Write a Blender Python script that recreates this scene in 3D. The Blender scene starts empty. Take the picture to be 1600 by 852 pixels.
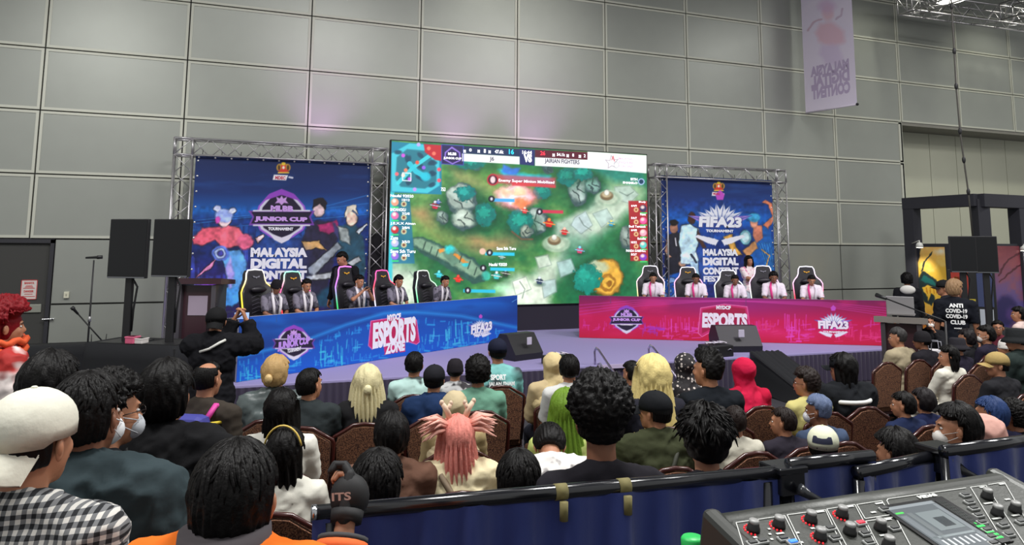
import bpy, bmesh, math, random
import numpy as np
from mathutils import Vector, Matrix, Euler
SC = bpy.context.scene
COL = SC.collection
PI = math.pi
# ------------------------------------------------------------------ camera
CAMF, PITCH, ROLL, YAW, CAMH, CYP = 1150.0, .1215, .006, .3622, 2.162, 245.6
def _axes():
    cy, sy, cp, sp = math.cos(YAW), math.sin(YAW), math.cos(PITCH), math.sin(PITCH)
    f = Vector((sy*cp, cy*cp, sp)); r = Vector((cy, -sy, 0)); u = r.cross(f)
    cr, sr = math.cos(ROLL), math.sin(ROLL)
    return cr*r + sr*u, -sr*r + cr*u, f
AR, AU, AF = _axes()
CAMP = Vector((0, 0, CAMH))
cam = bpy.data.cameras.new('camera'); camo = bpy.data.objects.new('camera', cam); COL.objects.link(camo)
cam.sensor_fit = 'HORIZONTAL'; cam.sensor_width = 36; cam.lens = CAMF/1600*36
cam.shift_y = -(426-CYP)/1600
cam.clip_start = .05; cam.clip_end = 200
M3 = Matrix((AR, AU, -AF)).transposed().to_4x4(); M3.translation = CAMP
camo.matrix_world = M3
SC.camera = camo
SC.view_settings.view_transform = 'Standard'; SC.view_settings.look = 'None'
SC.view_settings.gamma = 1; SC.view_settings.use_curve_mapping = False
SC.view_settings.exposure = 0.2
# ------------------------------------------------------------------ world and lights
wd = bpy.data.worlds.new('hall'); SC.world = wd; wd.use_nodes = True
wd.node_tree.nodes['Background'].inputs[0].default_value = (.92, .93, .92, 1)
wd.node_tree.nodes['Background'].inputs[1].default_value = .48
def area(name, loc, size, power, color=(1, .99, .97), rot=(0, 0, 0), sy=None):
    l = bpy.data.lights.new(name, 'AREA'); l.energy = power; l.color = color; l.size = size
    if sy: l.shape = 'RECTANGLE'; l.size_y = sy
    o = bpy.data.objects.new(name, l); o.location = loc; o.rotation_euler = rot; COL.objects.link(o); return o
def spot(name, loc, target, power, color, angle=60, blend=.6, rad=.15):
    l = bpy.data.lights.new(name, 'SPOT'); l.energy = power; l.color = color
    l.spot_size = math.radians(angle); l.spot_blend = blend; l.shadow_soft_size = rad
    o = bpy.data.objects.new(name, l); o.location = loc
    o.rotation_euler = (Vector(target)-Vector(loc)).to_track_quat('-Z', 'Y').to_euler(); COL.objects.link(o); return o
for X, Y, p in ((-4, 3.0, 520), (3, 3.0, 640), (10, 3.0, 640), (0, 7, 70), (7, 7, 70), (18, 6, 300)):
    area('hall_light', (X, Y, 9.9), 2.2, p)
# wall washers high up by the wall
for X, p in ((-3.5, 20), (5.8, 130), (15.8, 200), (20.5, 300), (24.5, 280)):
    spot('wall_light', (X, 12.0, 10.2), (X, 14.9, 5.0), p*1.5, (1, 1, .86), 75, .8, .3)
for X, p in ((-3.2, 950), (4.5, 250), (11.5, 650), (19, 700)):  # unseen fill spots, added to brighten the lower part of the wall
    spot('hall_spot', (X, 7.0, 9.8), (X+.3, 14.9, 1.8), p, (1, .99, .98), 48, .9, .35)
# violet stage wash from the lighting bar over the audience
for X, tx in ((0, 1.5), (4, 4.2), (8, 7.6), (12, 10)):
    spot('stage_light', (X, 5.5, 8.2), (tx, 11.8, .43), 170, (.62, .42, 1.0), 42, .7, .15)
for X, tx in ((2, 1.8), (9.5, 9.2)):
    spot('stage_light', (X, 6.0, 8.2), (tx, 12.2, 1.2), 300, (1, .80, .95), 40, .7, .15)
for X in (1.6, 4.4, 6.2):
    spot('uplight', (X, 13.95, 4.3), (X, 14.9, 5.3), 40, (.75, .35, .9), 95, .9, .1)
# ------------------------------------------------------------------ pixel rays and planes
def ray(x, y): return AF + AR*((x-800)/CAMF) + AU*((CYP-y)/CAMF)
def onz(x, y, z):
    d = ray(x, y); return CAMP + d*((z-CAMH)/d.z)
def ony(x, y, Y):
    d = ray(x, y); return CAMP + d*(Y/d.y)
def dep(x, y, D): return CAMP + ray(x, y)*D
def proj(p):
    d = Vector(p)-CAMP; w = d.dot(AF); return 800+CAMF*d.dot(AR)/w, CYP-CAMF*d.dot(AU)/w, w
class Plane:
    def __init__(s, o, u, v):
        s.o = Vector(o); s.u = Vector(u).normalized(); s.v = Vector(v).normalized(); s.n = s.u.cross(s.v)
    def px(s, x, y):
        d = ray(x, y); p = CAMP + d*((s.o-CAMP).dot(s.n)/d.dot(s.n)); q = p-s.o
        return q.dot(s.u), q.dot(s.v)
    def at(s, a, b, h=0): return s.o + s.u*a + s.v*b + s.n*h
    def mat(s, h=0):
        m = Matrix((s.u, s.v, s.n)).transposed().to_4x4(); m.translation = s.o + s.n*h; return m
# ------------------------------------------------------------------ materials
def lin(c):
    c = np.asarray(c, float)/255.0
    return np.where(c <= .04045, c/12.92, ((c+.055)/1.055)**2.4)
_mats = {}
def mat(name, col, rough=.6, metal=0, bump=0, scale=60, vary=.0, emit=0, spec=.5, alpha=1, trans=0, sheen=0):
    key = (name, tuple(col), rough, metal, emit)
    if key in _mats: return _mats[key]
    m = bpy.data.materials.new(name); m.use_nodes = True; nt = m.node_tree; b = nt.nodes['Principled BSDF']
    c = (*[float(v) for v in lin(col)], 1)
    b.inputs['Base Color'].default_value = c; b.inputs['Roughness'].default_value = rough
    b.inputs['Metallic'].default_value = metal; b.inputs['Specular IOR Level'].default_value = spec
    if sheen: b.inputs['Sheen Weight'].default_value = sheen
    if trans: b.inputs['Transmission Weight'].default_value = trans
    if emit:
        b.inputs['Emission Color'].default_value = c; b.inputs['Emission Strength'].default_value = emit
    if bump or vary:
        tc = nt.nodes.new('ShaderNodeTexCoord'); n = nt.nodes.new('ShaderNodeTexNoise')
        n.inputs['Scale'].default_value = scale; n.inputs['Detail'].default_value = 3
        nt.links.new(tc.outputs['Object'], n.inputs['Vector'])
        if bump:
            bp = nt.nodes.new('ShaderNodeBump'); bp.inputs['Strength'].default_value = bump; bp.inputs['Distance'].default_value = .01
            nt.links.new(n.outputs['Fac'], bp.inputs['Height']); nt.links.new(bp.outputs['Normal'], b.inputs['Normal'])
        if vary:
            mx = nt.nodes.new('ShaderNodeMix'); mx.data_type = 'RGBA'
            mx.inputs['A'].default_value = tuple(v*(1-vary) for v in c[:3])+(1,)
            mx.inputs['B'].default_value = tuple(min(1, v*(1+vary)) for v in c[:3])+(1,)
            nt.links.new(n.outputs['Fac'], mx.inputs['Factor']); nt.links.new(mx.outputs['Result'], b.inputs['Base Color'])
    _mats[key] = m; return m
def mat_attr(name, rough=.6, emit=0, trans=0):
    m = bpy.data.materials.new(name); m.use_nodes = True; nt = m.node_tree; b = nt.nodes['Principled BSDF']
    a = nt.nodes.new('ShaderNodeVertexColor'); a.layer_name = 'art'
    b.inputs['Roughness'].default_value = rough
    if emit:
        b.inputs['Base Color'].default_value = (.01, .01, .01, 1)
        nt.links.new(a.outputs['Color'], b.inputs['Emission Color']); b.inputs['Emission Strength'].default_value = emit
    else: nt.links.new(a.outputs['Color'], b.inputs['Base Color'])
    return m
def mat_check(name, cols, scale=60):
    m = bpy.data.materials.new(name); m.use_nodes = True; nt = m.node_tree; b = nt.nodes['Principled BSDF']
    tc = nt.nodes.new('ShaderNodeTexCoord'); b.inputs['Roughness'].default_value = .9
    ws = []
    for ax in ('X', 'Z'):
        w = nt.nodes.new('ShaderNodeTexWave'); w.wave_type = 'BANDS'; w.bands_direction = ax
        w.inputs['Scale'].default_value = scale; w.inputs['Distortion'].default_value = .3
        nt.links.new(tc.outputs['Object'], w.inputs['Vector'])
        r = nt.nodes.new('ShaderNodeMath'); r.operation = 'GREATER_THAN'; r.inputs[1].default_value = .5
        nt.links.new(w.outputs['Fac'], r.inputs[0]); ws.append(r)
    s = nt.nodes.new('ShaderNodeMath'); s.operation = 'ADD'
    nt.links.new(ws[0].outputs[0], s.inputs[0]); nt.links.new(ws[1].outputs[0], s.inputs[1])
    dv = nt.nodes.new('ShaderNodeMath'); dv.operation = 'DIVIDE'; dv.inputs[1].default_value = 2
    nt.links.new(s.outputs[0], dv.inputs[0])
    cr = nt.nodes.new('ShaderNodeValToRGB'); cr.color_ramp.interpolation = 'CONSTANT'
    e = cr.color_ramp.elements; e[0].position = 0; e[1].position = .4; e.new(.8)
    for k in range(3): e[k].color = (*lin(cols[k]), 1)
    nt.links.new(dv.outputs[0], cr.inputs[0]); nt.links.new(cr.outputs[0], b.inputs['Base Color'])
    return m
def mat_spots(name, a, bcol, scale, thr=.5, rough=.8, kind='VORONOI'):
    """two-colour printed cloth"""
    m = bpy.data.materials.new(name); m.use_nodes = True; nt = m.node_tree; b = nt.nodes['Principled BSDF']
    tc = nt.nodes.new('ShaderNodeTexCoord'); b.inputs['Roughness'].default_value = rough
    if kind == 'VORONOI':
        t = nt.nodes.new('ShaderNodeTexVoronoi'); out = t.outputs['Distance']
    else:
        t = nt.nodes.new('ShaderNodeTexNoise'); t.inputs['Detail'].default_value = 2; out = t.outputs['Fac']
    t.inputs['Scale'].default_value = scale
    nt.links.new(tc.outputs['Object'], t.inputs['Vector'])
    cr = nt.nodes.new('ShaderNodeValToRGB'); e = cr.color_ramp.elements
    e[0].position = thr-.04; e[1].position = thr+.04; e[0].color = (*lin(a), 1); e[1].color = (*lin(bcol), 1)
    nt.links.new(out, cr.inputs[0]); nt.links.new(cr.outputs[0], b.inputs['Base Color'])
    return m
# ------------------------------------------------------------------ mesh collector
class MB:
    def __init__(s): s.v = []; s.f = []; s.m = []; s.sm = []
    def add(s, vs, fs, mi=0, smooth=False):
        n = len(s.v); s.v += [tuple(v) for v in vs]
        s.f += [tuple(i+n for i in f) for f in fs]; s.m += [mi]*len(fs); s.sm += [smooth]*len(fs); return s
    def box(s, x0, x1, y0, y1, z0, z1, mi=0, bev=0, M=None):
        if bev:
            b = min(bev, abs(x1-x0)*.45, abs(y1-y0)*.45, abs(z1-z0)*.45)
            bm = bmesh.new(); bmesh.ops.create_cube(bm, size=1)
            for v in bm.verts: v.co = Vector(((x0+x1)/2+v.co.x*(x1-x0), (y0+y1)/2+v.co.y*(y1-y0), (z0+z1)/2+v.co.z*(z1-z0)))
            bmesh.ops.bevel(bm, geom=bm.edges[:], offset=b, segments=2, affect='EDGES', profile=.5)
            vs = [v.co.copy() for v in bm.verts]; bm.verts.index_update(); fs = [[v.index for v in f.verts] for f in bm.faces]; bm.free()
            if x1 < x0: fs = [f[::-1] for f in fs]
        else:
            vs = [Vector(p) for p in ((x0,y0,z0),(x1,y0,z0),(x1,y1,z0),(x0,y1,z0),(x0,y0,z1),(x1,y0,z1),(x1,y1,z1),(x0,y1,z1))]
            fs = [(0,3,2,1),(4,5,6,7),(0,1,5,4),(1,2,6,5),(2,3,7,6),(3,0,4,7)]
        if M is not None: vs = [M @ v for v in vs]
        return s.add(vs, fs, mi)
    def tube(s, pts, r, seg=8, mi=0, cap=True, smooth=True):
        pts = [Vector(p) for p in pts]; n = len(pts)
        rs = r if isinstance(r, (list, tuple)) else [r]*n
        vs = []; fs = []; up = None
        for i, p in enumerate(pts):
            t = (pts[min(i+1, n-1)]-pts[max(i-1, 0)]).normalized()
            if up is None:
                up = Vector((0, 0, 1)) if abs(t.z) < .9 else Vector((1, 0, 0))
            a = t.cross(up)
            if a.length < 1e-4: a = t.cross(Vector((0, 1, 0)))
            a.normalize(); b = a.cross(t).normalized(); up = b
            for k in range(seg):
                q = 2*PI*k/seg; vs.append(p + a*(math.cos(q)*rs[i]) + b*(math.sin(q)*rs[i]))
        for i in range(n-1):
            for k in range(seg):
                k2 = (k+1) % seg
                fs.append((i*seg+k, (i+1)*seg+k, (i+1)*seg+k2, i*seg+k2))
        if cap: fs.append(tuple(range(seg))); fs.append(tuple((n-1)*seg+k for k in range(seg))[::-1])
        return s.add(vs, fs, mi, smooth)
    def lathe(s, prof, c=(0, 0, 0), seg=20, mi=0, smooth=True, M=None):
        vs = []; fs = []; n = len(prof)
        for r, z in prof:
            for k in range(seg):
                q = 2*PI*k/seg; v = Vector((c[0]+r*math.cos(q), c[1]+r*math.sin(q), c[2]+z)); vs.append(M @ v if M is not None else v)
        for i in range(n-1):
            for k in range(seg):
                k2 = (k+1) % seg; fs.append((i*seg+k, i*seg+k2, (i+1)*seg+k2, (i+1)*seg+k))
        fs.append(tuple(range(seg))[::-1]); fs.append(tuple((n-1)*seg+k for k in range(seg)))
        return s.add(vs, fs, mi, smooth)
    def ell(s, c, r, seg=16, rings=10, mi=0, M=None, smooth=True):
        c = Vector(c); vs = []; fs = []
        for i in range(rings+1):
            t = PI*i/rings
            for k in range(seg):
                q = 2*PI*k/seg
                v = Vector((r[0]*math.sin(t)*math.cos(q), r[1]*math.sin(t)*math.sin(q), r[2]*math.cos(t)))
                if M is not None: v = M @ v
                vs.append(c+v)
        for i in range(rings):
            for k in range(seg):
                k2 = (k+1) % seg; fs.append((i*seg+k, (i+1)*seg+k, (i+1)*seg+k2, i*seg+k2))
        return s.add(vs, fs, mi, smooth)
    def rc(s, p0, r0, p1, r1, seg=12, mi=0):
        p0 = Vector(p0); p1 = Vector(p1); t = (p1-p0)
        L = t.length; t.normalize() if L > 1e-6 else None
        pts = []; rs = []
        for a in (85, 60, 30): pts.append(p0-t*(r0*math.sin(math.radians(a)))); rs.append(r0*math.cos(math.radians(a)))
        pts.append(p0); rs.append(r0); pts.append(p1); rs.append(r1)
        for a in (30, 60, 85): pts.append(p1+t*(r1*math.sin(math.radians(a)))); rs.append(r1*math.cos(math.radians(a)))
        return s.tube(pts, rs, seg, mi)
    def prism(s, poly, y0, y1, mi=0, M=None, smooth=False):
        """polygon in local x,z extruded in y"""
        n = len(poly); vs = [Vector((x, y0, z)) for x, z in poly]+[Vector((x, y1, z)) for x, z in poly]
        ar = sum(poly[i][0]*poly[(i+1) % n][1]-poly[(i+1) % n][0]*poly[i][1] for i in range(n))
        fs = [tuple(range(n)), tuple(range(n, 2*n))[::-1]]+[(i, i+n, (i+1) % n+n, (i+1) % n) for i in range(n)]
        if ar*(y1-y0) < 0: fs = [f[::-1] for f in fs]
        if M is not None: vs = [M @ v for v in vs]
        return s.add(vs, fs, mi, smooth)
    def poly3(s, pts, mi=0):
        return s.add(pts, [tuple(range(len(pts)))], mi)
    def mesh(s, name, mats):
        me = bpy.data.meshes.new(name); me.from_pydata(s.v, [], s.f)
        for m in (mats if isinstance(mats, (list, tuple)) else [mats]): me.materials.append(m)
        me.polygons.foreach_set('material_index', s.m); me.polygons.foreach_set('use_smooth', s.sm); me.update(); return me
def put(name, mb, mats, parent=None, M=None):
    me = mb.mesh(name, mats) if isinstance(mb, MB) else mb
    o = bpy.data.objects.new(name, me); COL.objects.link(o)
    if parent: o.parent = parent
    if M is not None: o.matrix_local = M
    return o
def tag(o, label=None, cat=None, group=None, kind=None):
    if label: o['label'] = label
    if cat: o['category'] = cat
    if group: o['group'] = group
    if kind: o['kind'] = kind
    return o
def thing(name, label, cat, loc=(0, 0, 0), rz=0, group=None, scale=1):
    o = bpy.data.objects.new(name, None); COL.objects.link(o); o.location = loc; o.rotation_euler = (0, 0, rz)
    o.scale = (scale,)*3; o.empty_display_size = .1
    return tag(o, label, cat, group)
def struct(name, mb, mats, parent=None):
    o = put(name, mb, mats, parent)
    if not parent: o['kind'] = 'structure'
    return o
def dup(root, loc=None, rz=None, label=None):
    r = root.copy(); COL.objects.link(r)
    if loc is not None: r.location = loc
    if rz is not None: r.rotation_euler = (0, 0, rz)
    if label: r['label'] = label
    for ch in list(root.children):
        c = ch.copy(); COL.objects.link(c); c.parent = r
        for g in ch.children:
            d = g.copy(); COL.objects.link(d); d.parent = c
    return r
# ------------------------------------------------------------------ value noise (numpy)
_rng = np.random.RandomState(7)
_tab = _rng.rand(64, 64, 64).astype(np.float32)
def vnoise(x, y, z=0.0):
    x = np.asarray(x, float); y = np.asarray(y, float); z = np.zeros_like(x)+z
    xi = np.floor(x).astype(int); yi = np.floor(y).astype(int); zi = np.floor(z).astype(int)
    fx = x-xi; fy = y-yi; fz = z-zi
    fx = fx*fx*(3-2*fx); fy = fy*fy*(3-2*fy); fz = fz*fz*(3-2*fz)
    g = lambda a, b, c: _tab[a % 64, b % 64, c % 64]
    def l(a, b, t): return a+(b-a)*t
    return l(l(l(g(xi,yi,zi), g(xi+1,yi,zi), fx), l(g(xi,yi+1,zi), g(xi+1,yi+1,zi), fx), fy),
             l(l(g(xi,yi,zi+1), g(xi+1,yi,zi+1), fx), l(g(xi,yi+1,zi+1), g(xi+1,yi+1,zi+1), fx), fy), fz)
def fbm(x, y, o=4):
    s = 0; a = .5
    for k in range(o): s = s+a*vnoise(x*2**k+k*7, y*2**k+k*3); a *= .5
    return s
# ------------------------------------------------------------------ painted prints: a fine grid of coloured points on a flat sheet
class Art:
    """texels laid out on a plane; shapes are given in the photo's pixel frame once, then fixed on the sheet"""
    def __init__(s, pl, u0, u1, v0, v1, nu, nv, base=(0, 0, 0)):
        s.pl = pl; s.nu, s.nv = nu, nv
        U, V = np.meshgrid(np.linspace(u0, u1, nu), np.linspace(v0, v1, nv)); s.U, s.V = U, V
        P = [pl.o[i]+pl.u[i]*U+pl.v[i]*V-CAMP[i] for i in range(3)]
        w = sum(P[i]*AF[i] for i in range(3))
        s.x = 800+CAMF*sum(P[i]*AR[i] for i in range(3))/w; s.y = CYP-CAMF*sum(P[i]*AU[i] for i in range(3))/w
        s.c = np.zeros((nv, nu, 3)); s.c[:] = base
        s.jx = 0; s.jy = 0
    def wob(s, amp, sc, seed=0):
        s.jx = (fbm(s.x*sc+seed, s.y*sc+31+seed)-.47)*amp*2; s.jy = (fbm(s.x*sc+77+seed, s.y*sc+5+seed)-.47)*amp*2
    def mix(s, m, col, a=1.0):
        m = (np.clip(m, 0, 1)*a)[..., None]; s.c = s.c*(1-m)+np.asarray(col, float)*m
    def sd(s, pts):
        """signed distance to polygon (negative inside)"""
        X = s.x+s.jx; Y = s.y+s.jy; d = np.full(X.shape, 1e9); ins = np.zeros(X.shape, bool); n = len(pts)
        for i in range(n):
            ax, ay = pts[i]; bx, by = pts[(i+1) % n]
            ex, ey = bx-ax, by-ay; L = ex*ex+ey*ey+1e-9
            t = np.clip(((X-ax)*ex+(Y-ay)*ey)/L, 0, 1)
            d = np.minimum(d, (X-ax-t*ex)**2+(Y-ay-t*ey)**2)
            if ay != by:
                c = ((ay > Y) != (by > Y)) & (X < (bx-ax)*(Y-ay)/(by-ay)+ax); ins ^= c
        d = np.sqrt(d); return np.where(ins, -d, d)
    def poly(s, pts, col, a=1, soft=.6): s.mix(.5-s.sd(pts)/(2*soft), col, a); return s
    def outl(s, pts, col, w=1, a=1): s.mix(.5-(np.abs(s.sd(pts))-w)/1.0, col, a)
    def ell(s, cx, cy, rx, ry, col, a=1, soft=.6, rot=0):
        X = s.x+s.jx-cx; Y = s.y+s.jy-cy; c, n = math.cos(rot), math.sin(rot)
        q = np.sqrt(((X*c+Y*n)/rx)**2+((-X*n+Y*c)/ry)**2); s.mix(.5+(1-q)*min(rx, ry)/(2*soft), col, a)
    def line(s, pts, col, w=1, a=1, soft=.5):
        X = s.x+s.jx; Y = s.y+s.jy; d = np.full(X.shape, 1e9)
        for (ax, ay), (bx, by) in zip(pts, pts[1:]):
            ex, ey = bx-ax, by-ay; L = ex*ex+ey*ey+1e-9; t = np.clip(((X-ax)*ex+(Y-ay)*ey)/L, 0, 1)
            d = np.minimum(d, np.hypot(X-ax-t*ex, Y-ay-t*ey))
        s.mix(.5-(d-w)/(2*soft), col, a)
    def speck(s, sc, thr, col, a=1, mask=None, seed=0, sx=1, sy=1):
        n = vnoise(s.x*sc*sx+seed, s.y*sc*sy+seed*3); m = np.clip((n-thr)*12, 0, 1)
        if mask is not None: m = m*mask
        s.mix(m, col, a)
    def vgrad(s, stops):
        ys = [p[0] for p in stops]; t = s.y
        for k in range(3): s.c[..., k] = np.interp(t, ys, [p[1][k] for p in stops])
    def paint(s, amt=.25, sc=4, edge=.5, mask=None):
        n = fbm(s.x/sc, s.y/sc, 3)/.5*.5+.5*vnoise(s.x/(sc*.5)+9, s.y/(sc*.5)); k = 1+(n-.55)*2*amt
        L_ = s.c.mean(-1); gy, gx = np.gradient(L_); g = np.clip(np.hypot(gx, gy)/60, 0, 1)*edge; k = k*(1-g)
        if mask is not None: k = 1+(k-1)*mask
        s.c = np.clip(s.c*k[..., None], 0, 255)
    def build(s, name, m, parent, h=.001, local=None, thick=True):
        nv, nu = s.nv, s.nu; o = s.pl.o; L = local.inverted() if local is not None else Matrix.Identity(4)
        P = np.stack([s.pl.o[i]+s.pl.u[i]*s.U+s.pl.v[i]*s.V+s.pl.n[i]*h for i in range(3)], -1).reshape(-1, 3)
        Ln = np.array(L); P = P@Ln[:3, :3].T+Ln[:3, 3]
        idx = np.arange(nu*nv).reshape(nv, nu)
        F = np.stack([idx[:-1, :-1], idx[:-1, 1:], idx[1:, 1:], idx[1:, :-1]], -1).reshape(-1, 4)
        me = bpy.data.meshes.new(name); me.vertices.add(len(P)); me.vertices.foreach_set('co', P.astype(np.float32).ravel())
        me.loops.add(F.size); me.loops.foreach_set('vertex_index', F.ravel().astype(np.int32))
        me.polygons.add(len(F)); me.polygons.foreach_set('loop_start', (np.arange(len(F))*4).astype(np.int32))
        me.update(calc_edges=True); me.validate()
        ca = me.color_attributes.new('art', 'FLOAT_COLOR', 'POINT')
        rgba = np.ones((nu*nv, 4), np.float32); rgba[:, :3] = lin(np.clip(s.c, 0, 255)).reshape(-1, 3)
        ca.data.foreach_set('color', rgba.ravel()); me.materials.append(m)
        return put(name, me, None, parent)
# ------------------------------------------------------------------ lettering
def _textmesh(s, bold, ext, sp=1.0):
    cu = bpy.data.curves.new('lettering', 'FONT'); cu.body = s; cu.size = 1; cu.offset = bold; cu.extrude = ext
    cu.resolution_u = 3; cu.space_character = sp; cu.align_x = 'LEFT'
    o = bpy.data.objects.new('lettering', cu); COL.objects.link(o)
    dg = bpy.context.evaluated_depsgraph_get(); me = bpy.data.meshes.new_from_object(o.evaluated_get(dg))
    bpy.data.objects.remove(o); bpy.data.curves.remove(cu)
    v = np.array([tuple(q.co) for q in me.vertices]); f = [tuple(p.vertices) for p in me.polygons]; bpy.data.meshes.remove(me)
    return v, f
_tc = {}
def text_mb(mb, pl, s, x0, y0, x1, y1, mi=0, bold=.02, h=.003, shear=0, mirror=False, sp=1.0, local=None, uv=None, skewpts=None):
    """lettering filling the sheet rectangle whose corners are seen at (x0,y0) top left and (x1,y1) bottom right"""
    k = (s, bold, sp)
    if k not in _tc: _tc[k] = _textmesh(s, bold, .0, sp)
    v, f = _tc[k]
    if len(v) == 0: return
    if uv: a0, b1, a1, b0 = uv
    else:
        a0, b1 = pl.px(x0, y0); a1, b0 = pl.px(x1, y1)
    mn = v.min(0); mxx = v.max(0)
    t = (v-mn)/np.maximum(mxx-mn, 1e-6)
    if mirror: t[:, 0] = 1-t[:, 0]; f = [q[::-1] for q in f]
    A = a0+(a1-a0)*t[:, 0]+shear*(t[:, 1]-.5)*(b1-b0); B = b0+(b1-b0)*t[:, 1]
    if skewpts: B = B+(skewpts)*(t[:, 0]-.5)*(a1-a0)
    L = local.inverted() if local is not None else None
    vs = [pl.at(a, b, h) for a, b in zip(A, B)]
    if L is not None: vs = [L @ q for q in vs]
    mb.add(vs, f, mi)
# ------------------------------------------------------------------ setting
WY = 14.91; RZ = 1.128
CX = [-10.0, -7.70, -5.50, -3.253, -.930, 1.313, 3.562, 5.762, 7.962, 10.20, 12.447, 14.76, 17.13, 19.40, 21.65, 23.9, 26.2]
M_rim = mat('pale_panel_rim', (196, 197, 184), .45, .2); M_infill = mat('grey_wall_panel', (157, 160, 153), .36, .35, bump=.05, scale=3, vary=.04)
M_joint = mat('dark_panel_joint', (62, 62, 60), .8)
def wall():
    mb = MB()
    mb.box(-10, 17.13, WY+.06, WY+.3, 0, 10.6, 2); mb.box(17.13, 28, WY+.06, WY+.3, 5.64, 10.6, 2)
    def panel(x0, x1, z0, z1, rim=True, y=WY):
        g = .012; x0 += g; x1 -= g; z0 += g; z1 -= g
        if not rim: mb.box(x0+.004, x1-.004, y+.02, y+.08, z0+.004, z1-.004, 1); return
        w = .045
        for a, b, c, d in ((x0, x0+w, z0, z1), (x1-w, x1, z0, z1), (x0+w, x1-w, z0, z0+w), (x0+w, x1-w, z1-w, z1)): mb.box(a, b, y, y+.07, c, d, 0)
        mb.box(x0+w, x1-w, y+.012, y+.07, z0+w, z1-w, 1)
    for i in range(len(CX)-1):
        for r in range(0, 10):
            z0 = r*RZ; z1 = min(z0+RZ, 10.6)
            if z0 >= 10.5: continue
            if CX[i] >= 17 and z0 < 5.6: continue
            if z1 < 2.3:
                if i == 3 or i == 2:
                    if i == 2: panel(CX[i], -4.32, z0, z1, False)
                    else: panel(-2.87, CX[i+1], z0, z1, False)
                    continue
                panel(CX[i], CX[i+1], z0, z1, False)
            else: panel(CX[i], CX[i+1], z0, z1)
    # door surround
    mb.box(17.0, 17.13, WY+.0, WY+1.0, 0, 5.64, 0)
    return mb
struct('wall_back', wall(), [M_rim, M_infill, M_joint])
mb = MB(); mb.box(17.13, 28, WY+.02, WY+1.0, 5.56, 5.66, 0)
struct('trim_1', mb, mat('opening_soffit', (128, 126, 118), .6))
M_fold = mat('folding_partition', (186, 187, 168), .6, vary=.03, scale=2)
mb = MB(); xs = [17.13]
p = [ony(q, 230, WY+.9).x for q in (1452, 1493, 1532, 1570)]
xs = [17.1]+p+[p[-1]+1.15*(k+1) for k in range(5)]
for a, b in zip(xs, xs[1:]): mb.box(a+.01, b-.01, WY+.9, WY+1.0, 0, 5.6, 0)
mb.box(17, 28, WY+.95, WY+1.05, 0, 5.6, 1)
struct('wall_recess', mb, [M_fold, M_joint])
# floor
mb = MB(); mb.box(-10, 28, -6, WY+1.2, -.1, 0)
struct('floor', mb, mat('dark_hall_carpet', (52, 50, 56), .95, bump=.2, scale=40, vary=.15))
mb = MB(); mb.box(-10, 28, -2, WY+1.2, 10.6, 10.75)
struct('ceiling', mb, mat('dark_ceiling', (50, 54, 62), .9))
mb = MB(); mb.box(-3.4, 6.0, -3, 1.9, 0, .2, 0, .01)
struct('trim_2', mb, mat('riser_carpet', (45, 45, 48), .95))
# door
DX0, DX1 = -4.32, -2.87
M_door = mat('slate_door', (66, 68, 78), .5, bump=.03, scale=20)
mb = MB(); mb.box(DX0, DX1, WY+.07, WY+.12, 0, 2.256)
dr = struct('door_1', mb, M_door)
mb = MB()
for a, b, c, d in ((DX0, DX0+.06, 0, 2.24), (DX1-.06, DX1, 0, 2.24), (DX0, DX1, 2.18, 2.25)): mb.box(a, b, WY+.0, WY+.10, c, d)
put('door_frame', mb, mat('door_frame_dark', (44, 44, 50), .5), dr)
mb = MB(); a = ony(20, 480, WY).x
mb.box(DX0+.15, DX1-.13, WY+.03, WY+.07, ony(50, 489, WY).z, ony(50, 476, WY).z, 0, .008)
tag(put('push_plate', mb, mat('door_plate', (148, 150, 140), .5, .3), dr), 'pale horizontal plate across the dark door')
q = ony(76, 499, WY); mb = MB(); mb.box(q.x-.10, q.x+.08, WY-.03, WY-.01, q.z-.012, q.z+.012, 0, .006); mb.tube([(q.x+.06, WY+.07, q.z), (q.x+.06, WY-.03, q.z)], .014)
put('door_handle', mb, mat('chrome', (205, 206, 208), .2, 1), dr)
# sign on the door
P_door = Plane((0, WY+.066, 0), (1, 0, 0), (0, 0, 1))
a0, b1 = P_door.px(34, 437.5); a1, b0 = P_door.px(57, 468)
sg = thing('warning_sign', 'small white sign with red writing fixed to the dark door', 'sign', (0, 0, 0))
mb = MB(); mb.box(a0, a1, WY+.05, WY+.069, b0, b1)
put('sign_board', mb, mat('sign_white', (215, 205, 200), .6), sg)
mb = MB(); P = Plane((0, WY+.05, 0), (1, 0, 0), (0, 0, 1)); H = b1-b0; W = a1-a0
for s, f0, f1, w in (('BAHAYA', .78, .90, .6), ('DANGER', .36, .48, .6)):
    text_mb(mb, P, s, 0, 0, 0, 0, uv=(a0+W*(1-w)/2, b0+H*f1, a0+W*(1+w)/2, b0+H*f0), bold=.04)
for f0, w in ((.68, .4), (.62, .5), (.56, .7), (.26, .5), (.14, .8)): mb.box(a0+W*(1-w)/2, a0+W*(1+w)/2, WY+.047, WY+.05, b0+H*f0, b0+H*(f0+.03))
for (c, d, e, g) in ((a0, a1, b0, b0+.01), (a0, a1, b1-.01, b1), (a0, a0+.01, b0, b1), (a1-.01, a1, b0, b1)): mb.box(c, d, WY+.046, WY+.05, e, g)
tag(put('sign_lettering', mb, mat('sign_red', (196, 48, 50), .6), sg), 'red sign writing')
q = ony(104, 461, WY); mb = MB(); mb.box(q.x-.04, q.x+.04, WY-.03, WY+.03, q.z-.055, q.z+.055, 0, .006)
sw = put('wall_switch', mb, mat('switch_cream', (214, 212, 190), .5)); tag(sw, 'small cream switch box on the wall right of the dark door', 'switch')
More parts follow.
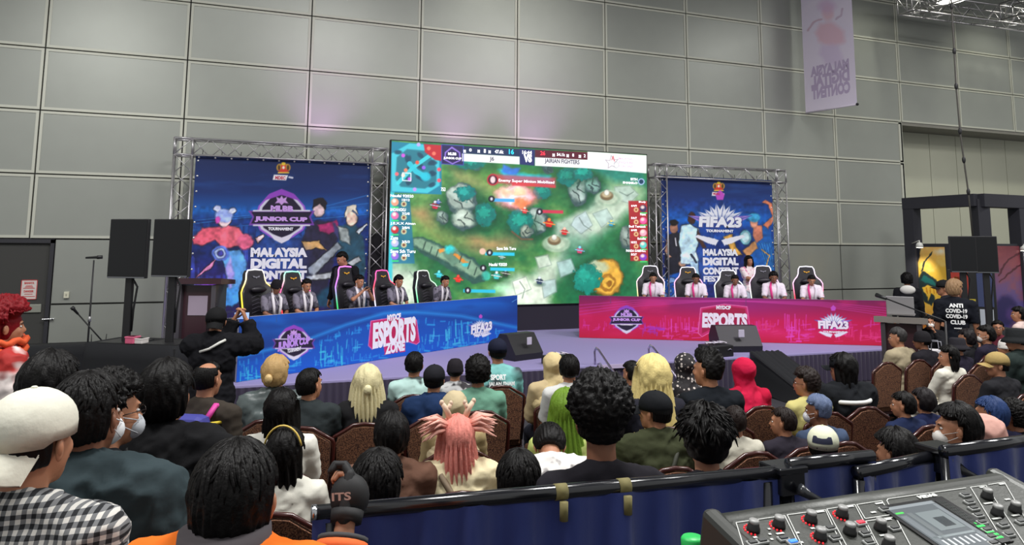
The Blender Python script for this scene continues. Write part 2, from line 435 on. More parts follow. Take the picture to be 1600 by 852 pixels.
mb = MB(); mb.box(-.012, .012, -.006, 0, -.02, .02, 0, .003, Matrix.Translation((q.x, WY-.029, q.z))); put('rocker', mb, mat('rocker_grey', (170, 168, 150), .5), sw)

# ------------------------------------------------------------------ truss
M_alu = mat('truss_aluminium', (190, 188, 190), .35, .8)
def truss_mb(mb, a, b, w=.29, step=.30, side=None, rc=.018, rd=.009, mi=0, xb=True):
    a = Vector(a); b = Vector(b); t = (b-a).normalized(); L = (b-a).length
    s = Vector(side) if side else Vector((0, 1, 0)); s = (s-t*s.dot(t)).normalized(); n = t.cross(s); h = w/2
    cs = [(s*i+n*j)*h for i, j in ((-1, -1), (1, -1), (1, 1), (-1, 1))]
    for c in cs: mb.tube([a+c, b+c], rc, 8, mi)
    k = max(1, round(L/step)); d = L/k
    for q in range(4):
        c0, c1 = cs[q], cs[(q+1) % 4]
        for i in range(k):
            p0 = a+t*(i*d); p1 = a+t*((i+1)*d)
            if i % 2: mb.tube([p0+c0, p1+c1], rd, 5, mi)
            else: mb.tube([p0+c1, p1+c0], rd, 5, mi)
        for e in (a, b): mb.tube([e+c0, e+c1], rd*1.4, 5, mi)
def goal_truss(label, x0, x1, z1, Y, z0=.50):
    th = thing('truss_frame', label, 'truss', ((x0+x1)/2, Y, z0)); o = Vector(th.location); w = .29; h = w/2
    def L(x, z): return (x-o.x, 0, z-o.z)
    zc = z1-h
    for x, nm in ((x0+h, 'l'), (x1-h, 'r')):
        mb = MB(); truss_mb(mb, L(x, z0+.02), L(x, z1-w)); put('truss_leg', mb, M_alu, th)
        mb = MB(); xx = x-o.x; zz = zc-o.z
        for sx in (-h, h):
            for sy in (-h, h):
                mb.tube([(xx+sx, sy, zz-h), (xx+sx, sy, zz+h)], .02); mb.tube([(xx+sx, -h, zz+sy), (xx+sx, h, zz+sy)], .02); mb.tube([(xx-h, sx, zz+sy), (xx+h, sx, zz+sy)], .02)
        mb.tube([(xx-h, -h, zz-h), (xx+h, -h, zz+h)], .01)
        put('corner_block', mb, M_alu, th)
        mb = MB(); mb.box(xx-.25, xx+.25, -.25, .25, 0, .012); mb.box(xx-h-.02, xx+h+.02, -h-.02, h+.02, .012, .03)
        put('base_plate', mb, mat('truss_plate', (180, 180, 184), .4, .7), th)
    mb = MB(); truss_mb(mb, L(x0+w, zc), L(x1-w, zc)); put('truss_beam', mb, M_alu, th)
    return th
TY = 14.1
goal_truss('silver box truss frame round the left backdrop, behind the blue table', ony(272, 300, TY).x-.03, ony(602, 300, TY).x, ony(300, 218, TY).z, TY)
goal_truss('silver box truss frame round the right backdrop, right of the big screen', ony(1019, 300, TY).x, ony(1221, 300, TY).x+.02, ony(1120, 262, TY).z, TY)
# overhead trusses
def hang_truss(label, a, b, w=.45):
    th = thing('overhead_truss', label, 'truss', a); mb = MB(); truss_mb(mb, (0, 0, w/2), Vector(b)-Vector(a)+Vector((0, 0, w/2)), w, .42, (0, 0, 1), .025, .012); put('truss_span', mb, M_alu, th); return th
A = onz(1414, 19, 8.3); Bp = onz(1600, 44, 8.3); d = (Bp-A).normalized()
hang_truss('overhead lighting truss running along the top right corner of the hall', A, A+d*9)
e = Vector((d.y, -d.x, 0)); e = -e if e.y > 0 else e
hang_truss('overhead truss coming forward from the corner over the lamp', A+d*.3, A+d*.3+e*6)
Cp = onz(1552, 30, 8.3)
hang_truss('overhead truss crossing at the far right of the ceiling', Cp+d*.5, Cp+d*.5+e*6)
# lamp in the truss
lp = onz(1486, 0, 8.5); th = thing('ceiling_lamp', 'round bright lamp hanging in the overhead truss at the top right', 'lamp', lp)
mb = MB(); mb.lathe([(.1, .35), (.16, .2), (.34, .04), (.36, 0)], seg=24); put('lamp_shade', mb, mat('lamp_shell', (70, 70, 72), .4, .6), th)
mb = MB(); mb.lathe([(.34, .01), (.33, -.01), (.2, -.02)], seg=24); put('lamp_glass', mb, mat('lamp_light', (255, 252, 240), .3, emit=6), th)
# hanging cable
mb = MB(); pts = []
for (x, y) in ((1487, 10), (1491, 80), (1494, 135), (1500, 205), (1506, 250), (1513, 300), (1520, 372)): pts.append(ony(x, y, 8.6))
pts.insert(0, pts[0]+Vector((-.02, 0, 10.6-pts[0].z)))
cab = thing('hanging_cable', 'thin dark cable hanging from the overhead truss down to the right display', 'cable', pts[-1])
mb.tube([q-pts[-1] for q in pts], .014, 6); put('cable_line', mb, mat('cable_dark', (72, 70, 64), .7), cab)
mb = MB()
for q in pts[1:-1]: mb.ell(q-pts[-1], (.028, .028, .06), 8, 6)
put('cable_tie', mb, mat('tape_black', (30, 30, 30), .6), cab)
# ------------------------------------------------------------------ stage
M_carpet = mat('lilac_stage_carpet', (150, 142, 186), .95, bump=.15, scale=60, vary=.05)
M_skirt = mat('plum_stage_skirt', (54, 46, 68), .85, sheen=.2)
SX0, SX1, SY0, SZ = -1.35, 11.4, 9.62, .50
st = thing('stage', 'low stage covered in lilac carpet with a pleated dark skirt', 'stage', (5.6, 12, 0))
mb = MB(); mb.box(SX0-5.6, SX1-5.6, SY0-12, 2.5, SZ-.06, SZ, 0, .012); put('stage_deck', mb, M_carpet, st)
mb = MB(); mb.box(SX0-5.5, SX1-5.7, SY0-11.9, 2.4, 0, SZ-.06); put('stage_base', mb, mat('stage_black', (24, 24, 26), .9), st)
def skirt(p0, p1, z0, z1, amp=.018, wl=.09, n=None):
    mb = MB(); p0 = Vector(p0); p1 = Vector(p1); L = (p1-p0).length; t = (p1-p0)/L; nn = Vector((t.y, -t.x, 0)); n = n or int(L/wl*6)
    random.seed(int(L*10)); vs = []; ph = 0
    for i in range(n+1):
        s = i/n*L; ph += 2*PI/6*random.uniform(.75, 1.25)
        for j, z in enumerate((z1, z1-.05, (z0+z1)/2, z0)):
            a = amp*(.25, .7, 1, 1.2)[j]; vs.append(p0+t*s+nn*(a*math.sin(ph)+.01)+Vector((0, 0, z)))
    fs = []
    for i in range(n):
        for j in range(3): a = i*4+j; fs.append((a, a+1, a+5, a+4))
    mb.add(vs, fs, 0, True)
    m2 = len(mb.v); mb.add([v+Vector(-nn*.004) for v in vs], [f[::-1] for f in fs], 0, True); return mb
put('stage_skirt', skirt((SX0-5.6, SY0-12.01, 0), (SX1-5.6, SY0-12.01, 0), .01, SZ-.03), M_skirt, st)
put('stage_skirt', skirt((SX0-5.61, 2.5, 0), (SX0-5.61, SY0-12.01, 0), .01, SZ-.03), M_skirt, st)
# ------------------------------------------------------------------ big screen
LY = 13.95
PL = Plane((ony(610, 300, LY).x, LY, ony(855, 475, LY).z), (1, 0, 0), (0, 0, 1))
LW = ony(1011, 300, LY).x-PL.o.x; LH = (ony(610, 222, LY).z+ony(1010, 240, LY).z)/2-PL.o.z
scr = thing('video_wall', 'huge lit video wall showing a battle game between the two backdrops', 'screen', (PL.o.x+LW/2, LY, SZ))
ls = Matrix.Translation(scr.location)
mb = MB(); mb.box(-LW/2-.02, LW/2+.02, .003, .12, PL.o.z-SZ-.02, PL.o.z-SZ+LH+.02, 0, .005); put('screen_casing', mb, mat('screen_case', (20, 20, 22), .5), scr)
mb = MB()
for k in range(6): x = -LW/2+.3+k*(LW-.6)/5; mb.tube([(x, .2, 0), (x, .2, PL.o.z-SZ+LH-.2)], .03); mb.tube([(x, .2, PL.o.z-SZ+LH-.4), (x, .1, PL.o.z-SZ+LH-.4)], .02); mb.tube([(x, .2, PL.o.z-SZ+.2), (x, .1, PL.o.z-SZ+.2)], .02)
put('support_frame', mb, mat('black_steel', (30, 30, 32), .5, .5), scr)
mb = MB(); mb.box(-LW/2+.02, LW/2-.02, .04, .10, 0, PL.o.z-SZ-.02); tag(put('lower_fascia', mb, mat('fascia_cloth', (42, 38, 50), .9), scr), 'dark cloth panel beneath the picture')
mb = MB(); mb.box(0, 1, 0, .06, 0, 2.0); bx = thing('backing_panel', 'black backing panel behind the left edge of the video wall', 'panel', (2.75, 14.32, SZ))
mb = MB(); mb.box(-.35, 5.3, 0, .05, 0, 1.9, 0, .01); put('cloth_board', mb, mat('backing_black', (34, 33, 38), .9), bx)
mb = MB(); mb.tube([(0, .08, 0), (0, .08, 1.85)], .02); mb.tube([(5, .08, 0), (5, .08, 1.85)], .02); put('support_pole', mb, mat('black_steel', (30, 30, 32), .5, .5), bx)
a = Art(PL, 0, LW, 0, LH, 560, 320, (70, 130, 70))
def led(a):
    G = lambda r, g, b: (r, g, b)
    # ground: grass and paths
    n = fbm(a.x/38, a.y/30, 5); a.mix(np.clip((n-.42)*5, 0, 1), (32, 110, 62), 1); a.mix(np.clip((.42-n)*5, 0, 1), (126, 170, 92), .8)
    a.wob(7, .035)
    S = dict(soft=9)
    a.poly([(640, 330), (668, 322), (700, 352), (760, 372), (800, 356), (830, 380), (760, 398), (700, 385), (660, 365)], (168, 138, 92), .9, 10)
    a.poly([(700, 262), (750, 265), (780, 300), (740, 300), (705, 285)], (172, 158, 100), .7, 8)
    a.poly([(780, 470), (830, 440), (850, 405), (900, 370), (905, 330), (930, 300), (985, 280), (1005, 300), (970, 345), (935, 372), (905, 410), (870, 440), (850, 475)], (190, 205, 186), .95, 9)
    a.poly([(800, 478), (780, 448), (812, 432), (850, 440), (862, 478)], (222, 232, 214), .9, 8)
    a.poly([(608, 412), (650, 418), (672, 455), (690, 480), (604, 480)], (214, 226, 208), .95, 8)
    a.poly([(608, 385), (640, 390), (650, 420), (604, 440)], (190, 214, 190), .6, 9)
    a.poly([(930, 265), (975, 262), (1008, 290), (1008, 320), (960, 300)], (140, 176, 132), .8, 8)
    a.poly([(864, 345), (905, 330), (925, 360), (900, 395), (868, 372)], (196, 206, 196), .8, 5)
    a.poly([(720, 262), (800, 260), (880, 275), (860, 300), (760, 290)], (88, 140, 66), .8, 9)
    a.poly([(880, 380), (950, 372), (990, 400), (1012, 440), (1012, 478), (880, 478)], (22, 104, 66), .8, 14)
    a.poly([(640, 345), (700, 352), (735, 380), (700, 395), (650, 380)], (96, 150, 74), .6, 9)
    a.jx = 0; a.jy = 0
    # streams of light near the top
    a.wob(4, .06); a.poly([(778, 265), (860, 276), (862, 290), (790, 280)], (30, 190, 220), .9, 3); a.poly([(785, 258), (812, 262), (806, 272), (784, 270)], (52, 110, 210), .9, 2)
    a.poly([(905, 258), (975, 258), (1008, 268), (1010, 290), (960, 282)], (22, 120, 110), .8, 6); a.jx = 0; a.jy = 0
    # boulders
    def rock(cx, cy, rx, ry, base=(122, 148, 138), tree=None, sd=0):
        a.wob(5, .09, sd); a.ell(cx+3, cy+ry*.35, rx*1.25, ry*.95, (16, 70, 46), .75, 7)
        a.ell(cx, cy, rx, ry, (60, 84, 86), 1, 1.2); a.ell(cx-rx*.12, cy-ry*.14, rx*.84, ry*.8, base, 1, 2)
        a.ell(cx-rx*.3, cy-ry*.38, rx*.42, ry*.36, tuple(min(255, c+42) for c in base), .9, 3)
        a.ell(cx+rx*.3, cy+ry*.3, rx*.45, ry*.35, tuple(c+22 for c in base), .8, 2)
        a.line([(cx-rx*.5, cy), (cx-rx*.1, cy+ry*.2), (cx+rx*.1, cy+ry*.8)], (40, 62, 64), .6, .9); a.line([(cx+rx*.2, cy-ry*.7), (cx, cy-ry*.1), (cx+rx*.7, cy+ry*.2)], (40, 62, 64), .6, .9)
        if tree: a.wob(6, .22, sd+9); a.ell(cx+tree[0], cy+tree[1], tree[2], tree[3], (12, 112, 104), 1, 1.5); a.wob(6, .3, sd+4); a.ell(cx+tree[0]-2, cy+tree[1]-3, tree[2]*.6, tree[3]*.5, (30, 160, 140), .8, 1.5)
        a.jx = 0; a.jy = 0
    for x, y, rx, ry in ((722, 328, 44, 40), (815, 350, 42, 28), (905, 292, 36, 32), (930, 440, 50, 36), (705, 410, 60, 20), (985, 375, 26, 30)): a.wob(8, .05, x); a.ell(x, y, rx, ry, (18, 84, 52), .7, 14)
    rock(721, 311, 25, 26, (150, 168, 158), None, 3); rock(726, 343, 23, 17, (162, 178, 164), None, 5); rock(692, 340, 9, 10, (118, 140, 130), None, 2); rock(758, 335, 15, 17, (20, 112, 84), (0, 0, 16, 18), 8)
    a.wob(6, .22, 9); a.ell(727, 302, 15, 12, (12, 118, 116), 1, 1.5); a.wob(6, .3, 4); a.ell(725, 300, 9, 6, (40, 170, 160), .8, 1.5); a.jx = a.jy = 0
    rock(838, 347, 17, 21, (150, 168, 160), None, 11); rock(814, 346, 18, 18, (16, 116, 104), (0, 0, 19, 20), 1); rock(822, 362, 11, 11, (126, 140, 124), None, 6); a.line([(800, 362), (815, 374), (832, 374)], (110, 80, 60), 1.5, .8)
    rock(903, 297, 17, 24, (146, 166, 160), None, 7); rock(926, 290, 11, 14, (110, 150, 140), None, 21); rock(886, 276, 15, 14, (18, 112, 92), (0, 0, 16, 14), 22); rock(912, 272, 14, 9, (18, 120, 110), (0, 0, 14, 9), 23)
    rock(848, 300, 12, 11, (24, 120, 110), (0, 0, 13, 11), 31); rock(980, 372, 13, 19, (112, 128, 120), None, 17)
    rock(735, 258, 20, 8, (24, 112, 90), (0, -2, 22, 8), 13); rock(856, 264, 10, 7, (40, 70, 70), None, 14)
    # paving slabs with cracks
    for pts, c in (((898, 340), (915, 330), (926, 352), (908, 366), (892, 352)), (178, 198, 200)), (((926, 334), (948, 326), (958, 342), (940, 356)), (168, 190, 184)), (((960, 292), (984, 290), (998, 304), (984, 318), (962, 312)), (176, 196, 186)), (((870, 410), (892, 404), (900, 424), (876, 434)), (168, 196, 196)), (((836, 402), (856, 398), (862, 414), (842, 420)), (200, 212, 198)), (((846, 440), (868, 436), (870, 456), (850, 466)), (176, 200, 200)), (((800, 440), (822, 432), (830, 452), (806, 462)), (222, 230, 214)):
        a.poly(list(pts), c, .85, 1.5); a.outl(list(pts), (120, 146, 136), .35, .6)
    for p in (((905, 340), (912, 352), (924, 360)), ((862, 372), (878, 380), (880, 394)), ((812, 440), (820, 452), (816, 466)), ((640, 424), (652, 440), (648, 460)), ((968, 300), (980, 306), (990, 300))): a.line(list(p), (110, 134, 124), .45, .8)
    # ruin log across the lower left
    a.wob(3, .12, 3)
    a.poly([(642, 372), (660, 370), (700, 388), (740, 402), (762, 428), (758, 442), (738, 444), (700, 420), (668, 402), (644, 388)], (44, 84, 76), 1, 1.5)
    a.poly([(644, 374), (658, 373), (700, 392), (738, 407), (757, 428), (742, 434), (700, 410), (665, 392), (646, 384)], (126, 160, 134), 1, 2)
    a.poly([(690, 392), (712, 385), (722, 408), (706, 415)], (96, 132, 112), 1, 1.5); a.poly([(684, 391), (694, 388), (698, 392), (688, 396)], (214, 140, 60), 1); a.poly([(710, 396), (732, 410), (728, 414), (708, 400)], (214, 140, 60), 1)
    a.ell(703, 390, 8, 6, (50, 210, 214), .95, 2); a.ell(760, 432, 7, 7, (60, 190, 170), .8, 2); a.ell(727, 414, 5, 3, (50, 200, 210), .9, 1); a.jx = a.jy = 0
    for x, y in ((665, 384), (675, 392), (685, 396), (722, 404), (735, 414), (745, 424)): a.line([(x, y-6), (x-4, y+6)], (50, 82, 72), .7, .9)
    # golden creature stone lower right
    a.wob(4, .1, 6); a.ell(935, 438, 36, 34, (24, 70, 40), .8, 6); a.ell(948, 434, 26, 31, (118, 84, 30), 1, 1.5); a.ell(949, 434, 23, 28, (216, 164, 62), 1, 2); a.ell(932, 418, 18, 10, (176, 190, 160), .9, 2)
    a.ell(950, 442, 13, 14, (160, 108, 34), 1, 1.2); a.ell(951, 442, 9, 10, (222, 172, 66), 1, 1); a.ell(952, 443, 5, 5, (150, 98, 30), 1, 1)
    a.wob(8, .25, 2); a.ell(917, 436, 22, 24, (14, 128, 112), 1, 1.5); a.ell(914, 430, 12, 10, (34, 168, 146), .8, 2); a.jx = a.jy = 0
    # turret rings
    for cx, cy in ((866, 375), (948, 305)):
        for r, c in ((22, (176, 196, 172)), (18, (150, 176, 152)), (14, (190, 204, 180))): a.ell(cx+3, cy+6, r, r*.62, c, .7, 1.2)
        a.ell(cx, cy+1, 10, 7, (118, 96, 66), 1, 1); a.ell(cx, cy-1, 8, 5, (176, 160, 126), 1, 1); a.ell(cx, cy-4, 4, 4.5, (214, 214, 204), 1, 1)
    # fighters and effects: generic blobs
    a.wob(5, .12, 8); a.ell(806, 308, 31, 20, (240, 110, 130), .9, 5); a.ell(803, 306, 25, 16, (255, 232, 236), 1, 5); a.ell(812, 300, 12, 6, (250, 200, 150), .8, 2); a.ell(815, 318, 12, 8, (240, 120, 60), .8, 3); a.ell(790, 300, 10, 6, (255, 190, 150), .8, 3); a.jx = a.jy = 0
    def fig(x, y, c1, c2, s=1):
        a.ell(x, y+5*s, 7*s, 3*s, (20, 60, 40), .6, 2); a.poly([(x-4*s, y+4*s), (x-6*s, y-3*s), (x, y-6*s), (x+6*s, y-2*s), (x+3*s, y+5*s)], c1, 1, .8); a.ell(x, y-6*s, 2.6*s, 2.6*s, c2, 1, .7)
        a.line([(x-8*s, y-2*s), (x+8*s, y+1*s)], c2, .8*s)
    fig(680, 322, (206, 40, 70), (236, 240, 255)); fig(685, 316, (70, 110, 220), (220, 230, 250), .6); fig(858, 350, (190, 30, 30), (240, 140, 60), 1.1); fig(882, 363, (224, 40, 40), (250, 190, 170), .9)
    fig(906, 392, (210, 70, 110), (130, 220, 255), .9); fig(843, 440, (40, 60, 90), (220, 230, 240), .9); fig(955, 350, (40, 150, 200), (240, 220, 120), .7); fig(716, 437, (220, 40, 34), (250, 80, 60), .9)
    fig(784, 402, (120, 180, 170), (250, 250, 240), .7); fig(790, 428, (40, 60, 50), (220, 220, 210), .9); fig(686, 430, (40, 200, 220), (120, 240, 240), .9); fig(820, 330, (230, 60, 60), (255, 200, 180), .8); fig(776, 432, (60, 190, 190), (230, 250, 240), 1)
    a.ell(782, 452, 16, 8, (170, 240, 190), .6, 4)
    a.paint(.13, 9, .3)
    # minimap
    a.poly([(609, 221), (690, 227), (690, 304), (607, 301)], (30, 130, 160), 1); a.poly([(612, 240), (640, 224), (686, 228), (687, 290), (668, 302), (612, 299)], (70, 196, 214), 1, 1)
    a.poly([(620, 246), (636, 233), (668, 236), (682, 262), (682, 284), (664, 295), (626, 292), (618, 280)], (40, 122, 140), 1, 1.2)
    for k in range(16):
        x = 622+(k*37 % 56); y = 238+(k*23 % 52); a.ell(x, y, 6, 3.4, (26, 72, 96), .9, 1, rot=k)
    a.line([(622, 286), (645, 262), (676, 240)], (70, 214, 224), 3, .9); a.line([(640, 256), (650, 268), (664, 276)], (50, 200, 220), 4, .9); a.ell(665, 276, 8, 7, (40, 196, 220), .9, 1.5)
    a.poly([(662, 225), (690, 227), (690, 252), (680, 250), (664, 238)], (188, 40, 52), 1, 1)
    for x, y, c in ((630, 243, (210, 90, 220)), (652, 254, (240, 90, 70)), (640, 280, (200, 90, 220)), (620, 272, (240, 110, 120)), (630, 274, (250, 220, 200)), (634, 266, (240, 140, 110)), (662, 262, (150, 100, 230)), (686, 265, (250, 90, 110)), (686, 282, (250, 90, 110)), (648, 296, (190, 150, 230)), (654, 226, (190, 170, 240)), (670, 232, (240, 120, 100)), (678, 240, (240, 120, 100))): a.ell(x, y, 3, 3, c, 1, .8)
    a.outl([(629, 270), (642, 271), (642, 283), (629, 282)], (240, 250, 250), .7)
    # left team strip
    a.poly([(606, 303), (640, 304), (648, 412), (605, 412)], (24, 110, 160), .75, 1); a.poly([(605, 300), (616, 300), (612, 470), (604, 470)], (60, 200, 214), .9, 1.5)
    for k, y in enumerate((316, 337, 359, 380, 400)):
        a.ell(617, y, 6, 6, ((240, 160, 130), (230, 110, 170), (200, 40, 50), (190, 190, 230), (150, 110, 220))[k], 1, 1); a.ell(616, y-2, 3, 3, (250, 236, 224), 1, 1); a.ell(631, y+3, 4.4, 4.4, (214, 206, 160), 1, 1); a.ell(631, y+3, 2.2, 2.2, (120, 70, 60), 1, .8); a.line([(613, y+8), (622, y+8)], (60, 230, 120), 1)
    # right team strip
    a.poly([(982, 314), (1012, 314), (1014, 408), (985, 408)], (176, 34, 44), .92, 1)
    for k, y in enumerate((326, 345, 364, 383, 402)):
        a.ell(1005, y, 5.5, 5.5, ((60, 50, 90), (230, 90, 160), (230, 170, 190), (90, 210, 200), (130, 60, 190))[k], 1, 1); a.ell(1004, y-2, 3, 2.6, (250, 226, 214), .9, 1); a.ell(994, y+2, 3.6, 3.6, (236, 214, 150), 1, 1); a.ell(994, y+2, 1.8, 1.8, (160, 60, 50), 1, .8); a.line([(1001, y+7), (1010, y+7)], (60, 220, 110), 1)
    # top bar
    a.poly([(690, 226), (724, 228), (724, 258), (690, 256)], (38, 34, 84), 1); a.poly([(722, 228), (814, 233), (814, 245), (722, 240)], (22, 44, 84), 1); a.poly([(722, 240), (812, 245), (812, 257), (722, 252)], (250, 250, 252), 1)
    a.poly([(812, 232), (836, 234), (835, 259), (812, 257)], (34, 46, 104), 1); a.poly([(836, 234), (920, 238), (919, 250), (836, 246)], (88, 18, 40), 1); a.poly([(836, 246), (919, 250), (918, 263), (836, 259)], (248, 248, 252), 1)
    a.poly([(918, 237), (1011, 243), (1010, 271), (918, 263)], (252, 252, 254), 1); a.outl([(690, 226), (724, 228), (724, 258), (690, 256)], (70, 70, 180), .6)
    # notice
    a.poly([(768, 272), (868, 278), (868, 292), (766, 286)], (206, 70, 92), .75, 2); a.ell(770, 281, 9, 9, (196, 40, 60), 1, 1); a.ell(770, 281, 7, 7, (60, 20, 40), 1, .8); a.ell(770, 281, 4, 5.5, (250, 210, 214), 1, 1)
    a.poly([(800, 284), (868, 290), (868, 294), (800, 290)], (220, 60, 70), .8, 1)
    # small bars
    for x, y, w, c in ((770, 312, 34, (70, 170, 240)), (846, 330, 34, (210, 50, 80)), (758, 396, 46, (40, 200, 240)), (766, 420, 38, (40, 200, 240)), (724, 454, 50, (40, 190, 230))): a.poly([(x, y-2), (x+w, y-1), (x+w, y+4), (x, y+3)], c, .95, .7)
    for x, y in ((768, 311), (843, 331), (765, 395), (755, 419), (731, 454)): a.ell(x, y, 5, 5, (24, 26, 34), 1, .8); a.ell(x, y, 2, 2.6, (220, 220, 230), 1, .8)
    a.ell(754, 393, 5, 5, (230, 190, 170), 1, 1); a.ell(1002, 284, 5, 5, (190, 210, 255), 1, .7); a.ell(1002, 284, 3.6, 3.6, (20, 60, 90), 1, .7)
    # lettered badge
    a.poly([(695, 238), (706, 229), (719, 238), (720, 251), (707, 257), (694, 250)], (150, 120, 220), 1); a.poly([(697, 239), (706, 232), (717, 239), (718, 250), (707, 255), (696, 249)], (42, 32, 84), 1)
    # star sketch logo
    a.line([(946, 250), (953, 251), (955, 243), (959, 250), (966, 249), (960, 255), (963, 262), (956, 259), (950, 263), (951, 256), (946, 250)], (180, 170, 180), .6); a.line([(956, 250), (958, 244), (960, 252)], (214, 80, 90), .6); a.ell(963, 258, 4, 5, (150, 150, 156), .6, 1); a.ell(963, 258, 3, 4, (250, 250, 252), 1, .8)
led(a); a.build('picture', mat_attr('screen_picture', .4, 1.05), scr, .0, ls)
# screen lettering
class LT:
    def __init__(s): s.d = {}
    def t(s, pl, col, txt, x0, y0, x1, y1, **k): s.d.setdefault(col, MB()); text_mb(s.d[col], pl, txt, x0, y0, x1, y1, **k)
    def flush(s, name, parent, emit=0, local=None, label=None):
        mb = MB(); ms = []
        for i, (c, q) in enumerate(s.d.items()): ms.append(mat('print_%d_%d_%d' % c, c, .5, emit=emit)); mb.add(q.v, q.f, i)
        return tag(put(name, mb, ms, parent), label)
SK = -.04
t = LT(); W_ = (244, 246, 250); DK = (60, 60, 76)
def lt(c, s, x0, y0, x1, y1, **k): k.setdefault('h', .002); t.t(PL, c, s, x0, y0, x1, y1, local=ls, **k)
lt(DK, 'J6', 765, 244.5, 772, 253.5, bold=.03); lt(W_, 'VS', 818, 240.5, 831, 254, bold=.06); lt(DK, 'JAIRIAN FIGHTERS', 851, 247.5, 905.5, 259, bold=.03)
lt(W_, '0', 733, 232, 737, 237); lt(W_, '1', 756, 233, 759, 239); lt(W_, '47.6k', 773, 234, 787, 240.5, bold=.03); lt((40, 190, 220), '16', 795, 233, 803, 241.5, bold=.03); lt(W_, '16:44', 816, 235, 831, 241.5, bold=.03)
lt((230, 50, 70), '26', 844, 236, 852, 243, bold=.03); lt(W_, '54.1k', 870, 239, 883, 244.5, bold=.03); lt(W_, '8', 894, 240, 897, 245); lt(W_, '2', 912, 241, 915, 246)
for x, y in ((726, 235), (748, 235), (765, 236), (865, 241), (887, 242), (906, 243)): lt(W_, 'H', x-1.8, y-1, x+1.8, y+4, bold=.08)
lt(W_, 'Enemy Super Minion Mobilized', 779, 279.5, 866, 288.5, bold=.01)
for i, (nm, k, y) in enumerate((('Naufal 92020', '10/12', 303.5), ('BADANGKU', '7/2/8', 325), ('J.E.X.X Ainan', '2/8/4', 347), ('Zuna', '3/5/3', 369), ('Save Sth Turu', '4/5/2', 390))):
    w = len(nm)*3.0; lt(W_, nm, 610, y, 610+w, y+5.5, bold=.02); lt(W_, k, 628, y+7, 640, y+11)
for nm, k, y in (('Bhudy', '6/4/9', 315), ('Nanz', '5/6/7', 334), ('Budi Temasek', '6/4/8', 353), ('foodie', '10/3/2', 372), ('PANDA GAMING.L', '8/2/7', 391)):
    w = len(nm)*2.2; lt(W_, nm, 1009-w, y-1, 1009, y+3, bold=.02); lt(W_, k, 986, y+5, 995, y+8.5)
lt(W_, 'SITH', 985, 278, 996, 282.5, bold=.04); lt(W_, 'SHAMILO', 973, 283.5, 996, 288, bold=.04); lt(W_, 'Save Sth Turu', 776, 386, 806, 391); lt(W_, 'Naufal 92020', 764, 411, 792, 416); lt(W_, '753', 689, 293, 696, 299)
for i, s in enumerate(('MALAYSIA', 'DIGITAL', 'CONTENT')): lt((196, 150, 176), s, 967, 246+i*6, (988, 989.5, 989)[i], 250.5+i*6, bold=.01)
lt((226, 190, 205), 'FESTIVAL', 967, 263.5, 988, 265.5)
lt(W_, 'MLBB', 700, 238, 713, 243, bold=.04); lt(W_, 'JUNIOR CUP', 693, 245, 721, 250.5, bold=.05)
t.flush('screen_lettering', scr, .95)
# ------------------------------------------------------------------ shared print drawings
def crest(a, x, y, s):
    a.ell(x-6*s, y, 5*s, 6*s, (196, 150, 60), 1); a.ell(x+6*s, y, 5*s, 6*s, (196, 150, 60), 1); a.ell(x, y+5*s, 8*s, 3*s, (214, 60, 50), 1); a.poly([(x-4*s, y-4*s), (x+4*s, y-4*s), (x+3*s, y+3*s), (x, y+5*s), (x-3*s, y+3*s)], (226, 60, 50), 1)
    a.ell(x, y-6*s, 3.4*s, 2.6*s, (244, 206, 60), 1); a.ell(x-7*s, y, 2*s, 4*s, (60, 40, 30), .8); a.ell(x+7*s, y, 2*s, 4*s, (60, 40, 30), .8); a.ell(x, y, 2*s, 2.4*s, (250, 240, 220), 1); a.line([(x-8*s, y+8*s), (x+8*s, y+8*s)], (240, 200, 70), s)
def badge(a, x, y, s, dk=(30, 22, 50)):
    P = lambda pts: [(x+p*s, y+q*s) for p, q in pts]
    hexa = [(0, -42), (22, -34), (38, -16), (44, 6), (36, 24), (18, 36), (0, 44), (-18, 36), (-36, 24), (-44, 6), (-38, -16), (-22, -34)]
    a.poly(P(hexa), (158, 92, 214), 1); a.poly(P([(p*.93, q*.93) for p, q in hexa]), (214, 210, 232), 1); a.poly(P([(p*.82, q*.84) for p, q in hexa]), dk, 1)
    a.poly(P([(-20, -36), (0, -44), (20, -36), (30, -24), (0, -34), (-30, -24)]), (150, 70, 196), 1)
    a.poly(P([(-20, 30), (0, 36), (20, 30), (12, 40), (0, 46), (-12, 40)]), (226, 224, 238), 1)
    a.poly(P([(-55, -8), (-48, 2), (-54, 16), (54, 16), (48, 2), (55, -8)]), (120, 64, 170), 1); a.poly(P([(-50, -6), (-45, 2), (-50, 13), (50, 13), (45, 2), (50, -6)]), dk, 1)
    a.line(P([(-46, -8), (46, -8)]), (226, 224, 238), 1.2*s); a.line(P([(-46, 16), (46, 16)]), (226, 224, 238), 1.2*s)
    a.poly(P([(0, -33), (3, -28), (9, -31), (7, -25), (11, -20), (4, -21), (0, -17), (-4, -21), (-11, -20), (-7, -25), (-9, -31), (-3, -28)]), (206, 160, 230), 1)
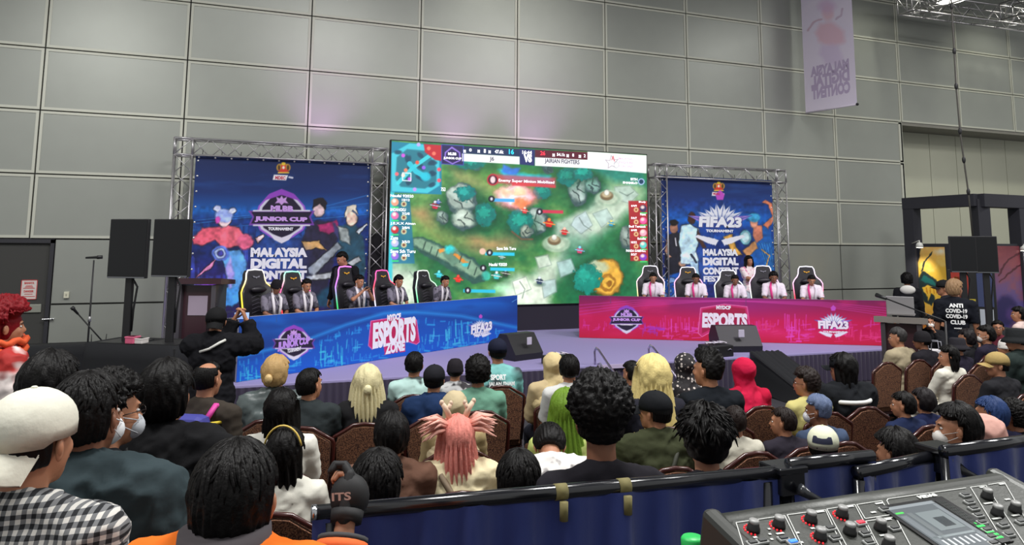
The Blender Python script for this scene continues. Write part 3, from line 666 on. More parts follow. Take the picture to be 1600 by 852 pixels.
def wings(a, x, y, s, c=(236, 238, 248), c2=(170, 130, 220)):
    for k in range(5):
        for sg in (-1, 1):
            an = .15+k*.27; L = (34, 33, 32, 36, 44)[k]
            dx, dy = math.sin(an)*sg, -math.cos(an); px_, py_ = -dy, dx
            b = (x+dx*8*s, y+dy*6*s); tip = (x+dx*L*s, y+dy*L*s*.85); m = (x+dx*L*.55*s, y+dy*L*.5*s)
            a.poly([b, (m[0]+px_*4.5*s, m[1]+py_*4.5*s), tip, (m[0]-px_*4.5*s, m[1]-py_*4.5*s)], c2 if k == 4 else c, 1)
            a.line([b, tip], (60, 90, 170), .5*s)
    for k in range(4):
        for sg in (-1, 1): a.poly([(x+sg*2*s, y+20*s), (x+sg*(8+k*7)*s, y+(17-k*1.5)*s), (x+sg*(12+k*7)*s, y+(21-k*2)*s), (x+sg*(6+k*3)*s, y+(27-k)*s)], c, 1)
    a.poly([(x-6*s, y-40*s), (x, y-46*s), (x+6*s, y-40*s), (x+4*s, y-33*s), (x-4*s, y-33*s)], (196, 80, 200), 1)
def skyline(a, x0, x1, yb, amp, col, seed, top=None, a_=1):
    random.seed(seed); x = x0
    while x < x1:
        w = random.uniform(3, 9); h = random.uniform(.2, 1)**1.5*amp
        a.poly([(x, yb), (x, yb-h), (x+w*.5, yb-h-random.choice((0, 0, 4))), (x+w, yb-h), (x+w, yb)], col, a_*random.uniform(.5, 1))
        if random.random() < .5: a.line([(x+w/2, yb-h+2), (x+w/2, yb-2)], tuple(min(255, c+60) for c in col), .5, .5)
        x += w+random.uniform(0, 4)
M_banner = mat_attr('printed_banner', .75)
def banner(label, Yb, xl, xr, yt, zb, nu, nv, draw, letters, cat='banner'):
    X0 = ony(xl, 400, Yb).x; X1 = ony(xr, 400, Yb).x; z1 = ony((xl+xr)/2, yt, Yb).z
    pl = Plane((X0, Yb, zb), (1, 0, 0), (0, 0, 1)); th = thing('stage_backdrop', label, cat, ((X0+X1)/2, Yb, zb)); L = Matrix.Translation(th.location)
    W = X1-X0; H = z1-zb
    mb = MB(); mb.box(-W/2, W/2, .004, .012, 0, H); tag(put('backing_sheet', mb, mat('banner_back', (226, 226, 230), .8), th), 'plain white back of the sheet')
    a = Art(pl, 0, W, 0, H, nu, nv); draw(a); a.build('printed_sheet', M_banner, th, .001, L)
    t = LT(); letters(lambda c, s, x0, y0, x1, y1, **k: t.t(pl, c, s, x0, y0, x1, y1, local=L, **k)); t.flush('lettering', th, 0, L)
    mb = MB()
    for k in range(12):
        for e in ((-W/2+.05+(W-.1)*k/11, H-.04), (-W/2+.04, .1+(H-.2)*k/11), (W/2-.04, .1+(H-.2)*k/11)): mb.lathe([(.006, 0), (.018, 0), (.018, .004), (.006, .005)], seg=8, M=Matrix.Translation((e[0], -.001, e[1])) @ Matrix.Rotation(PI/2, 4, 'X'))
    tag(put('eyelet', mb, mat('eyelet_silver', (225, 225, 225), .3, .8), th), kind='stuff')
    for k in range(10):
        mb = MB(); x = -W/2+.1+(W-.2)*k/9; mb.tube([(x, .0, H-.04), (x+.01, .03, H+.09)], .006, 5); put('tie_cord', mb, mat('cord_black', (30, 30, 32), .7), th)
    return th
def blob_fig(a, pts, col, soft=1.5): a.poly(pts, col, 1, soft)
def draw_left(a):
    a.vgrad([(240, (24, 38, 84)), (300, (20, 48, 112)), (330, (20, 92, 176)), (345, (16, 50, 120)), (400, (18, 34, 96)), (440, (44, 30, 110)), (480, (30, 24, 80))])
    n = fbm(a.x/60, a.y/12, 4); a.mix(np.clip((n-.5)*3, 0, 1)*np.clip((335-a.y)/60, 0, 1), (34, 84, 160), .6)
    for k, (x0, y0, x1, y1) in enumerate(((300, 350, 575, 318), (300, 360, 575, 335), (300, 345, 480, 328), (480, 330, 575, 305))): a.line([(x0, y0), (x1, y1)], (44, 120, 206), .8, .7)
    skyline(a, 298, 578, 372, 22, (26, 74, 150), 2); skyline(a, 298, 420, 440, 52, (54, 70, 170), 5, a_=.8); skyline(a, 500, 578, 400, 30, (24, 66, 140), 8)
    skyline(a, 298, 400, 470, 40, (150, 150, 220), 6, a_=.5)
    a.ell(440, 400, 40, 30, (60, 120, 200), .5, 14)
    # dancer-like plain figure on the left
    a.wob(2, .15, 1)
    a.poly([(352, 392), (376, 390), (386, 412), (384, 430), (376, 446), (366, 470), (352, 480), (342, 468), (356, 448), (352, 420), (346, 402)], (92, 160, 226), 1, 1.2); a.poly([(352, 420), (360, 400), (366, 430), (360, 456)], (196, 150, 236), .7, 2)
    a.poly([(330, 366), (352, 352), (374, 356), (384, 372), (372, 384), (350, 390), (340, 380)], (226, 100, 120), 1, 1.2); a.poly([(300, 372), (316, 356), (346, 354), (344, 372), (316, 384), (302, 382)], (226, 92, 116), 1, 1.5); a.ell(383, 378, 13, 12, (216, 96, 132), 1, 1.5)
    a.ell(344, 396, 14, 12, (90, 120, 220), 1, 1.2); a.ell(344, 396, 9, 8, (180, 200, 250), 1, 1); a.ell(344, 396, 5, 4, (70, 70, 180), 1, 1)
    a.ell(351, 343, 10, 12, (236, 200, 206), 1, 1); a.ell(350, 337, 14, 11, (150, 170, 236), 1, 1.4); a.ell(340, 326, 6, 5, (200, 206, 246), 1, 1); a.ell(363, 330, 6, 5, (200, 206, 246), 1, 1); a.ell(340, 344, 4, 6, (220, 80, 190), 1, 1)
    a.poly([(338, 404), (330, 420), (306, 434), (308, 430), (326, 414)], (226, 140, 190), 1); a.poly([(298, 452), (330, 436), (352, 446), (340, 474), (300, 478)], (132, 60, 190), .8, 3); a.poly([(350, 456), (372, 446), (380, 468), (362, 480), (346, 478)], (70, 150, 226), 1, 1.5)
    a.poly([(398, 372), (412, 366), (414, 370), (402, 380)], (232, 190, 196), 1)
    # cloaked plain figure and armoured plain figure on the right
    a.poly([(480, 352), (496, 344), (520, 346), (528, 366), (520, 420), (504, 470), (486, 476), (474, 420), (470, 380)], (36, 34, 60), 1, 1.5); a.poly([(496, 352), (526, 344), (532, 358), (514, 366), (500, 362)], (150, 40, 96), 1, 1.2); a.poly([(520, 346), (546, 372), (536, 384), (522, 364)], (60, 60, 110), 1, 1.5)
    a.ell(498, 328, 9, 12, (206, 178, 182), 1, 1); a.poly([(488, 326), (490, 312), (504, 309), (512, 318), (508, 328), (500, 318)], (30, 26, 36), 1)
    a.poly([(530, 352), (556, 350), (568, 372), (572, 420), (560, 476), (536, 470), (528, 410)], (34, 72, 92), 1, 1.5); a.poly([(528, 352), (544, 358), (548, 382), (532, 376)], (150, 160, 160), 1, 1.2); a.ell(549, 342, 9, 12, (226, 194, 176), 1, 1); a.poly([(538, 340), (542, 322), (556, 320), (560, 336), (552, 328)], (214, 206, 190), 1)
    a.poly([(470, 378), (498, 376), (510, 392), (494, 388), (478, 392)], (190, 150, 96), 1); a.poly([(480, 420), (528, 378), (534, 386), (492, 430), (482, 428)], (150, 160, 170), 1, 1); a.poly([(476, 432), (520, 424), (560, 400), (564, 408), (524, 436), (480, 438)], (180, 186, 190), 1, 1)
    a.poly([(556, 362), (574, 348), (574, 352), (560, 368)], (214, 226, 240), 1); a.poly([(486, 470), (520, 440), (560, 430), (574, 440), (574, 480), (486, 480)], (22, 70, 92), .9, 3)
    a.jx = a.jy = 0; a.paint(.3, 9, .6, np.clip((a.y-318)/10, 0, 1))
    crest(a, 443, 262, 1.0); a.poly([(428, 273), (450, 274), (447, 282), (426, 281)], (246, 240, 246), 1); a.line([(452, 277), (457, 278)], (214, 216, 236), 1.4)
    badge(a, 440, 337, .95)
    a.poly([(400, 385), (484, 385), (484, 452), (400, 452)], (34, 60, 150), .25, 6)
def letters_left(t):
    LV = (206, 160, 236); W = (240, 240, 250)
    t((200, 60, 90), 'MDEC', 430, 275, 446, 281, bold=.05); t(LV, 'MLBB', 423, 321, 458, 331, bold=.07); t(LV, 'JUNIOR CUP', 398, 338, 480, 348.5, bold=.07); t(W, 'TOURNAMENT', 419, 355, 458, 360.5, bold=.06)
    t(W, 'MALAYSIA', 392, 387, 480, 402, bold=.07); t(W, 'DIGITAL', 392, 404, 479, 420, bold=.07); t(W, 'CONTENT', 392, 423, 479, 437, bold=.07); t(W, 'FESTIVAL', 392, 441, 479, 450, bold=.05)
    t((60, 60, 90), 'mydcf.my', 352, 487-2, 366, 490)
banner('left backdrop printed in blue with the round tournament badge and two armoured figures', 14.02, 297, 575, 248, .56, 340, 290, draw_left, letters_left)
def draw_right(a):
    a.vgrad([(270, (22, 36, 84)), (320, (22, 56, 128)), (345, (20, 92, 180)), (360, (18, 60, 140)), (400, (16, 36, 100)), (460, (30, 40, 110))])
    n = fbm(a.x/50, a.y/10, 4); a.mix(np.clip((n-.5)*3, 0, 1)*np.clip((350-a.y)/60, 0, 1), (34, 84, 160), .6)
    skyline(a, 1034, 1212, 376, 18, (26, 80, 160), 12); skyline(a, 1050, 1130, 445, 40, (70, 110, 200), 15, a_=.7); a.ell(1095, 410, 26, 22, (60, 120, 210), .5, 10)
    a.poly([(1038, 430), (1062, 420), (1070, 462), (1038, 464)], (20, 84, 170), 1, 2); a.speck(.25, .55, (190, 220, 250), .6, (a.y > 430)*(a.x < 1075))
    a.wob(1.2, .2, 3)
    # two plain footballers
    a.poly([(1042, 368), (1058, 362), (1066, 372), (1064, 398), (1060, 412), (1044, 420), (1038, 414), (1040, 392)], (30, 32, 44), 1, 1); a.poly([(1040, 414), (1062, 404), (1070, 412), (1066, 424), (1044, 430), (1040, 440)], (24, 26, 38), 1, 1); a.ell(1053, 356, 6.5, 9, (150, 106, 86), 1, .8); a.ell(1053, 348, 6.5, 4.5, (24, 20, 20), 1, .8)
    a.poly([(1038, 392), (1042, 372), (1046, 374), (1044, 396), (1050, 402), (1044, 404)], (196, 150, 124), 1, .8); a.ell(1066, 412, 6, 5, (196, 150, 124), 1, 1); a.line([(1055, 372), (1057, 384)], (220, 220, 230), 1.5)
    a.poly([(1064, 352), (1078, 350), (1092, 358), (1092, 380), (1086, 396), (1064, 398), (1060, 378)], (190, 226, 240), 1, 1); a.poly([(1062, 396), (1088, 394), (1092, 408), (1076, 414), (1064, 412)], (200, 230, 244), 1, 1); a.poly([(1090, 358), (1100, 380), (1104, 388), (1098, 388), (1088, 372)], (70, 44, 36), 1, 1); a.ell(1081, 341, 6, 9.5, (60, 36, 30), 1, .8)
    a.poly([(1078, 410), (1090, 406), (1094, 440), (1090, 462), (1084, 462), (1084, 436)], (170, 206, 230), 1, 1); a.line([(1080, 398), (1088, 410)], (50, 60, 90), 1)
    # plain caped figure with a round shield
    a.poly([(1176, 360), (1196, 352), (1210, 380), (1210, 452), (1180, 430), (1170, 400), (1178, 380)], (26, 90, 170), 1, 2); a.poly([(1178, 352), (1190, 352), (1192, 372), (1182, 380), (1176, 368)], (196, 120, 96), 1, 1); a.ell(1178, 348, 6, 9, (206, 140, 116), 1, 1); a.ell(1178, 340, 10, 7, (60, 160, 210), 1, 1.2); a.poly([(1192, 352), (1206, 338), (1200, 320), (1190, 316), (1196, 312), (1206, 318), (1212, 340), (1200, 358)], (206, 120, 90), 1, 1)
    a.poly([(1160, 392), (1180, 376), (1184, 388), (1168, 402)], (196, 140, 90), 1, 1); a.ell(1165, 371, 9, 12, (120, 190, 206), 1, 1); a.ell(1165, 371, 6, 8.5, (190, 224, 230), 1, 1); a.poly([(1130, 370), (1144, 366), (1150, 386), (1160, 398), (1150, 400), (1140, 388)], (206, 156, 70), 1, 1)
    for k in range(5): a.line([(1186+k*4, 380), (1196+k*3, 410), (1200+k*2, 440)], (60, 150, 220), .7, .8)
    a.line([(1190, 390), (1202, 400), (1196, 420), (1208, 438)], (206, 160, 90), 1); a.jx = a.jy = 0; a.paint(.28, 8, .6, np.clip((a.y-308)/10, 0, 1))
    crest(a, 1123, 291, .85); a.poly([(1113, 300), (1127, 301), (1126, 306.5), (1112, 306)], (246, 240, 246), 1); a.line([(1128, 303), (1131, 303)], (214, 216, 236), 1)
    wings(a, 1125, 352, 1.2); a.poly([(1092, 340), (1160, 338), (1156, 358), (1094, 358)], (30, 60, 140), .45, 4)
def letters_right(t):
    W = (240, 242, 250)
    t((200, 60, 90), 'MDEC', 1114, 301, 1125, 305, bold=.05)
    t((70, 80, 150), 'FIFA23', 1092.5, 338.5, 1160.5, 357.5, bold=.09, h=.002, shear=.1); t(W, 'FIFA23', 1092, 338, 1159, 356, bold=.06, h=.004, shear=.1); t(W, 'TOURNAMENT', 1103, 358.5, 1146, 363.5, bold=.06)
    t(W, 'MALAYSIA', 1098, 389, 1153, 400, bold=.07); t(W, 'DIGITAL', 1098, 402.5, 1154, 415, bold=.07); t(W, 'CONTENT', 1098, 418, 1154, 429, bold=.07); t(W, 'FESTIVAL', 1099, 431.5, 1153, 440, bold=.05)
banner('right backdrop printed in blue with two footballers and the winged tournament title', 14.02, 1035, 1210, 278, .56, 300, 290, draw_right, letters_right)

# ------------------------------------------------------------------ branded counters
def counter(label, pL, pR, yl, yr, nu, nv, draw, letters, side=0, topc=(150, 150, 170)):
    A = onz(*pL, SZ); B = onz(*pR, SZ); u = (B-A); u.z = 0; W = u.length; u.normalize(); pl = Plane(A, u, (0, 0, 1))
    H = (pl.px(pL[0], yl)[1]+pl.px(pR[0], yr)[1])/2; H = min(max(H, .76), .9)
    th = thing('branded_counter', label, 'table', tuple((A+B)/2), math.atan2(u.y, u.x)); L = Matrix.Translation(th.location) @ Matrix.Rotation(th.rotation_euler.z, 4, 'Z')
    mb = MB(); mb.box(-W/2, W/2, .004, .03, 0.004, H); put('front_board', mb, mat('counter_board', topc, .6), th)
    a = Art(pl, 0, W, .004, H, nu, nv); draw(a); a.build('printed_front', M_banner, th, .001, L)
    t = LT(); letters(lambda c, s, x0, y0, x1, y1, **k: t.t(pl, c, s, x0, y0, x1, y1, local=L, **k)); t.flush('lettering', th, 0, L)
    for sx in (-1, 1):
        mb = MB(); x = sx*(W/2-.012); mb.prism([(0, 0), (.45, 0), (.45, .72), (.03, H)], -.01, .01, M=Matrix.Translation((x, .03, 0)) @ Matrix.Rotation(PI/2, 4, 'Z')); put('side_board', mb, mat('side_black', (26, 26, 32), .6), th)
    for k in range(3):
        mb = MB(); x0 = -W/2+.03+k*(W-.06)/3; x1 = x0+(W-.06)/3-.01; mb.box(x0, x1, .03, .50, .70, .73, 0, .006); put('table_top', mb, mat('table_top_white', (206, 204, 210), .5), th)
    for k in range(6):
        x = -W/2+.12+(W-.24)*k/5
        for y in (.1, .46): mb = MB(); mb.tube([(x, y, 0), (x, y, .70)], .014); put('leg', mb, mat('leg_steel', (90, 90, 94), .4, .8), th)
    th['W'] = 0; del th['W']
    return th, pl, W, H, u
def scribble(a, x0, x1, yf, col, seed, n=40, amp=18):
    random.seed(seed)
    for k in range(n):
        x = random.uniform(x0, x1); y = yf(x)+random.uniform(-amp*.4, amp*.5); h = random.uniform(3, amp)
        if random.random() < .6: a.line([(x, y), (x+random.uniform(-1, 1), y-h)], col, random.uniform(.4, .9), random.uniform(.4, 1))
        else: a.line([(x, y), (x+random.uniform(4, 14), y-random.uniform(-1, 2))], col, random.uniform(.5, 1.4), random.uniform(.4, .9))
def esports(a, x, y, s, dk=(190, 24, 84)):
    P = lambda pts: [(x+p*s, y+q*s) for p, q in pts]
    a.poly(P([(-38, -22), (0, -28), (36, -24), (41, 12), (36, 16), (18, 10), (14, 26), (-16, 29), (-18, 14), (-36, 24), (-42, 18)]), (206, 40, 110), 1); a.poly(P([(-35, -19), (0, -25), (33, -21), (37, 10), (18, 7), (-18, 10), (-36, 19)]), dk, 1); a.outl(P([(-38, -22), (0, -28), (36, -24), (41, 12), (36, 16), (18, 10), (-18, 14), (-36, 24), (-42, 18)]), (250, 130, 190), .5)
def draw_blue(a):
    c0 = np.array((14, 84, 196)); t = a.V/a.V.max(); a.c = c0*(1-np.clip((t-.1)*.6, 0, .25))[..., None]
    n = fbm(a.x/70, a.y/20, 4); a.mix(np.clip((t-.55)*3, 0, 1)*np.clip((n-.3)*3, 0, 1), (20, 118, 220), .7); a.mix(np.clip((t-.85)*6, 0, 1), (16, 84, 190), .7)
    top = [(372, 558), (470, 535), (540, 508), (600, 490), (650, 488), (720, 494), (806, 512)]
    f = lambda x: np.interp(x, [p[0] for p in top], [p[1] for p in top])
    d = a.y-np.interp(a.x, [p[0] for p in top], [p[1] for p in top]); a.mix(np.clip(1-np.abs(d)/5, 0, 1), (40, 150, 232), .8); a.mix(np.clip(1-np.abs(d-10)/2.5, 0, 1), (10, 60, 160), .6); a.mix(np.clip(d/14, 0, 1), (10, 96, 206), .6)
    scribble(a, 372, 806, lambda x: f(x)+14, (40, 160, 232), 3, 80, 9); scribble(a, 375, 420, lambda x: 592-(x-372)*.13, (60, 200, 230), 4, 30, 20); scribble(a, 500, 535, lambda x: 560, (60, 200, 230), 5, 26, 26); scribble(a, 540, 560, lambda x: 545, (60, 180, 230), 6, 12, 16)
    scribble(a, 440, 600, lambda x: 575-(x-440)*.1, (50, 170, 232), 7, 50, 12); scribble(a, 650, 800, lambda x: 548-(x-650)*.12, (50, 170, 232), 8, 60, 12); scribble(a, 695, 735, lambda x: 530, (70, 200, 236), 9, 34, 26); scribble(a, 660, 690, lambda x: 530, (70, 190, 236), 10, 14, 18)
    a.line([(432, 486), (432, 503)], (60, 90, 150), .5); a.line([(649, 474), (649, 484)], (60, 90, 150), .5); a.line([(800, 472), (812, 465)], (90, 160, 230), .5)
    badge(a, 459, 535, .62); esports(a, 616, 523, .96)
    wings(a, 751, 514, .5)
def let_blue(t):
    W = (244, 244, 250); LV = (196, 150, 236)
    t(LV, 'MLBB', 449, 523, 470, 530, bold=.06); t(LV, 'JUNIOR CUP', 434, 533, 484, 542, bold=.07, skewpts=.06); t(W, 'TOURNAMENT', 449, 545, 470, 548.5, bold=.04, skewpts=.06)
    t(W, 'MYDCF', 605, 491.5, 626, 500, bold=.07, skewpts=.04); t(W, 'ESPORTS', 583, 502.5, 649, 535, bold=.06, skewpts=.04); t((210, 40, 110), 'ZONE', 600.5, 535.5, 633, 550, bold=.12, h=.002); t(W, 'ZONE', 602, 536, 632, 549, bold=.06, h=.004, skewpts=.04)
    t((50, 60, 140), 'FIFA23', 735.5, 507, 769, 518, bold=.1, h=.002, skewpts=.06); t(W, 'FIFA23', 736, 507, 768.5, 517, bold=.06, h=.004, skewpts=.06); t(W, 'TOURNAMENT', 740, 519, 765, 523, bold=.05, h=.003, skewpts=.06)
CB = counter('long blue printed counter in front of the left players, badge and title on it', (369, 598), (808, 529), 492, 465, 520, 110, draw_blue, let_blue)
def draw_red(a):
    t = a.V/a.V.max(); s = (a.x-905)/480
    n = fbm(a.x/60, a.y/25, 4); c1 = np.array((206, 14, 82)); c2 = np.array((104, 28, 88)); a.c = c1*(1-np.clip((t-.5)*1.6, 0, 1))[..., None]+c2*np.clip((t-.5)*1.6, 0, 1)[..., None]
    a.mix(np.clip(.32-np.abs(s-.5), 0, 1)*2*np.clip((t-.45)*3, 0, 1), (170, 40, 150), .8); a.mix(np.clip((n-.5)*4, 0, 1), (232, 40, 120), .6); a.mix(np.clip((.25-t)*4, 0, 1), (200, 16, 54), .8)
    for k in range(4): a.line([(905, 492-k*5), (1000, 478-k*3), (1140, 470), (1280, 478-k*2), (1388, 494-k*4)], (206, 60, 160), .7, .6)
    scribble(a, 910, 1380, lambda x: 512, (226, 60, 170), 13, 120, 12); scribble(a, 1030, 1085, lambda x: 520, (232, 70, 180), 14, 40, 22); scribble(a, 1225, 1260, lambda x: 522, (232, 70, 190), 15, 34, 26); scribble(a, 1185, 1215, lambda x: 515, (226, 50, 120), 16, 14, 16); scribble(a, 1300, 1385, lambda x: 528, (240, 60, 140), 17, 40, 14); scribble(a, 1000, 1030, lambda x: 518, (170, 50, 190), 18, 20, 16)
    a.line([(954, 466), (954, 474)], (120, 60, 110), .5); a.line([(1165, 464), (1166, 482)], (120, 60, 110), .5)
    badge(a, 979, 499, .5); esports(a, 1132, 503, .98, (170, 22, 70)); wings(a, 1302, 509, .7)
def let_red(t):
    W = (246, 240, 248); LV = (206, 160, 236)
    t(LV, 'MLBB', 970, 489, 988, 494.5, bold=.06); t(LV, 'JUNIOR CUP', 957, 497, 1001, 503.5, bold=.07); t(W, 'TOURNAMENT', 969, 506, 989, 509, bold=.04)
    t(W, 'MYDCF', 1119, 477.5, 1142, 484, bold=.07); t(W, 'ESPORTS', 1097, 488.5, 1168, 514, bold=.06, shear=.06); t((190, 40, 100), 'ZONE', 1115, 514.5, 1151, 525, bold=.12, h=.002); t(W, 'ZONE', 1116, 515, 1150, 524.5, bold=.06, h=.004)
    t((90, 50, 130), 'FIFA23', 1278.5, 501.5, 1327, 515.5, bold=.1, h=.002); t(W, 'FIFA23', 1278, 501, 1326, 515, bold=.06, h=.004); t(W, 'TOURNAMENT', 1286, 517, 1319, 521, bold=.05)
CR = counter('long red printed counter in front of the right players, badge and title on it', (905, 528), (1388, 541), 462, 470, 560, 110, draw_red, let_red)
def behind(C, x, y, off):
    th, pl, W, H, u = C; n = Vector((-u.y, u.x, 0)); o = pl.o+n*off; d = ray(x, y)
    return CAMP+d*((o-CAMP).dot(n)/d.dot(n)), math.atan2(-n.y, -n.x)
# ------------------------------------------------------------------ gaming chairs
M_gc = mat('gaming_chair_black', (36, 34, 40), .42, bump=.15, scale=30); M_seam = mat('quilt_grey', (92, 90, 100), .6)
def rainbow(name, cols):
    m = bpy.data.materials.new(name); m.use_nodes = True; nt = m.node_tree; b = nt.nodes['Principled BSDF']; tc = nt.nodes.new('ShaderNodeTexCoord'); sp = nt.nodes.new('ShaderNodeSeparateXYZ')
    cr = nt.nodes.new('ShaderNodeValToRGB'); mp = nt.nodes.new('ShaderNodeMapRange'); mp.inputs[1].default_value = .5; mp.inputs[2].default_value = 1.36
    nt.links.new(tc.outputs['Object'], sp.inputs[0]); nt.links.new(sp.outputs['Z'], mp.inputs[0]); nt.links.new(mp.outputs[0], cr.inputs[0]); e = cr.color_ramp.elements
    e[0].position = 0; e[0].color = (*lin(cols[0]), 1); e[1].position = 1; e[1].color = (*lin(cols[-1]), 1)
    for k in range(1, len(cols)-1): q = e.new(k/(len(cols)-1)); q.color = (*lin(cols[k]), 1)
    nt.links.new(cr.outputs[0], b.inputs['Emission Color']); nt.links.new(cr.outputs[0], b.inputs['Base Color']); b.inputs['Emission Strength'].default_value = .9; return m
def gchair(label, loc, rz, cols, logo, group=None):
    t = thing('gaming_chair', label, 'chair', loc, rz, group)
    half = [(0, .52), (.17, .52), (.235, .60), (.25, .78), (.262, .95), (.265, 1.04), (.235, 1.10), (.175, 1.16), (.15, 1.22), (.14, 1.31), (.115, 1.355), (0, 1.365)]
    poly = half+[(-x, z) for x, z in half[::-1]][1:-1]
    mb = MB(); ly = [(.06, .93), (.0, 1.0), (-.02, 1.0), (-.09, .97)]; n = len(poly); cz = .95; vs = []
    for y, k in ((.05, .90), (.03, .99), (0, 1.0), (-.05, .99), (-.08, .93)):
        for x, z in poly:
            wing = .05*max(0, abs(x)-.12)/.14 if z < 1.15 else 0
            vs.append((x*k, y+wing-(z-.52)*.16, cz+(z-cz)*(.5+.5*k)))
    fs = [(i*n+j, i*n+(j+1) % n, (i+1)*n+(j+1) % n, (i+1)*n+j) for i in range(4) for j in range(n)]; mb.add(vs, fs, 0, True)
    mb.add([vs[j] for j in range(n)]+[(0, .04-(.9-.52)*.16, .9)], [(j, n, (j+1) % n) for j in range(n)], 0, True); mb.add([vs[4*n+j] for j in range(n)]+[(0, -.09-(.9-.52)*.16, .9)], [(j, (j+1) % n, n) for j in range(n)], 0, True)
    bk = put('backrest', mb, M_gc, t)
    mb = MB()
    for k in range(7):
        z = .62+k*.055
        mb.tube([(-.13, .056-(z-.52)*.16, z), (0, .066-(z-.56)*.16, z+.05), (.13, .056-(z-.52)*.16, z)], .0035, 4)
    put('quilting_seam', mb, M_seam, bk)
    mb = MB(); pts = [(x*1.01, .03+.05*max(0, abs(x)-.12)/.14*(z < 1.15)-(z-.52)*.16, z*1.003) for x, z in half[2:]+[(-x, z) for x, z in half[::-1]][1:-2]]
    mb.tube(pts, .011, 6); put('light_strip', mb, rainbow('chair_light', cols), t)
    mb = MB(); mb.ell((0, .09-.5*.16, 1.08), (.13, .05, .055), 16, 8); put('neck_pillow', mb, M_gc, t); mb = MB(); mb.ell((0, .1-.15*.16, .66), (.16, .05, .08), 16, 8); put('lumbar_pillow', mb, M_gc, t)
    mb = MB(); P = Plane((0, .062-(1.26-.52)*.16, 1.26), (-1, 0, 0), (0, -.16, 1)); lc = (232, 170, 40) if logo else (130, 130, 140)
    mb.prism([(-.06, .02), (-.035, .02), (-.02, .008), (.02, .008), (.035, .02), (.06, .02), (.045, -.002), (.012, -.002), (.004, -.018), (-.004, -.018), (-.012, -.002), (-.045, -.002)], .0, .004, M=Matrix.Translation((0, .058-(1.26-.52)*.16, 1.255)) @ Matrix.Rotation(.16, 4, 'X')); put('crest_logo', mb, mat('logo_%d' % logo, lc, .5), bk)
    mb = MB(); mb.box(-.26, .26, -.24, .26, .40, .50, 0, .04); put('seat', mb, M_gc, t)
    for s in (-1, 1):
        mb = MB(); mb.box(s*.31-.04, s*.31+.04, -.12, .14, .66, .69, 0, .012); mb.tube([(s*.31, 0, .66), (s*.31, 0, .45), (s*.2, 0, .42)], .02); put('armrest', mb, mat('chair_plastic', (24, 24, 26), .4), t)
    mb = MB(); mb.tube([(0, 0, .12), (0, 0, .4)], .03); put('gas_lift', mb, mat('black_steel', (30, 30, 32), .5, .5), t)
    mb = MB()
    for k in range(5): q = 2*PI*k/5; mb.tube([(0, 0, .12), (.3*math.cos(q), .3*math.sin(q), .07)], [.035, .018], 8)
    put('star_base', mb, mat('chair_plastic', (24, 24, 26), .4), t)
    for k in range(5): q = 2*PI*k/5; mb = MB(); mb.ell((.3*math.cos(q), .3*math.sin(q), .031), (.03, .03, .031), 10, 6); put('caster', mb, mat('chair_plastic', (24, 24, 26), .4), t)
    return t
GY = ((230, 210, 70), (120, 220, 240)); RB = [(70, 190, 90), (60, 220, 160), (250, 240, 250), (240, 120, 200), (250, 160, 210)]
for C, x, y, cols, lg, lb in (
    (CB, 405, 422, [(120, 220, 240), (240, 220, 60), (230, 200, 70), (230, 230, 230)], 0, 'black gaming chair with a yellow light edge at the left end behind the blue counter'),
    (CB, 463, 425, [(230, 60, 60), (240, 70, 80), (240, 90, 160), (150, 230, 200)], 1, 'black gaming chair with a red light edge behind the blue counter'),
    (CB, 546, 417, [(60, 200, 90), (70, 200, 120), (190, 120, 240), (236, 130, 230)], 1, 'black gaming chair with a green and pink light edge behind the blue counter'),
    (CB, 603, 423, [(70, 120, 240), (230, 230, 250), (240, 80, 90), (240, 90, 170)], 1, 'black gaming chair with a blue and red light edge behind the blue counter'),
    (CB, 667, 426, [(230, 240, 120), (90, 220, 150), (190, 240, 200), (220, 230, 220)], 0, 'black gaming chair with pale green light edge, right end behind the blue counter'),
    (CR, 1016, 416, [(250, 230, 150), (250, 240, 160), (240, 200, 220), (220, 220, 230)], 0, 'black gaming chair with a cream light edge at the left end behind the red counter'),
    (CR, 1075, 418, [(210, 230, 170), (240, 210, 230), (240, 170, 220), (220, 220, 230)], 1, 'black gaming chair with a pink and lime light edge behind the red counter'),
    (CR, 1138, 424, [(220, 240, 190), (210, 240, 200), (240, 240, 240), (220, 220, 230)], 0, 'black gaming chair with a white light edge in the middle behind the red counter'),
    (CR, 1193, 416, [(160, 240, 170), (230, 240, 230), (240, 190, 230), (220, 220, 230)], 0, 'black gaming chair with a pale green light edge before the armoured figure print'),
    (CR, 1261, 417, [(250, 60, 70), (250, 80, 100), (240, 190, 230), (230, 230, 240)], 1, 'black gaming chair with a red light edge at the right end behind the red counter')):
    P, rz = behind(C, x, y, 1.05); s = (P.z-SZ)/1.365
    g = gchair(lb, (P.x, P.y, SZ), rz+PI/2-PI, cols, lg); g.scale = (1, 1, min(1.12, max(.9, s)))
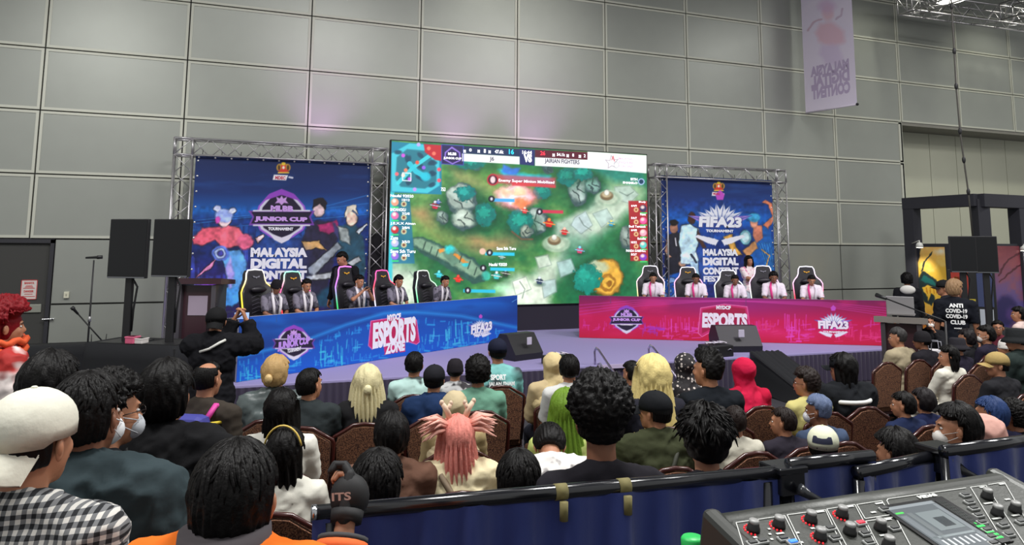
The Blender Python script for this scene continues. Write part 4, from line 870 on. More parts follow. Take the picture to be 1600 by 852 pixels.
# ------------------------------------------------------------------ people
SKIN = {k: mat('skin_'+k, c, .55, bump=.05, scale=40) for k, c in dict(tan=(176, 122, 92), brown=(134, 88, 64), light=(214, 164, 134), dark=(92, 62, 50)).items()}
M_eyew = mat('eye_white', (232, 228, 224), .3); M_eyed = mat('eye_dark', (28, 20, 18), .3); M_lip = mat('lips', (150, 84, 76), .5)
def remesh(mb, vox, smooth=3, name='m', cut=None):
    me = bpy.data.meshes.new('t'); me.from_pydata(mb.v, [], mb.f); o = bpy.data.objects.new('t', me); COL.objects.link(o)
    r = o.modifiers.new('r', 'REMESH'); r.mode = 'VOXEL'; r.voxel_size = vox; r.use_smooth_shade = True
    if smooth: q = o.modifiers.new('s', 'SMOOTH'); q.factor = .5; q.iterations = smooth
    dg = bpy.context.evaluated_depsgraph_get(); out = bpy.data.meshes.new_from_object(o.evaluated_get(dg))
    bpy.data.objects.remove(o); bpy.data.meshes.remove(me); out.name = name; out.materials.clear()
    return out
def wrinkle(me, amp, seed=0):
    n = len(me.vertices); co = np.zeros(n*3, np.float32); no = np.zeros(n*3, np.float32); me.vertices.foreach_get('co', co); me.vertices.foreach_get('normal', no); co = co.reshape(-1, 3); no = no.reshape(-1, 3)
    x, y, z = co[:, 0], co[:, 1], co[:, 2]
    a = vnoise(x*11+z*7+seed, y*9, z*16-x*9); b = vnoise(x*23-z*11, y*20+5, z*24+x*13+seed); r = (1-2*np.abs(a-.5))**2*.7+(1-2*np.abs(b-.5))**2*.35-.5
    co = co+no*(r*amp)[:, None]; me.vertices.foreach_set('co', co.astype(np.float32).ravel()); me.update(); return me
def add_mb_to_mesh(me, mb, name):
    v = [tuple(q.co) for q in me.vertices]; f = [tuple(p.vertices) for p in me.polygons]; out = MB(); out.add(v, f, 0, True); out.add(mb.v, mb.f, 0, True); bpy.data.meshes.remove(me); return out
def ik(S, T, a, b, pole):
    S = Vector(S); T = Vector(T); d = T-S; L = min(d.length, (a+b)*.995); t = d.normalized(); x = (a*a-b*b+L*L)/(2*L); h = math.sqrt(max(a*a-x*x, 0))
    p = Vector(pole); p = (p-t*p.dot(t)).normalized(); return S+t*x+p*h, S+t*L
class Sk: pass
def skeleton(pose, lean=0, twist=0, hy=0, hp=0, roll=0, arms='lap', wide=1, nk=.035):
    """joints in metres, facing +Y, feet on z=0"""
    k = Sk(); k.pose = pose
    if pose == 'sit': pz = .545; k.P = Vector((0, 0, pz))
    else: pz = .93; k.P = Vector((0, 0, pz))
    R = Matrix.Rotation(twist, 3, 'Z') @ Matrix.Rotation(-lean, 3, 'X'); k.R = R
    k.spine = lambda y, z, x=0: k.P + R @ Vector((x, y, z))
    k.N = k.spine(.0, .50 if pose == 'stand' else .50); ex = hp-lean*.0
    k.S = [k.spine(-.005, .435, s*.175*wide) for s in (-1, 1)]
    k.Hm = Matrix.Rotation(hy, 3, 'Z') @ Matrix.Rotation(-hp, 3, 'X') @ Matrix.Rotation(roll, 3, 'Y')
    nb = k.N + (R @ Vector((0, .01, nk))); k.NB = nb; k.H = nb + k.Hm @ Vector((0, .025, .105))
    k.hip = [k.P+Vector((s*.09, 0, 0)) for s in (-1, 1)]
    if pose == 'sit':
        k.knee = [Vector((s*.13, .42, .50)) for s in (-1, 1)]; k.ank = [Vector((s*.13, .44, .09)) for s in (-1, 1)]
    else:
        k.knee = [Vector((s*.10, .02, .49)) for s in (-1, 1)]; k.ank = [Vector((s*.105, -.03, .09)) for s in (-1, 1)]
    k.E = []; k.W = []; k.T = []
    for i, s in enumerate((-1, 1)):
        if arms == 'lap': T = Vector((s*.10, .30, .62)); pole = (s*.6, -.6, -.4)
        elif arms == 'phone': T = k.spine(.30, .13, s*.055); pole = (s*.9, -.2, -.8)
        elif arms == 'table': T = Vector((s*.10, .42, .80)); pole = (s*.9, -.2, -.6)
        elif arms == 'down': T = k.P+Vector((s*.26, .05, -.10)); pole = (s*.2, -1, 0)
        elif arms == 'cam': T = k.H+Vector((s*.055+.16, .22, .0)); pole = (s*.35, -.1, -1)
        elif arms == 'chin': T = k.H+Vector((s*.06, .13, -.16)) if i == 0 else Vector((s*.10, .34, .62)); pole = (s*.4, .3, -1)
        elif arms == 'up': T = k.H+Vector((.12, .22, .05)) if i == 1 else Vector((s*.14, .3, .62)); pole = (s*.8, .1, -1)
        elif arms == 'cross': T = k.spine(.20, .24, -s*.10); pole = (s*1, .1, -.9)
        else: T = Vector(arms[i]); pole = (0, -.1, -1) if len(arms) > 2 else (s*.8, -.3, -.8)
        e, w = ik(k.S[i], T, .285, .25, pole); k.E.append(e); k.W.append(w); k.T.append(T)
    return k
def hand(mb, W, E, side, palm=(0, 0, -1), curl=.5, s=1.0):
    """palm with four unequal bent fingers and a thumb from its side"""
    d = (W-E).normalized(); p = Vector(palm); p = (p-d*p.dot(d)); p = p.normalized() if p.length > .1 else d.orthogonal().normalized()
    a = d.cross(p).normalized()
    for j in range(4): o = (j-1.5)*.019*s; mb.rc(W+a*o*.6, .015*s, W+d*.082*s+a*o, .0115*s, 8)
    for j, L in enumerate((.066, .076, .071, .054)):
        b = W+d*.082*s+a*((j-1.5)*.020*s); dr = d.copy(); r = .0092*s
        for q, f in enumerate((.45, .32, .23)):
            dr = (Matrix.Rotation(-curl*(.7+.3*q), 3, a) @ dr) if (Matrix.Rotation(-curl, 3, a) @ d).dot(p) > d.dot(p) else (Matrix.Rotation(curl*(.7+.3*q), 3, a) @ dr)
            e = b+dr*L*f*s; mb.rc(b, r, e, r*.9, 7); b = e; r *= .9
    t0 = W+d*.02*s-a*.022*s*side; t1 = t0+(d*.6-a*.6*side+p*.3).normalized()*.038*s; t2 = t1+(d*.8-a*.05*side+p*.4).normalized()*.030*s
    mb.rc(t0, .013*s, t1, .0105*s, 7); mb.rc(t1, .0105*s, t2, .0085*s, 7)
def head_prims(mb, k, ears=True):
    def X(p): return k.H + k.Hm @ Vector(p)
    M = k.Hm.to_4x4()
    mb.ell(X((0, -.012, .028)), (.074, .094, .088), 16, 12, 0, M); mb.ell(X((0, .026, -.02)), (.061, .066, .088), 16, 12, 0, M)
    mb.ell(X((0, .05, -.075)), (.040, .036, .034), 12, 8, 0, M); mb.ell(X((0, .082, .035)), (.046, .014, .014), 10, 6, 0, M)
    mb.rc(X((0, .086, .02)), .009, X((0, .106, -.018)), .013, 8); mb.ell(X((0, .098, -.022)), (.017, .012, .009), 8, 6, 0, M)
    mb.ell(X((0, .088, -.052)), (.024, .010, .010), 10, 6, 0, M)
    for s in (-1, 1): mb.ell(X((s*.038, .068, -.018)), (.018, .016, .018), 8, 6, 0, M)
def ears_prims(mb, k):
    for s in (-1, 1):
        c = k.H + k.Hm @ Vector((s*.079, -.006, -.004)); M = (k.Hm @ Matrix.Rotation(s*.35, 3, 'Z')).to_4x4()
        mb.ell(c, (.007, .019, .031), 10, 8, 0, M); mb.ell(c+k.Hm @ Vector((s*.004, -.006, .004)), (.009, .012, .022), 8, 6, 0, M)
def torso_prims(mb, k, g=0, hem=0):
    X = k.spine; R = k.R.to_4x4()
    mb.ell(X(0, .0), (.165+g, .12+g, .12+g), 16, 10, 0, R); mb.ell(X(0, .13), (.140+g, .10+g, .15+g), 16, 10, 0, R); mb.ell(X(.005, .30), (.160+g, .112+g, .17+g), 16, 10, 0, R)
    for s in (0, 1): mb.rc(X(-.01, .41), .075+g, k.S[s], .062+g, 12); mb.rc(k.N+k.R @ Vector((0, -.01, 0)), .052+g*.6, k.S[s]+k.R @ Vector((0, 0, .0)), .048+g, 10); mb.ell(X(-.04, .32, (s*2-1)*.085), (.08+g, .06+g, .11+g), 12, 8, 0, R)
def body_mesh(k, vox, hand_s=1.0, palm=None, curl=.55):
    mb = MB(); torso_prims(mb, k, -.008); head_prims(mb, k)
    mb.rc(k.N-k.R @ Vector((0, 0, .02)), .058, k.H+k.Hm @ Vector((0, -.022, -.04)), .054, 12)
    for i in (0, 1):
        mb.rc(k.S[i], .052, k.E[i], .040); mb.rc(k.E[i], .039, k.W[i], .026); mb.rc(k.hip[i], .085, k.knee[i], .058); mb.rc(k.knee[i], .056, k.ank[i], .040); mb.rc(k.ank[i], .04, k.ank[i]+Vector((0, .12, -.045)), .034)
    me = remesh(mb, vox, 3); h = MB(); ears_prims(h, k)
    for i, s in enumerate((-1, 1)):
        pm = palm if palm is not None else ((-s*.4, 0, -1) if k.pose == 'sit' else (-s, 0, 0))
        hand(h, k.W[i], k.E[i], s, pm, curl, hand_s)
    return add_mb_to_mesh(me, h, 'body')
def top_mesh(k, vox, sleeve='short', hood=False, bulk=0, collar=True):
    g = .014+bulk; mb = MB(); torso_prims(mb, k, g)
    mb.ell(k.spine(0, -.05), (.172+g, .128+g, .10+g), 16, 10, 0, k.R.to_4x4())
    for i in (0, 1):
        e = k.S[i].lerp(k.E[i], .85) if sleeve == 'short' else k.E[i]
        mb.tube([k.S[i], k.S[i].lerp(e, .5), e, e+(e-k.S[i]).normalized()*.012], [.062+g, .056+g, .052+g, .050+g], 14)
        if sleeve != 'short': mb.tube([k.E[i], k.E[i].lerp(k.W[i], .5), k.E[i].lerp(k.W[i], .97 if sleeve == 'long' else .82)], [.048+g, .038+g*.9, .034+g*.7], 14); mb.ell(k.E[i], (.05+g,)*3, 12, 8)
    if collar: mb.tube([k.N-k.R @ Vector((0, .0, .05)), k.N+k.R @ Vector((0, .002, .018+bulk))], [.075+g, .060+g*.6], 16)
    if hood:
        a = k.R
        mb.ell(k.N+a @ Vector((0, -.075, -.02)), (.105, .055, .075), 14, 10, 0, (a @ Matrix.Rotation(-.5, 3, 'X')).to_4x4())
        for s in (-1, 1): mb.rc(k.N+a @ Vector((s*.075, -.05, .0)), .034, k.N+a @ Vector((s*.05, .065, -.05)), .022)
        mb.ell(k.N+a @ Vector((0, -.115, -.075)), (.085, .04, .07), 14, 10, 0, a.to_4x4())
    return wrinkle(remesh(mb, vox, 3), .012+bulk*.35, bulk*100)
def bottom_mesh(k, vox):
    mb = MB(); mb.ell(k.P, (.175, .13, .115), 16, 10)
    for i in (0, 1): mb.rc(k.hip[i], .098, k.knee[i], .073); mb.tube([k.knee[i], k.knee[i].lerp(k.ank[i], .5), k.ank[i]+Vector((0, 0, .03))], [.073, .062, .055], 12)
    return wrinkle(remesh(mb, vox, 3), .012)
def shoe_mesh(k, i):
    mb = MB(); a = k.ank[i]
    mb.box(a.x-.045, a.x+.045, a.y-.07, a.y+.19, 0, .03, 0, .012); mb.ell((a.x, a.y+.06, .045), (.044, .125, .045), 14, 8); mb.ell((a.x, a.y-.015, .08), (.042, .055, .05), 12, 8); return mb
# ---- hair: star-shaped shells with strand relief, in head space
def hair_mesh(style, seed=0, near=False):
    nt, npz = (120, 72) if near else (72, 44)
    T, Ph = np.meshgrid(np.linspace(0, PI, npz), np.linspace(0, 2*PI, nt, endpoint=False), indexing='ij')
    dx = np.sin(T)*np.sin(Ph); dy = np.sin(T)*np.cos(Ph); dz = np.cos(T)         # Ph=0 is the face (+y)
    rx, ry, rz = .078, .100, .098; rzz = np.where(dz < 0, .128, rz); r0 = 1/np.sqrt((dx/rx)**2+(dy/ry)**2+(dz/rzz)**2)
    az = np.arctan2(dx, dy); front = np.cos(az)
    back = {'short': -.74, 'fade': -.62, 'bald': -.7, 'curly': -.72, 'spiky': -.7, 'mop': -.84, 'bowl': -.8, 'mohawk': -.7, 'tallcurly': -.7, 'under_cap': -.72}.get(style, -.84)
    lo = np.where(front > .15, .64-.14*np.abs(np.sin(az*2)), np.where(front > -.25, .12, back)); ff = 1/(1+np.exp(-(dz-lo)*(26 if near else 18)))
    crown = np.sin(az*(38 if near else 26)+4*vnoise(az*3+seed, T*2.5)+seed)*.5+.5
    th = {'short': .016, 'fade': .012, 'bald': .006, 'curly': .028, 'spiky': .024, 'mop': .026, 'bowl': .022, 'mohawk': .010, 'under_cap': .012, 'tallcurly': .02}.get(style, .022)
    str_n = vnoise(az*(16 if near else 9)+seed*3, T*3.2+seed); d = th*(.7+.5*str_n)+.0035*crown
    if style == 'curly': d = th*(.55+.9*vnoise(dx*17+seed, dy*17+5, dz*17+9))+.010*vnoise(dx*40+seed, dy*40, dz*40)+.014*np.clip(dz, 0, 1)
    if style == 'spiky': d = th*(.5+.9*vnoise(az*5+seed, T*5))+.018*np.clip(dz+.2, 0, 1)*vnoise(az*8+seed, T*3)
    if style == 'tallcurly': d = (.010+.030*vnoise(dx*17+seed, dy*17+5, dz*17+9)+.012*vnoise(dx*40, dy*40, dz*40)+.03*np.clip(dz, 0, 1))*(.22+.78*np.clip((dz+.25)/.5, 0, 1))
    if style == 'spiky': d = d*(.25+.75*np.clip((dz+.35)/.5, 0, 1))
    if style == 'mohawk': d = th+.045*np.exp(-(dx/.28)**2)*np.clip(dz+.25, 0, 1)*(.6+.7*vnoise(dx*14+seed, dy*14, dz*14))+.006*vnoise(az*9, T*8)
    if style == 'fade': d = d*(1+.9*np.clip(dz, 0, 1))*np.clip(.35+1.1*(dz+.3), .25, 1.2)
    if style == 'bald': d = np.where((dz > .72)*(dy < .35), -.012, d)
    if style == 'under_cap': d = d*np.clip(1-dz*2.2, 0, 1)*.8
    if style in ('mop', 'bowl'): d = d+.008*np.clip(-front, 0, 1)
    r = r0+np.where(ff > .02, ff*d-(1-ff)*.022, -.022)
    V = np.stack([dx*r, dy*r-.012, dz*r+.026], -1).reshape(-1, 3)
    mb = MB(); idx = lambda i, j: i*nt+j % nt
    fs = [(idx(i, j), idx(i, j+1), idx(i+1, j+1), idx(i+1, j)) for i in range(npz-1) for j in range(nt)]
    mb.add([tuple(v) for v in V], fs, 0, True); random.seed(seed+5)
    # loose tufts lying along the scalp
    if style not in ('bald', 'under_cap', 'mohawk', 'tallcurly'):
        n = 190 if near else 60
        for q in range(n):
            a0 = random.uniform(-PI, PI); t0 = random.uniform(.1, 1.0); t1 = t0+random.uniform(.35, .75); tw = random.uniform(-.3, .3); pts = []
            lim = .90 if math.cos(a0) > .15 else (1.45 if math.cos(a0) > -.25 else 2.3)
            for s in range(5):
                t = min(t0+(t1-t0)*s/4, lim+.12); a = a0+tw*s/4; sx, sy, sz = math.sin(t)*math.sin(a), math.sin(t)*math.cos(a), math.cos(t)
                rr = 1/math.sqrt((sx/rx)**2+(sy/ry)**2+(sz/(rz if sz > 0 else .128))**2)+th*(.95+.35*(s == 4)*(1 if style in ('spiky', 'curly') else .25))+(.012 if style == 'spiky' and s > 2 else 0)
                pts.append((sx*rr, sy*rr-.012, sz*rr+.026))
            mb.tube(pts, [.003, .0055, .006, .0045, .0012], 5)
    return mb
def curtain(mb, y0z, prof, open_=1.0, n=44, seed=0, ridg=.006, th=.014, mi=0, ridn=15):
    """hair or cloth falling behind and beside the head: prof = [(z, half width, front y, back y)]"""
    vs = []; m = len(prof)
    for side in (0, 1):
        for z, w, yf, yb in prof:
            for j in range(n+1):
                a = PI*(-.5-open_/2)+PI*(1+open_)*0+ (PI*(j/n))+PI*.0
                c, s_ = math.cos(PI+PI*j/n), math.sin(PI*j/n)
                rr = 1+ridg/max(w, .03)*(math.sin(j/n*ridn*2*PI/2+seed+z*9)+.8*float(vnoise(j*.9+seed, z*14)))-side*th/max(w, .03)
                vs.append((w*c*rr, yf-(yf-yb)*s_**.8*rr, z))
    k = n+1; fs = []
    for i in range(m-1):
        for j in range(n):
            a = i*k+j; fs.append((a, a+1, a+k+1, a+k)); b = m*k+a; fs.append((b, b+k, b+k+1, b+1))
    for j in range(n): fs.append((j, j+1+0, m*k+j+1, m*k+j)); e = (m-1)*k+j; fs.append((e, m*k+e, m*k+e+1, e+1))
    for i in range(m-1):
        for j in (0, n): a = i*k+j; fs.append((a, a+k, m*k+a+k, m*k+a) if j == 0 else (a, m*k+a, m*k+a+k, a+k))
    mb.add(vs, fs, mi, True)
_cache = {}
def cached(key, fn):
    if key not in _cache: _cache[key] = fn()
    return _cache[key]
def hijab_mb(drape=1.0):
    mb = MB(); mb.ell((0, -.016, .03), (.103, .120, .110), 20, 14); mb.ell((0, -.005, -.05), (.096, .088, .085), 16, 10)
    mb.rc((0, -.02, -.08), .085, (0, -.03, -.16), .10, 16); mb.ell((0, -.03, -.24), (.19*drape, .14, .12), 18, 10); mb.ell((0, -.05, -.33), (.215*drape, .15, .13), 18, 10)
    return mb
def hijab(near=False):
    me = wrinkle(remesh(hijab_mb(), .010 if near else .014, 4), .012, 5); v = np.array([q.co[:] for q in me.vertices]); f = [tuple(p.vertices) for p in me.polygons]
    az = np.arctan2(v[:, 0], v[:, 1]); fold = .006*np.sin(az*9+v[:, 2]*22)*np.clip((-.05-v[:, 2])*8, 0, 1)+.004*np.sin(v[:, 2]*60+az*3)*np.exp(-((v[:, 2]+.12)/.07)**2)
    rad = np.stack([np.sin(az), np.cos(az), 0*az], 1); v = v+rad*fold[:, None]
    keep = lambda p: not all((v[i, 1] > .055 and abs(v[i, 0]) < .058 and -.11 < v[i, 2] < .085) for i in p)
    mb = MB(); mb.add([tuple(q) for q in v], [p for p in f if keep(p)], 0, True); bpy.data.meshes.remove(me); return mb
def cap_mb(back=False):
    mb = MB(); prof = []
    for i in range(9): t = PI/2*i/8; prof.append((math.sin(t), math.cos(t)))
    vs = []; n = 28
    for i, (r, z) in enumerate(prof):
        for j in range(n): q = 2*PI*j/n; vs.append((.094*r*math.sin(q), .112*r*math.cos(q)-.014, (.050+.090*z)+.0018*math.cos(q*6)*r))
    for j in range(n): q = 2*PI*j/n; vs.append((.093*math.sin(q), .111*math.cos(q)-.014, .022+(-.012 if math.cos(q) < -.3 else 0)))
    for j in range(n): q = 2*PI*j/n; vs.append((.086*math.sin(q), .104*math.cos(q)-.014, .030))
    fs = [(i*n+j, (i+1)*n+j, (i+1)*n+(j+1) % n, i*n+(j+1) % n) for i in range(10) for j in range(n)]; mb.add(vs, fs, 0, True); mb.ell((0, -.014, .141), (.008, .008, .004), 8, 5)
    return mb
def brim_mb(sg=1, L=.085, w=.075):
    mb = MB(); vs = []; n = 14
    for lay in (0, 1):
        for i in range(5):
            for j in range(n+1):
                x = -1+2*j/n; t = i/4; y0 = .112*math.sqrt(max(0, 1-(x*w/.094)**2))-.016
                vs.append((x*w*(1-.08*t), sg*(y0+t*L*math.sqrt(max(0.0, 1-.75*x*x)))-(.012 if sg < 0 else 0), .030-.028*x*x-t*.012-lay*.004-(.006+t*.045 if sg < 0 else 0)))
    k = n+1; N = 5*k
    for i in range(4):
        for j in range(n): a = i*k+j; f1 = (a, a+1, a+k+1, a+k); mb_f = f1 if sg < 0 else f1; vs_ = 0; mb.f.append(tuple(f1[::-1] if sg > 0 else f1)); mb.m.append(0); mb.sm.append(True); g = tuple(q+N for q in f1); mb.f.append(g if sg > 0 else g[::-1]); mb.m.append(0); mb.sm.append(True)
    for j in range(n): a = 4*k+j; mb.f.append((a, a+1, a+1+N, a+N)); mb.m.append(0); mb.sm.append(True)
    mb.v = vs; return mb
def bucket_mb():
    mb = MB(); S = Matrix.Diagonal((1, 1.16, 1, 1)); S.translation = (0, -.014, 0)
    mb.lathe([(.02, .135), (.072, .130), (.086, .115), (.094, .05), (.10, .035), (.125, .012), (.140, -.018), (.136, -.020), (.098, .028), (.085, .03)], seg=30, M=S); return mb
def hood_up_mb():
    mb = MB(); mb.ell((0, -.02, .03), (.098, .118, .112), 20, 14); mb.rc((0, -.03, -.06), .09, (0, -.06, -.16), .095, 14); return mb
def beanie_mb():
    mb = MB(); vs = []; S = Matrix.Diagonal((1, 1.18, 1, 1)); S.translation = (0, -.014, 0)
    mb.lathe([(.01, .142), (.05, .134), (.078, .105), (.090, .06), (.093, .02), (.096, .0), (.092, -.004), (.084, .0)], seg=30, M=S); return mb
FACEK = ('eye', 'eye', 'mouth')
def face(k, body, skin, mask=None, glasses=False):
    X = lambda p: k.H + k.Hm @ Vector(p)
    for s in (-1, 1):
        mb = MB(); mb.ell(X((s*.030, .076, .012)), (.013, .009, .0075), 10, 6, 0, k.Hm.to_4x4()); mb.ell(X((s*.030, .0835, .011)), (.0058, .0035, .0058), 8, 6, 1, k.Hm.to_4x4()); put('eye', mb, [M_eyew, M_eyed], body)
        mb = MB(); mb.tube([X((s*.014, .089, .030)), X((s*.030, .089, .036)), X((s*.047, .077, .031))], [.003, .004, .002], 6); put('eyebrow', mb, M_eyed, body)
    if not mask: mb = MB(); mb.ell(X((0, .095, -.052)), (.022, .006, .0065), 10, 6, 0, k.Hm.to_4x4()); put('mouth', mb, M_lip, body)
    else:
        mb = MB(); mb.ell(X((0, .072, -.045)), (.060, .046, .048), 14, 10, 0, k.Hm.to_4x4())
        for s in (-1, 1): mb.tube([X((s*.055, .075, -.02)), X((s*.082, .0, .005))], .0018, 4); mb.tube([X((s*.055, .072, -.065)), X((s*.082, -.006, -.02))], .0018, 4)
        tag(put('face_mask', mb, mask, body))
    if glasses:
        mb = MB()
        for s in (-1, 1):
            c = [X((s*.031+.021*math.cos(q), .098, .012+.016*math.sin(q))) for q in np.linspace(0, 2*PI, 13)]; mb.tube(c, .0018, 5, cap=False); mb.tube([X((s*.052, .096, .014)), X((s*.082, .0, .012))], .0018, 5)
        mb.tube([X((-.01, .098, .014)), X((.01, .098, .014))], .0018, 5); put('glasses', mb, M_eyed, body)
WIG = {}
def person(label, loc, rz, pose='sit', scale=1, lean=0, twist=0, hy=0, hp=0, hr=0, arms='lap', skin='tan', top=(40, 40, 44), sleeve='short', hood=False, bulk=0, bottom=(34, 36, 46), shoes=(40, 38, 38), hair='short', hc=(13, 11, 11), hat=None, hatc=(20, 20, 24), seed=0, near=False, mask=None, glasses=False, topm=None, group=None, facing=True, headscale=1.0, extra=None, wide=1, shoe=True, hatm=None, nk=.035):
    t = thing('person', label, 'person', loc, rz, group, scale)
    k = skeleton(pose, lean, twist, hy, hp, hr, arms, wide, nk); kk = (nk, pose, round(lean, 2), round(twist, 2), round(hy, 2), round(hp, 2), round(hr, 2), str(arms), wide)
    vb = .011 if near else .015
    body = put('body', cached(('b', kk, near), lambda: body_mesh(k, vb, 1.0, None, .9 if sleeve == 'three' else .55).mesh('body', SKIN['tan'])), None, t)
    def setm(o, m):
        if not o.data.materials: o.data.materials.append(m)
        o.material_slots[0].link = 'OBJECT'; o.material_slots[0].material = m
    setm(body, SKIN[skin])
    if facing: face(k, body, skin, mat('mask_cloth', mask, .8) if mask else None, glasses)
    def cloth(name, me, m): o = put(name, me, None, t); setm(o, m); return o
    tm = topm or mat('cloth_%d_%d_%d' % tuple(top), top, .9, bump=.35, scale=14, vary=.06, spec=.15)
    tp = cloth('jacket' if hood or bulk > .01 else 'shirt', cached(('t', kk, near, sleeve, hood, bulk), lambda: top_mesh(k, vb+.002, sleeve, hood, bulk)), tm)
    cloth('trousers', cached(('l', pose), lambda: bottom_mesh(k, .018)), mat('trouser_%d_%d_%d' % tuple(bottom), bottom, .9, bump=.2, scale=20, spec=.15))
    if shoe:
        for i in (0, 1): o = put('shoe', cached(('s', pose, i), lambda: shoe_mesh(k, i).mesh('shoe', mat('sh', (40, 38, 38), .6))), None, t); setm(o, mat('shoe_%d_%d_%d' % tuple(shoes), shoes, .6))
    HM = k.Hm.to_4x4(); HM.translation = k.H
    HM = HM @ Matrix.Scale(headscale, 4)
    hm = mat('hair_%d_%d_%d' % tuple(hc), hc, .48, bump=.3, scale=90, vary=.15, spec=.16)
    if hair in ('long', 'wigstraight', 'ponytail', 'bun', 'wigwavy', 'bob', 'midlong', 'wigbob'):
        key = (hair, seed % 4, near)
        def mk():
            mb = hair_mesh('mop', seed % 4, near); r = random.Random(seed)
            if hair == 'long': curtain(mb, 0, [(.06, .085, .03, -.112), (0, .092, .03, -.122), (-.08, .098, .028, -.118), (-.16, .105, .01, -.125), (-.25, .115, 0, -.135), (-.30, .10, -.02, -.13)], seed=seed, ridn=21)
            if hair == 'wigstraight': curtain(mb, 0, [(.07, .088, .05, -.115), (0, .102, .06, -.13), (-.09, .118, .06, -.14), (-.19, .138, .06, -.15), (-.30, .158, .05, -.165), (-.40, .165, .03, -.165), (-.46, .15, .01, -.155)], seed=seed, ridn=27)
            if hair == 'wigbob': curtain(mb, 0, [(.07, .092, .05, -.115), (0, .112, .06, -.13), (-.08, .128, .06, -.14), (-.16, .132, .05, -.145), (-.23, .120, .03, -.14), (-.27, .09, .01, -.13)], seed=seed, ridg=.009, ridn=27)
            if hair == 'wigwavy': curtain(mb, 0, [(.07, .088, .03, -.113), (0, .098, .03, -.125), (-.08, .108, .03, -.13), (-.16, .112, .02, -.135), (-.24, .118, .01, -.14), (-.29, .10, 0, -.13)], seed=seed, ridg=.010, ridn=17)
            if hair == 'bob': curtain(mb, 0, [(.07, .088, .04, -.112), (0, .100, .05, -.125), (-.08, .112, .05, -.13), (-.14, .115, .04, -.125), (-.17, .10, .02, -.115)], seed=seed, ridg=.008, ridn=23)
            if hair == 'midlong': curtain(mb, 0, [(.06, .086, .01, -.112), (0, .094, .01, -.122), (-.07, .10, .0, -.118), (-.13, .102, -.01, -.115), (-.17, .085, -.02, -.10)], seed=seed, ridg=.009)
            if hair == 'ponytail': mb.ell((0, -.115, .01), (.022, .018, .022), 10, 8); curtain(mb, 0, [(.01, .012, -.115, -.14), (-.04, .026, -.11, -.155), (-.10, .022, -.105, -.15), (-.16, .008, -.10, -.13)], n=18, ridg=.003, seed=seed)
            if hair == 'bun': mb.ell((0, -.125, .03), (.042, .034, .040), 14, 10)
            return mb.mesh('hair', hm)
        o = put('hair', cached(key, mk), None, t, HM); setm(o, hm)
    elif hair:
        st = 'under_cap' if hat and hat != 'hijab' else hair
        if not hat == 'hijab': o = put('hair', cached(('h', st, seed % 5, near), lambda: hair_mesh(st, seed % 5, near).mesh('hair', hm)), None, t, HM); setm(o, hm)
    if hat:
        hmt = hatm or mat('hat_%d_%d_%d' % tuple(hatc), hatc, .85, bump=.2, scale=40, spec=.2)
        fn = {'cap': cap_mb, 'capback': cap_mb, 'bucket': bucket_mb, 'beanie': beanie_mb, 'hijab': lambda: hijab(near), 'hoodup': hood_up_mb}[hat]
        nm = {'cap': 'cap', 'capback': 'cap', 'bucket': 'bucket_hat', 'beanie': 'beanie', 'hijab': 'headscarf', 'hoodup': 'hood'}[hat]
        o = put(nm, cached((hat, near), lambda: fn().mesh(nm, hmt)), None, t, HM); setm(o, hmt)
        if hat in ('cap', 'capback'): b = put('brim', cached(('brim', hat), lambda: brim_mb(1 if hat == 'cap' else -1).mesh('brim', hmt)), None, o); setm(b, hmt)
    if extra: extra(t, k, HM, body, tp)
    return t, k
def s_from_top(pose, ztop, base=0, hat=0, lean=0, seat=.475):
    if pose == 'sit': return (ztop-base-seat)/(.895+hat-(1-math.cos(lean))*.5)
    return (ztop-base)/(.93+.50+.035+.105+.140+hat)
def sit_z(s, base=0, seat=.475): return base+seat-.43*s
# ------------------------------------------------------------------ banquet chairs
M_fab = mat_spots('chair_fabric_brown', (62, 34, 24), (134, 92, 66), 150, .5, .85, 'NOISE'); M_wood = mat('chair_frame_mahogany', (62, 24, 20), .22, spec=.7)
def banquet():
    t = thing('banquet_chair', 'brown', 'chair', (0, 0, 0)); zt = .93
    out = [(-.19, .46), (-.205, .66), (-.212, .825), (-.205, .845), (-.135, .885), (-.075, .922), (0, .93), (.075, .922), (.135, .885), (.205, .845), (.212, .825), (.205, .66), (.19, .46)]
    inn = [(x*.90, .46+(z-.46)*.955+.004) for x, z in out]; Lm = Matrix.Rotation(.10, 4, 'X') 
    Lm = Matrix.Translation((0, .0, 0)) @ Matrix(((1, 0, 0, 0), (0, 1, -.10, .046), (0, 0, 1, 0), (0, 0, 0, 1)))
    mb = MB(); mb.prism(inn, -.025, .035, 0, Lm); put('backrest', mb, M_fab, t)
    mb = MB(); mb.tube([Lm @ Vector((x, .0, z)) for x, z in out], .014, 8)
    mb.tube([Lm @ Vector((-.055, -.008, .885)), Lm @ Vector((-.035, -.012, .872)), Lm @ Vector((.035, -.012, .872)), Lm @ Vector((.055, -.008, .885))], .010, 6); put('back_frame', mb, M_wood, t)
    mb = MB(); mb.box(-.20, .20, .0, .42, .40, .475, 0, .025); put('seat', mb, M_fab, t)
    mb = MB(); mb.box(-.19, .19, .01, .41, .375, .40); put('seat_frame', mb, M_wood, t)
    for sx in (-1, 1):
        mb = MB(); mb.tube([(sx*.19, .03, .46), (sx*.20, -.04, .0)], .013, 8); put('leg', mb, M_wood, t)
        mb = MB(); mb.tube([(sx*.18, .39, .38), (sx*.195, .43, .0)], .013, 8); put('leg', mb, M_wood, t)
    return t
proto = banquet(); _first = [True]
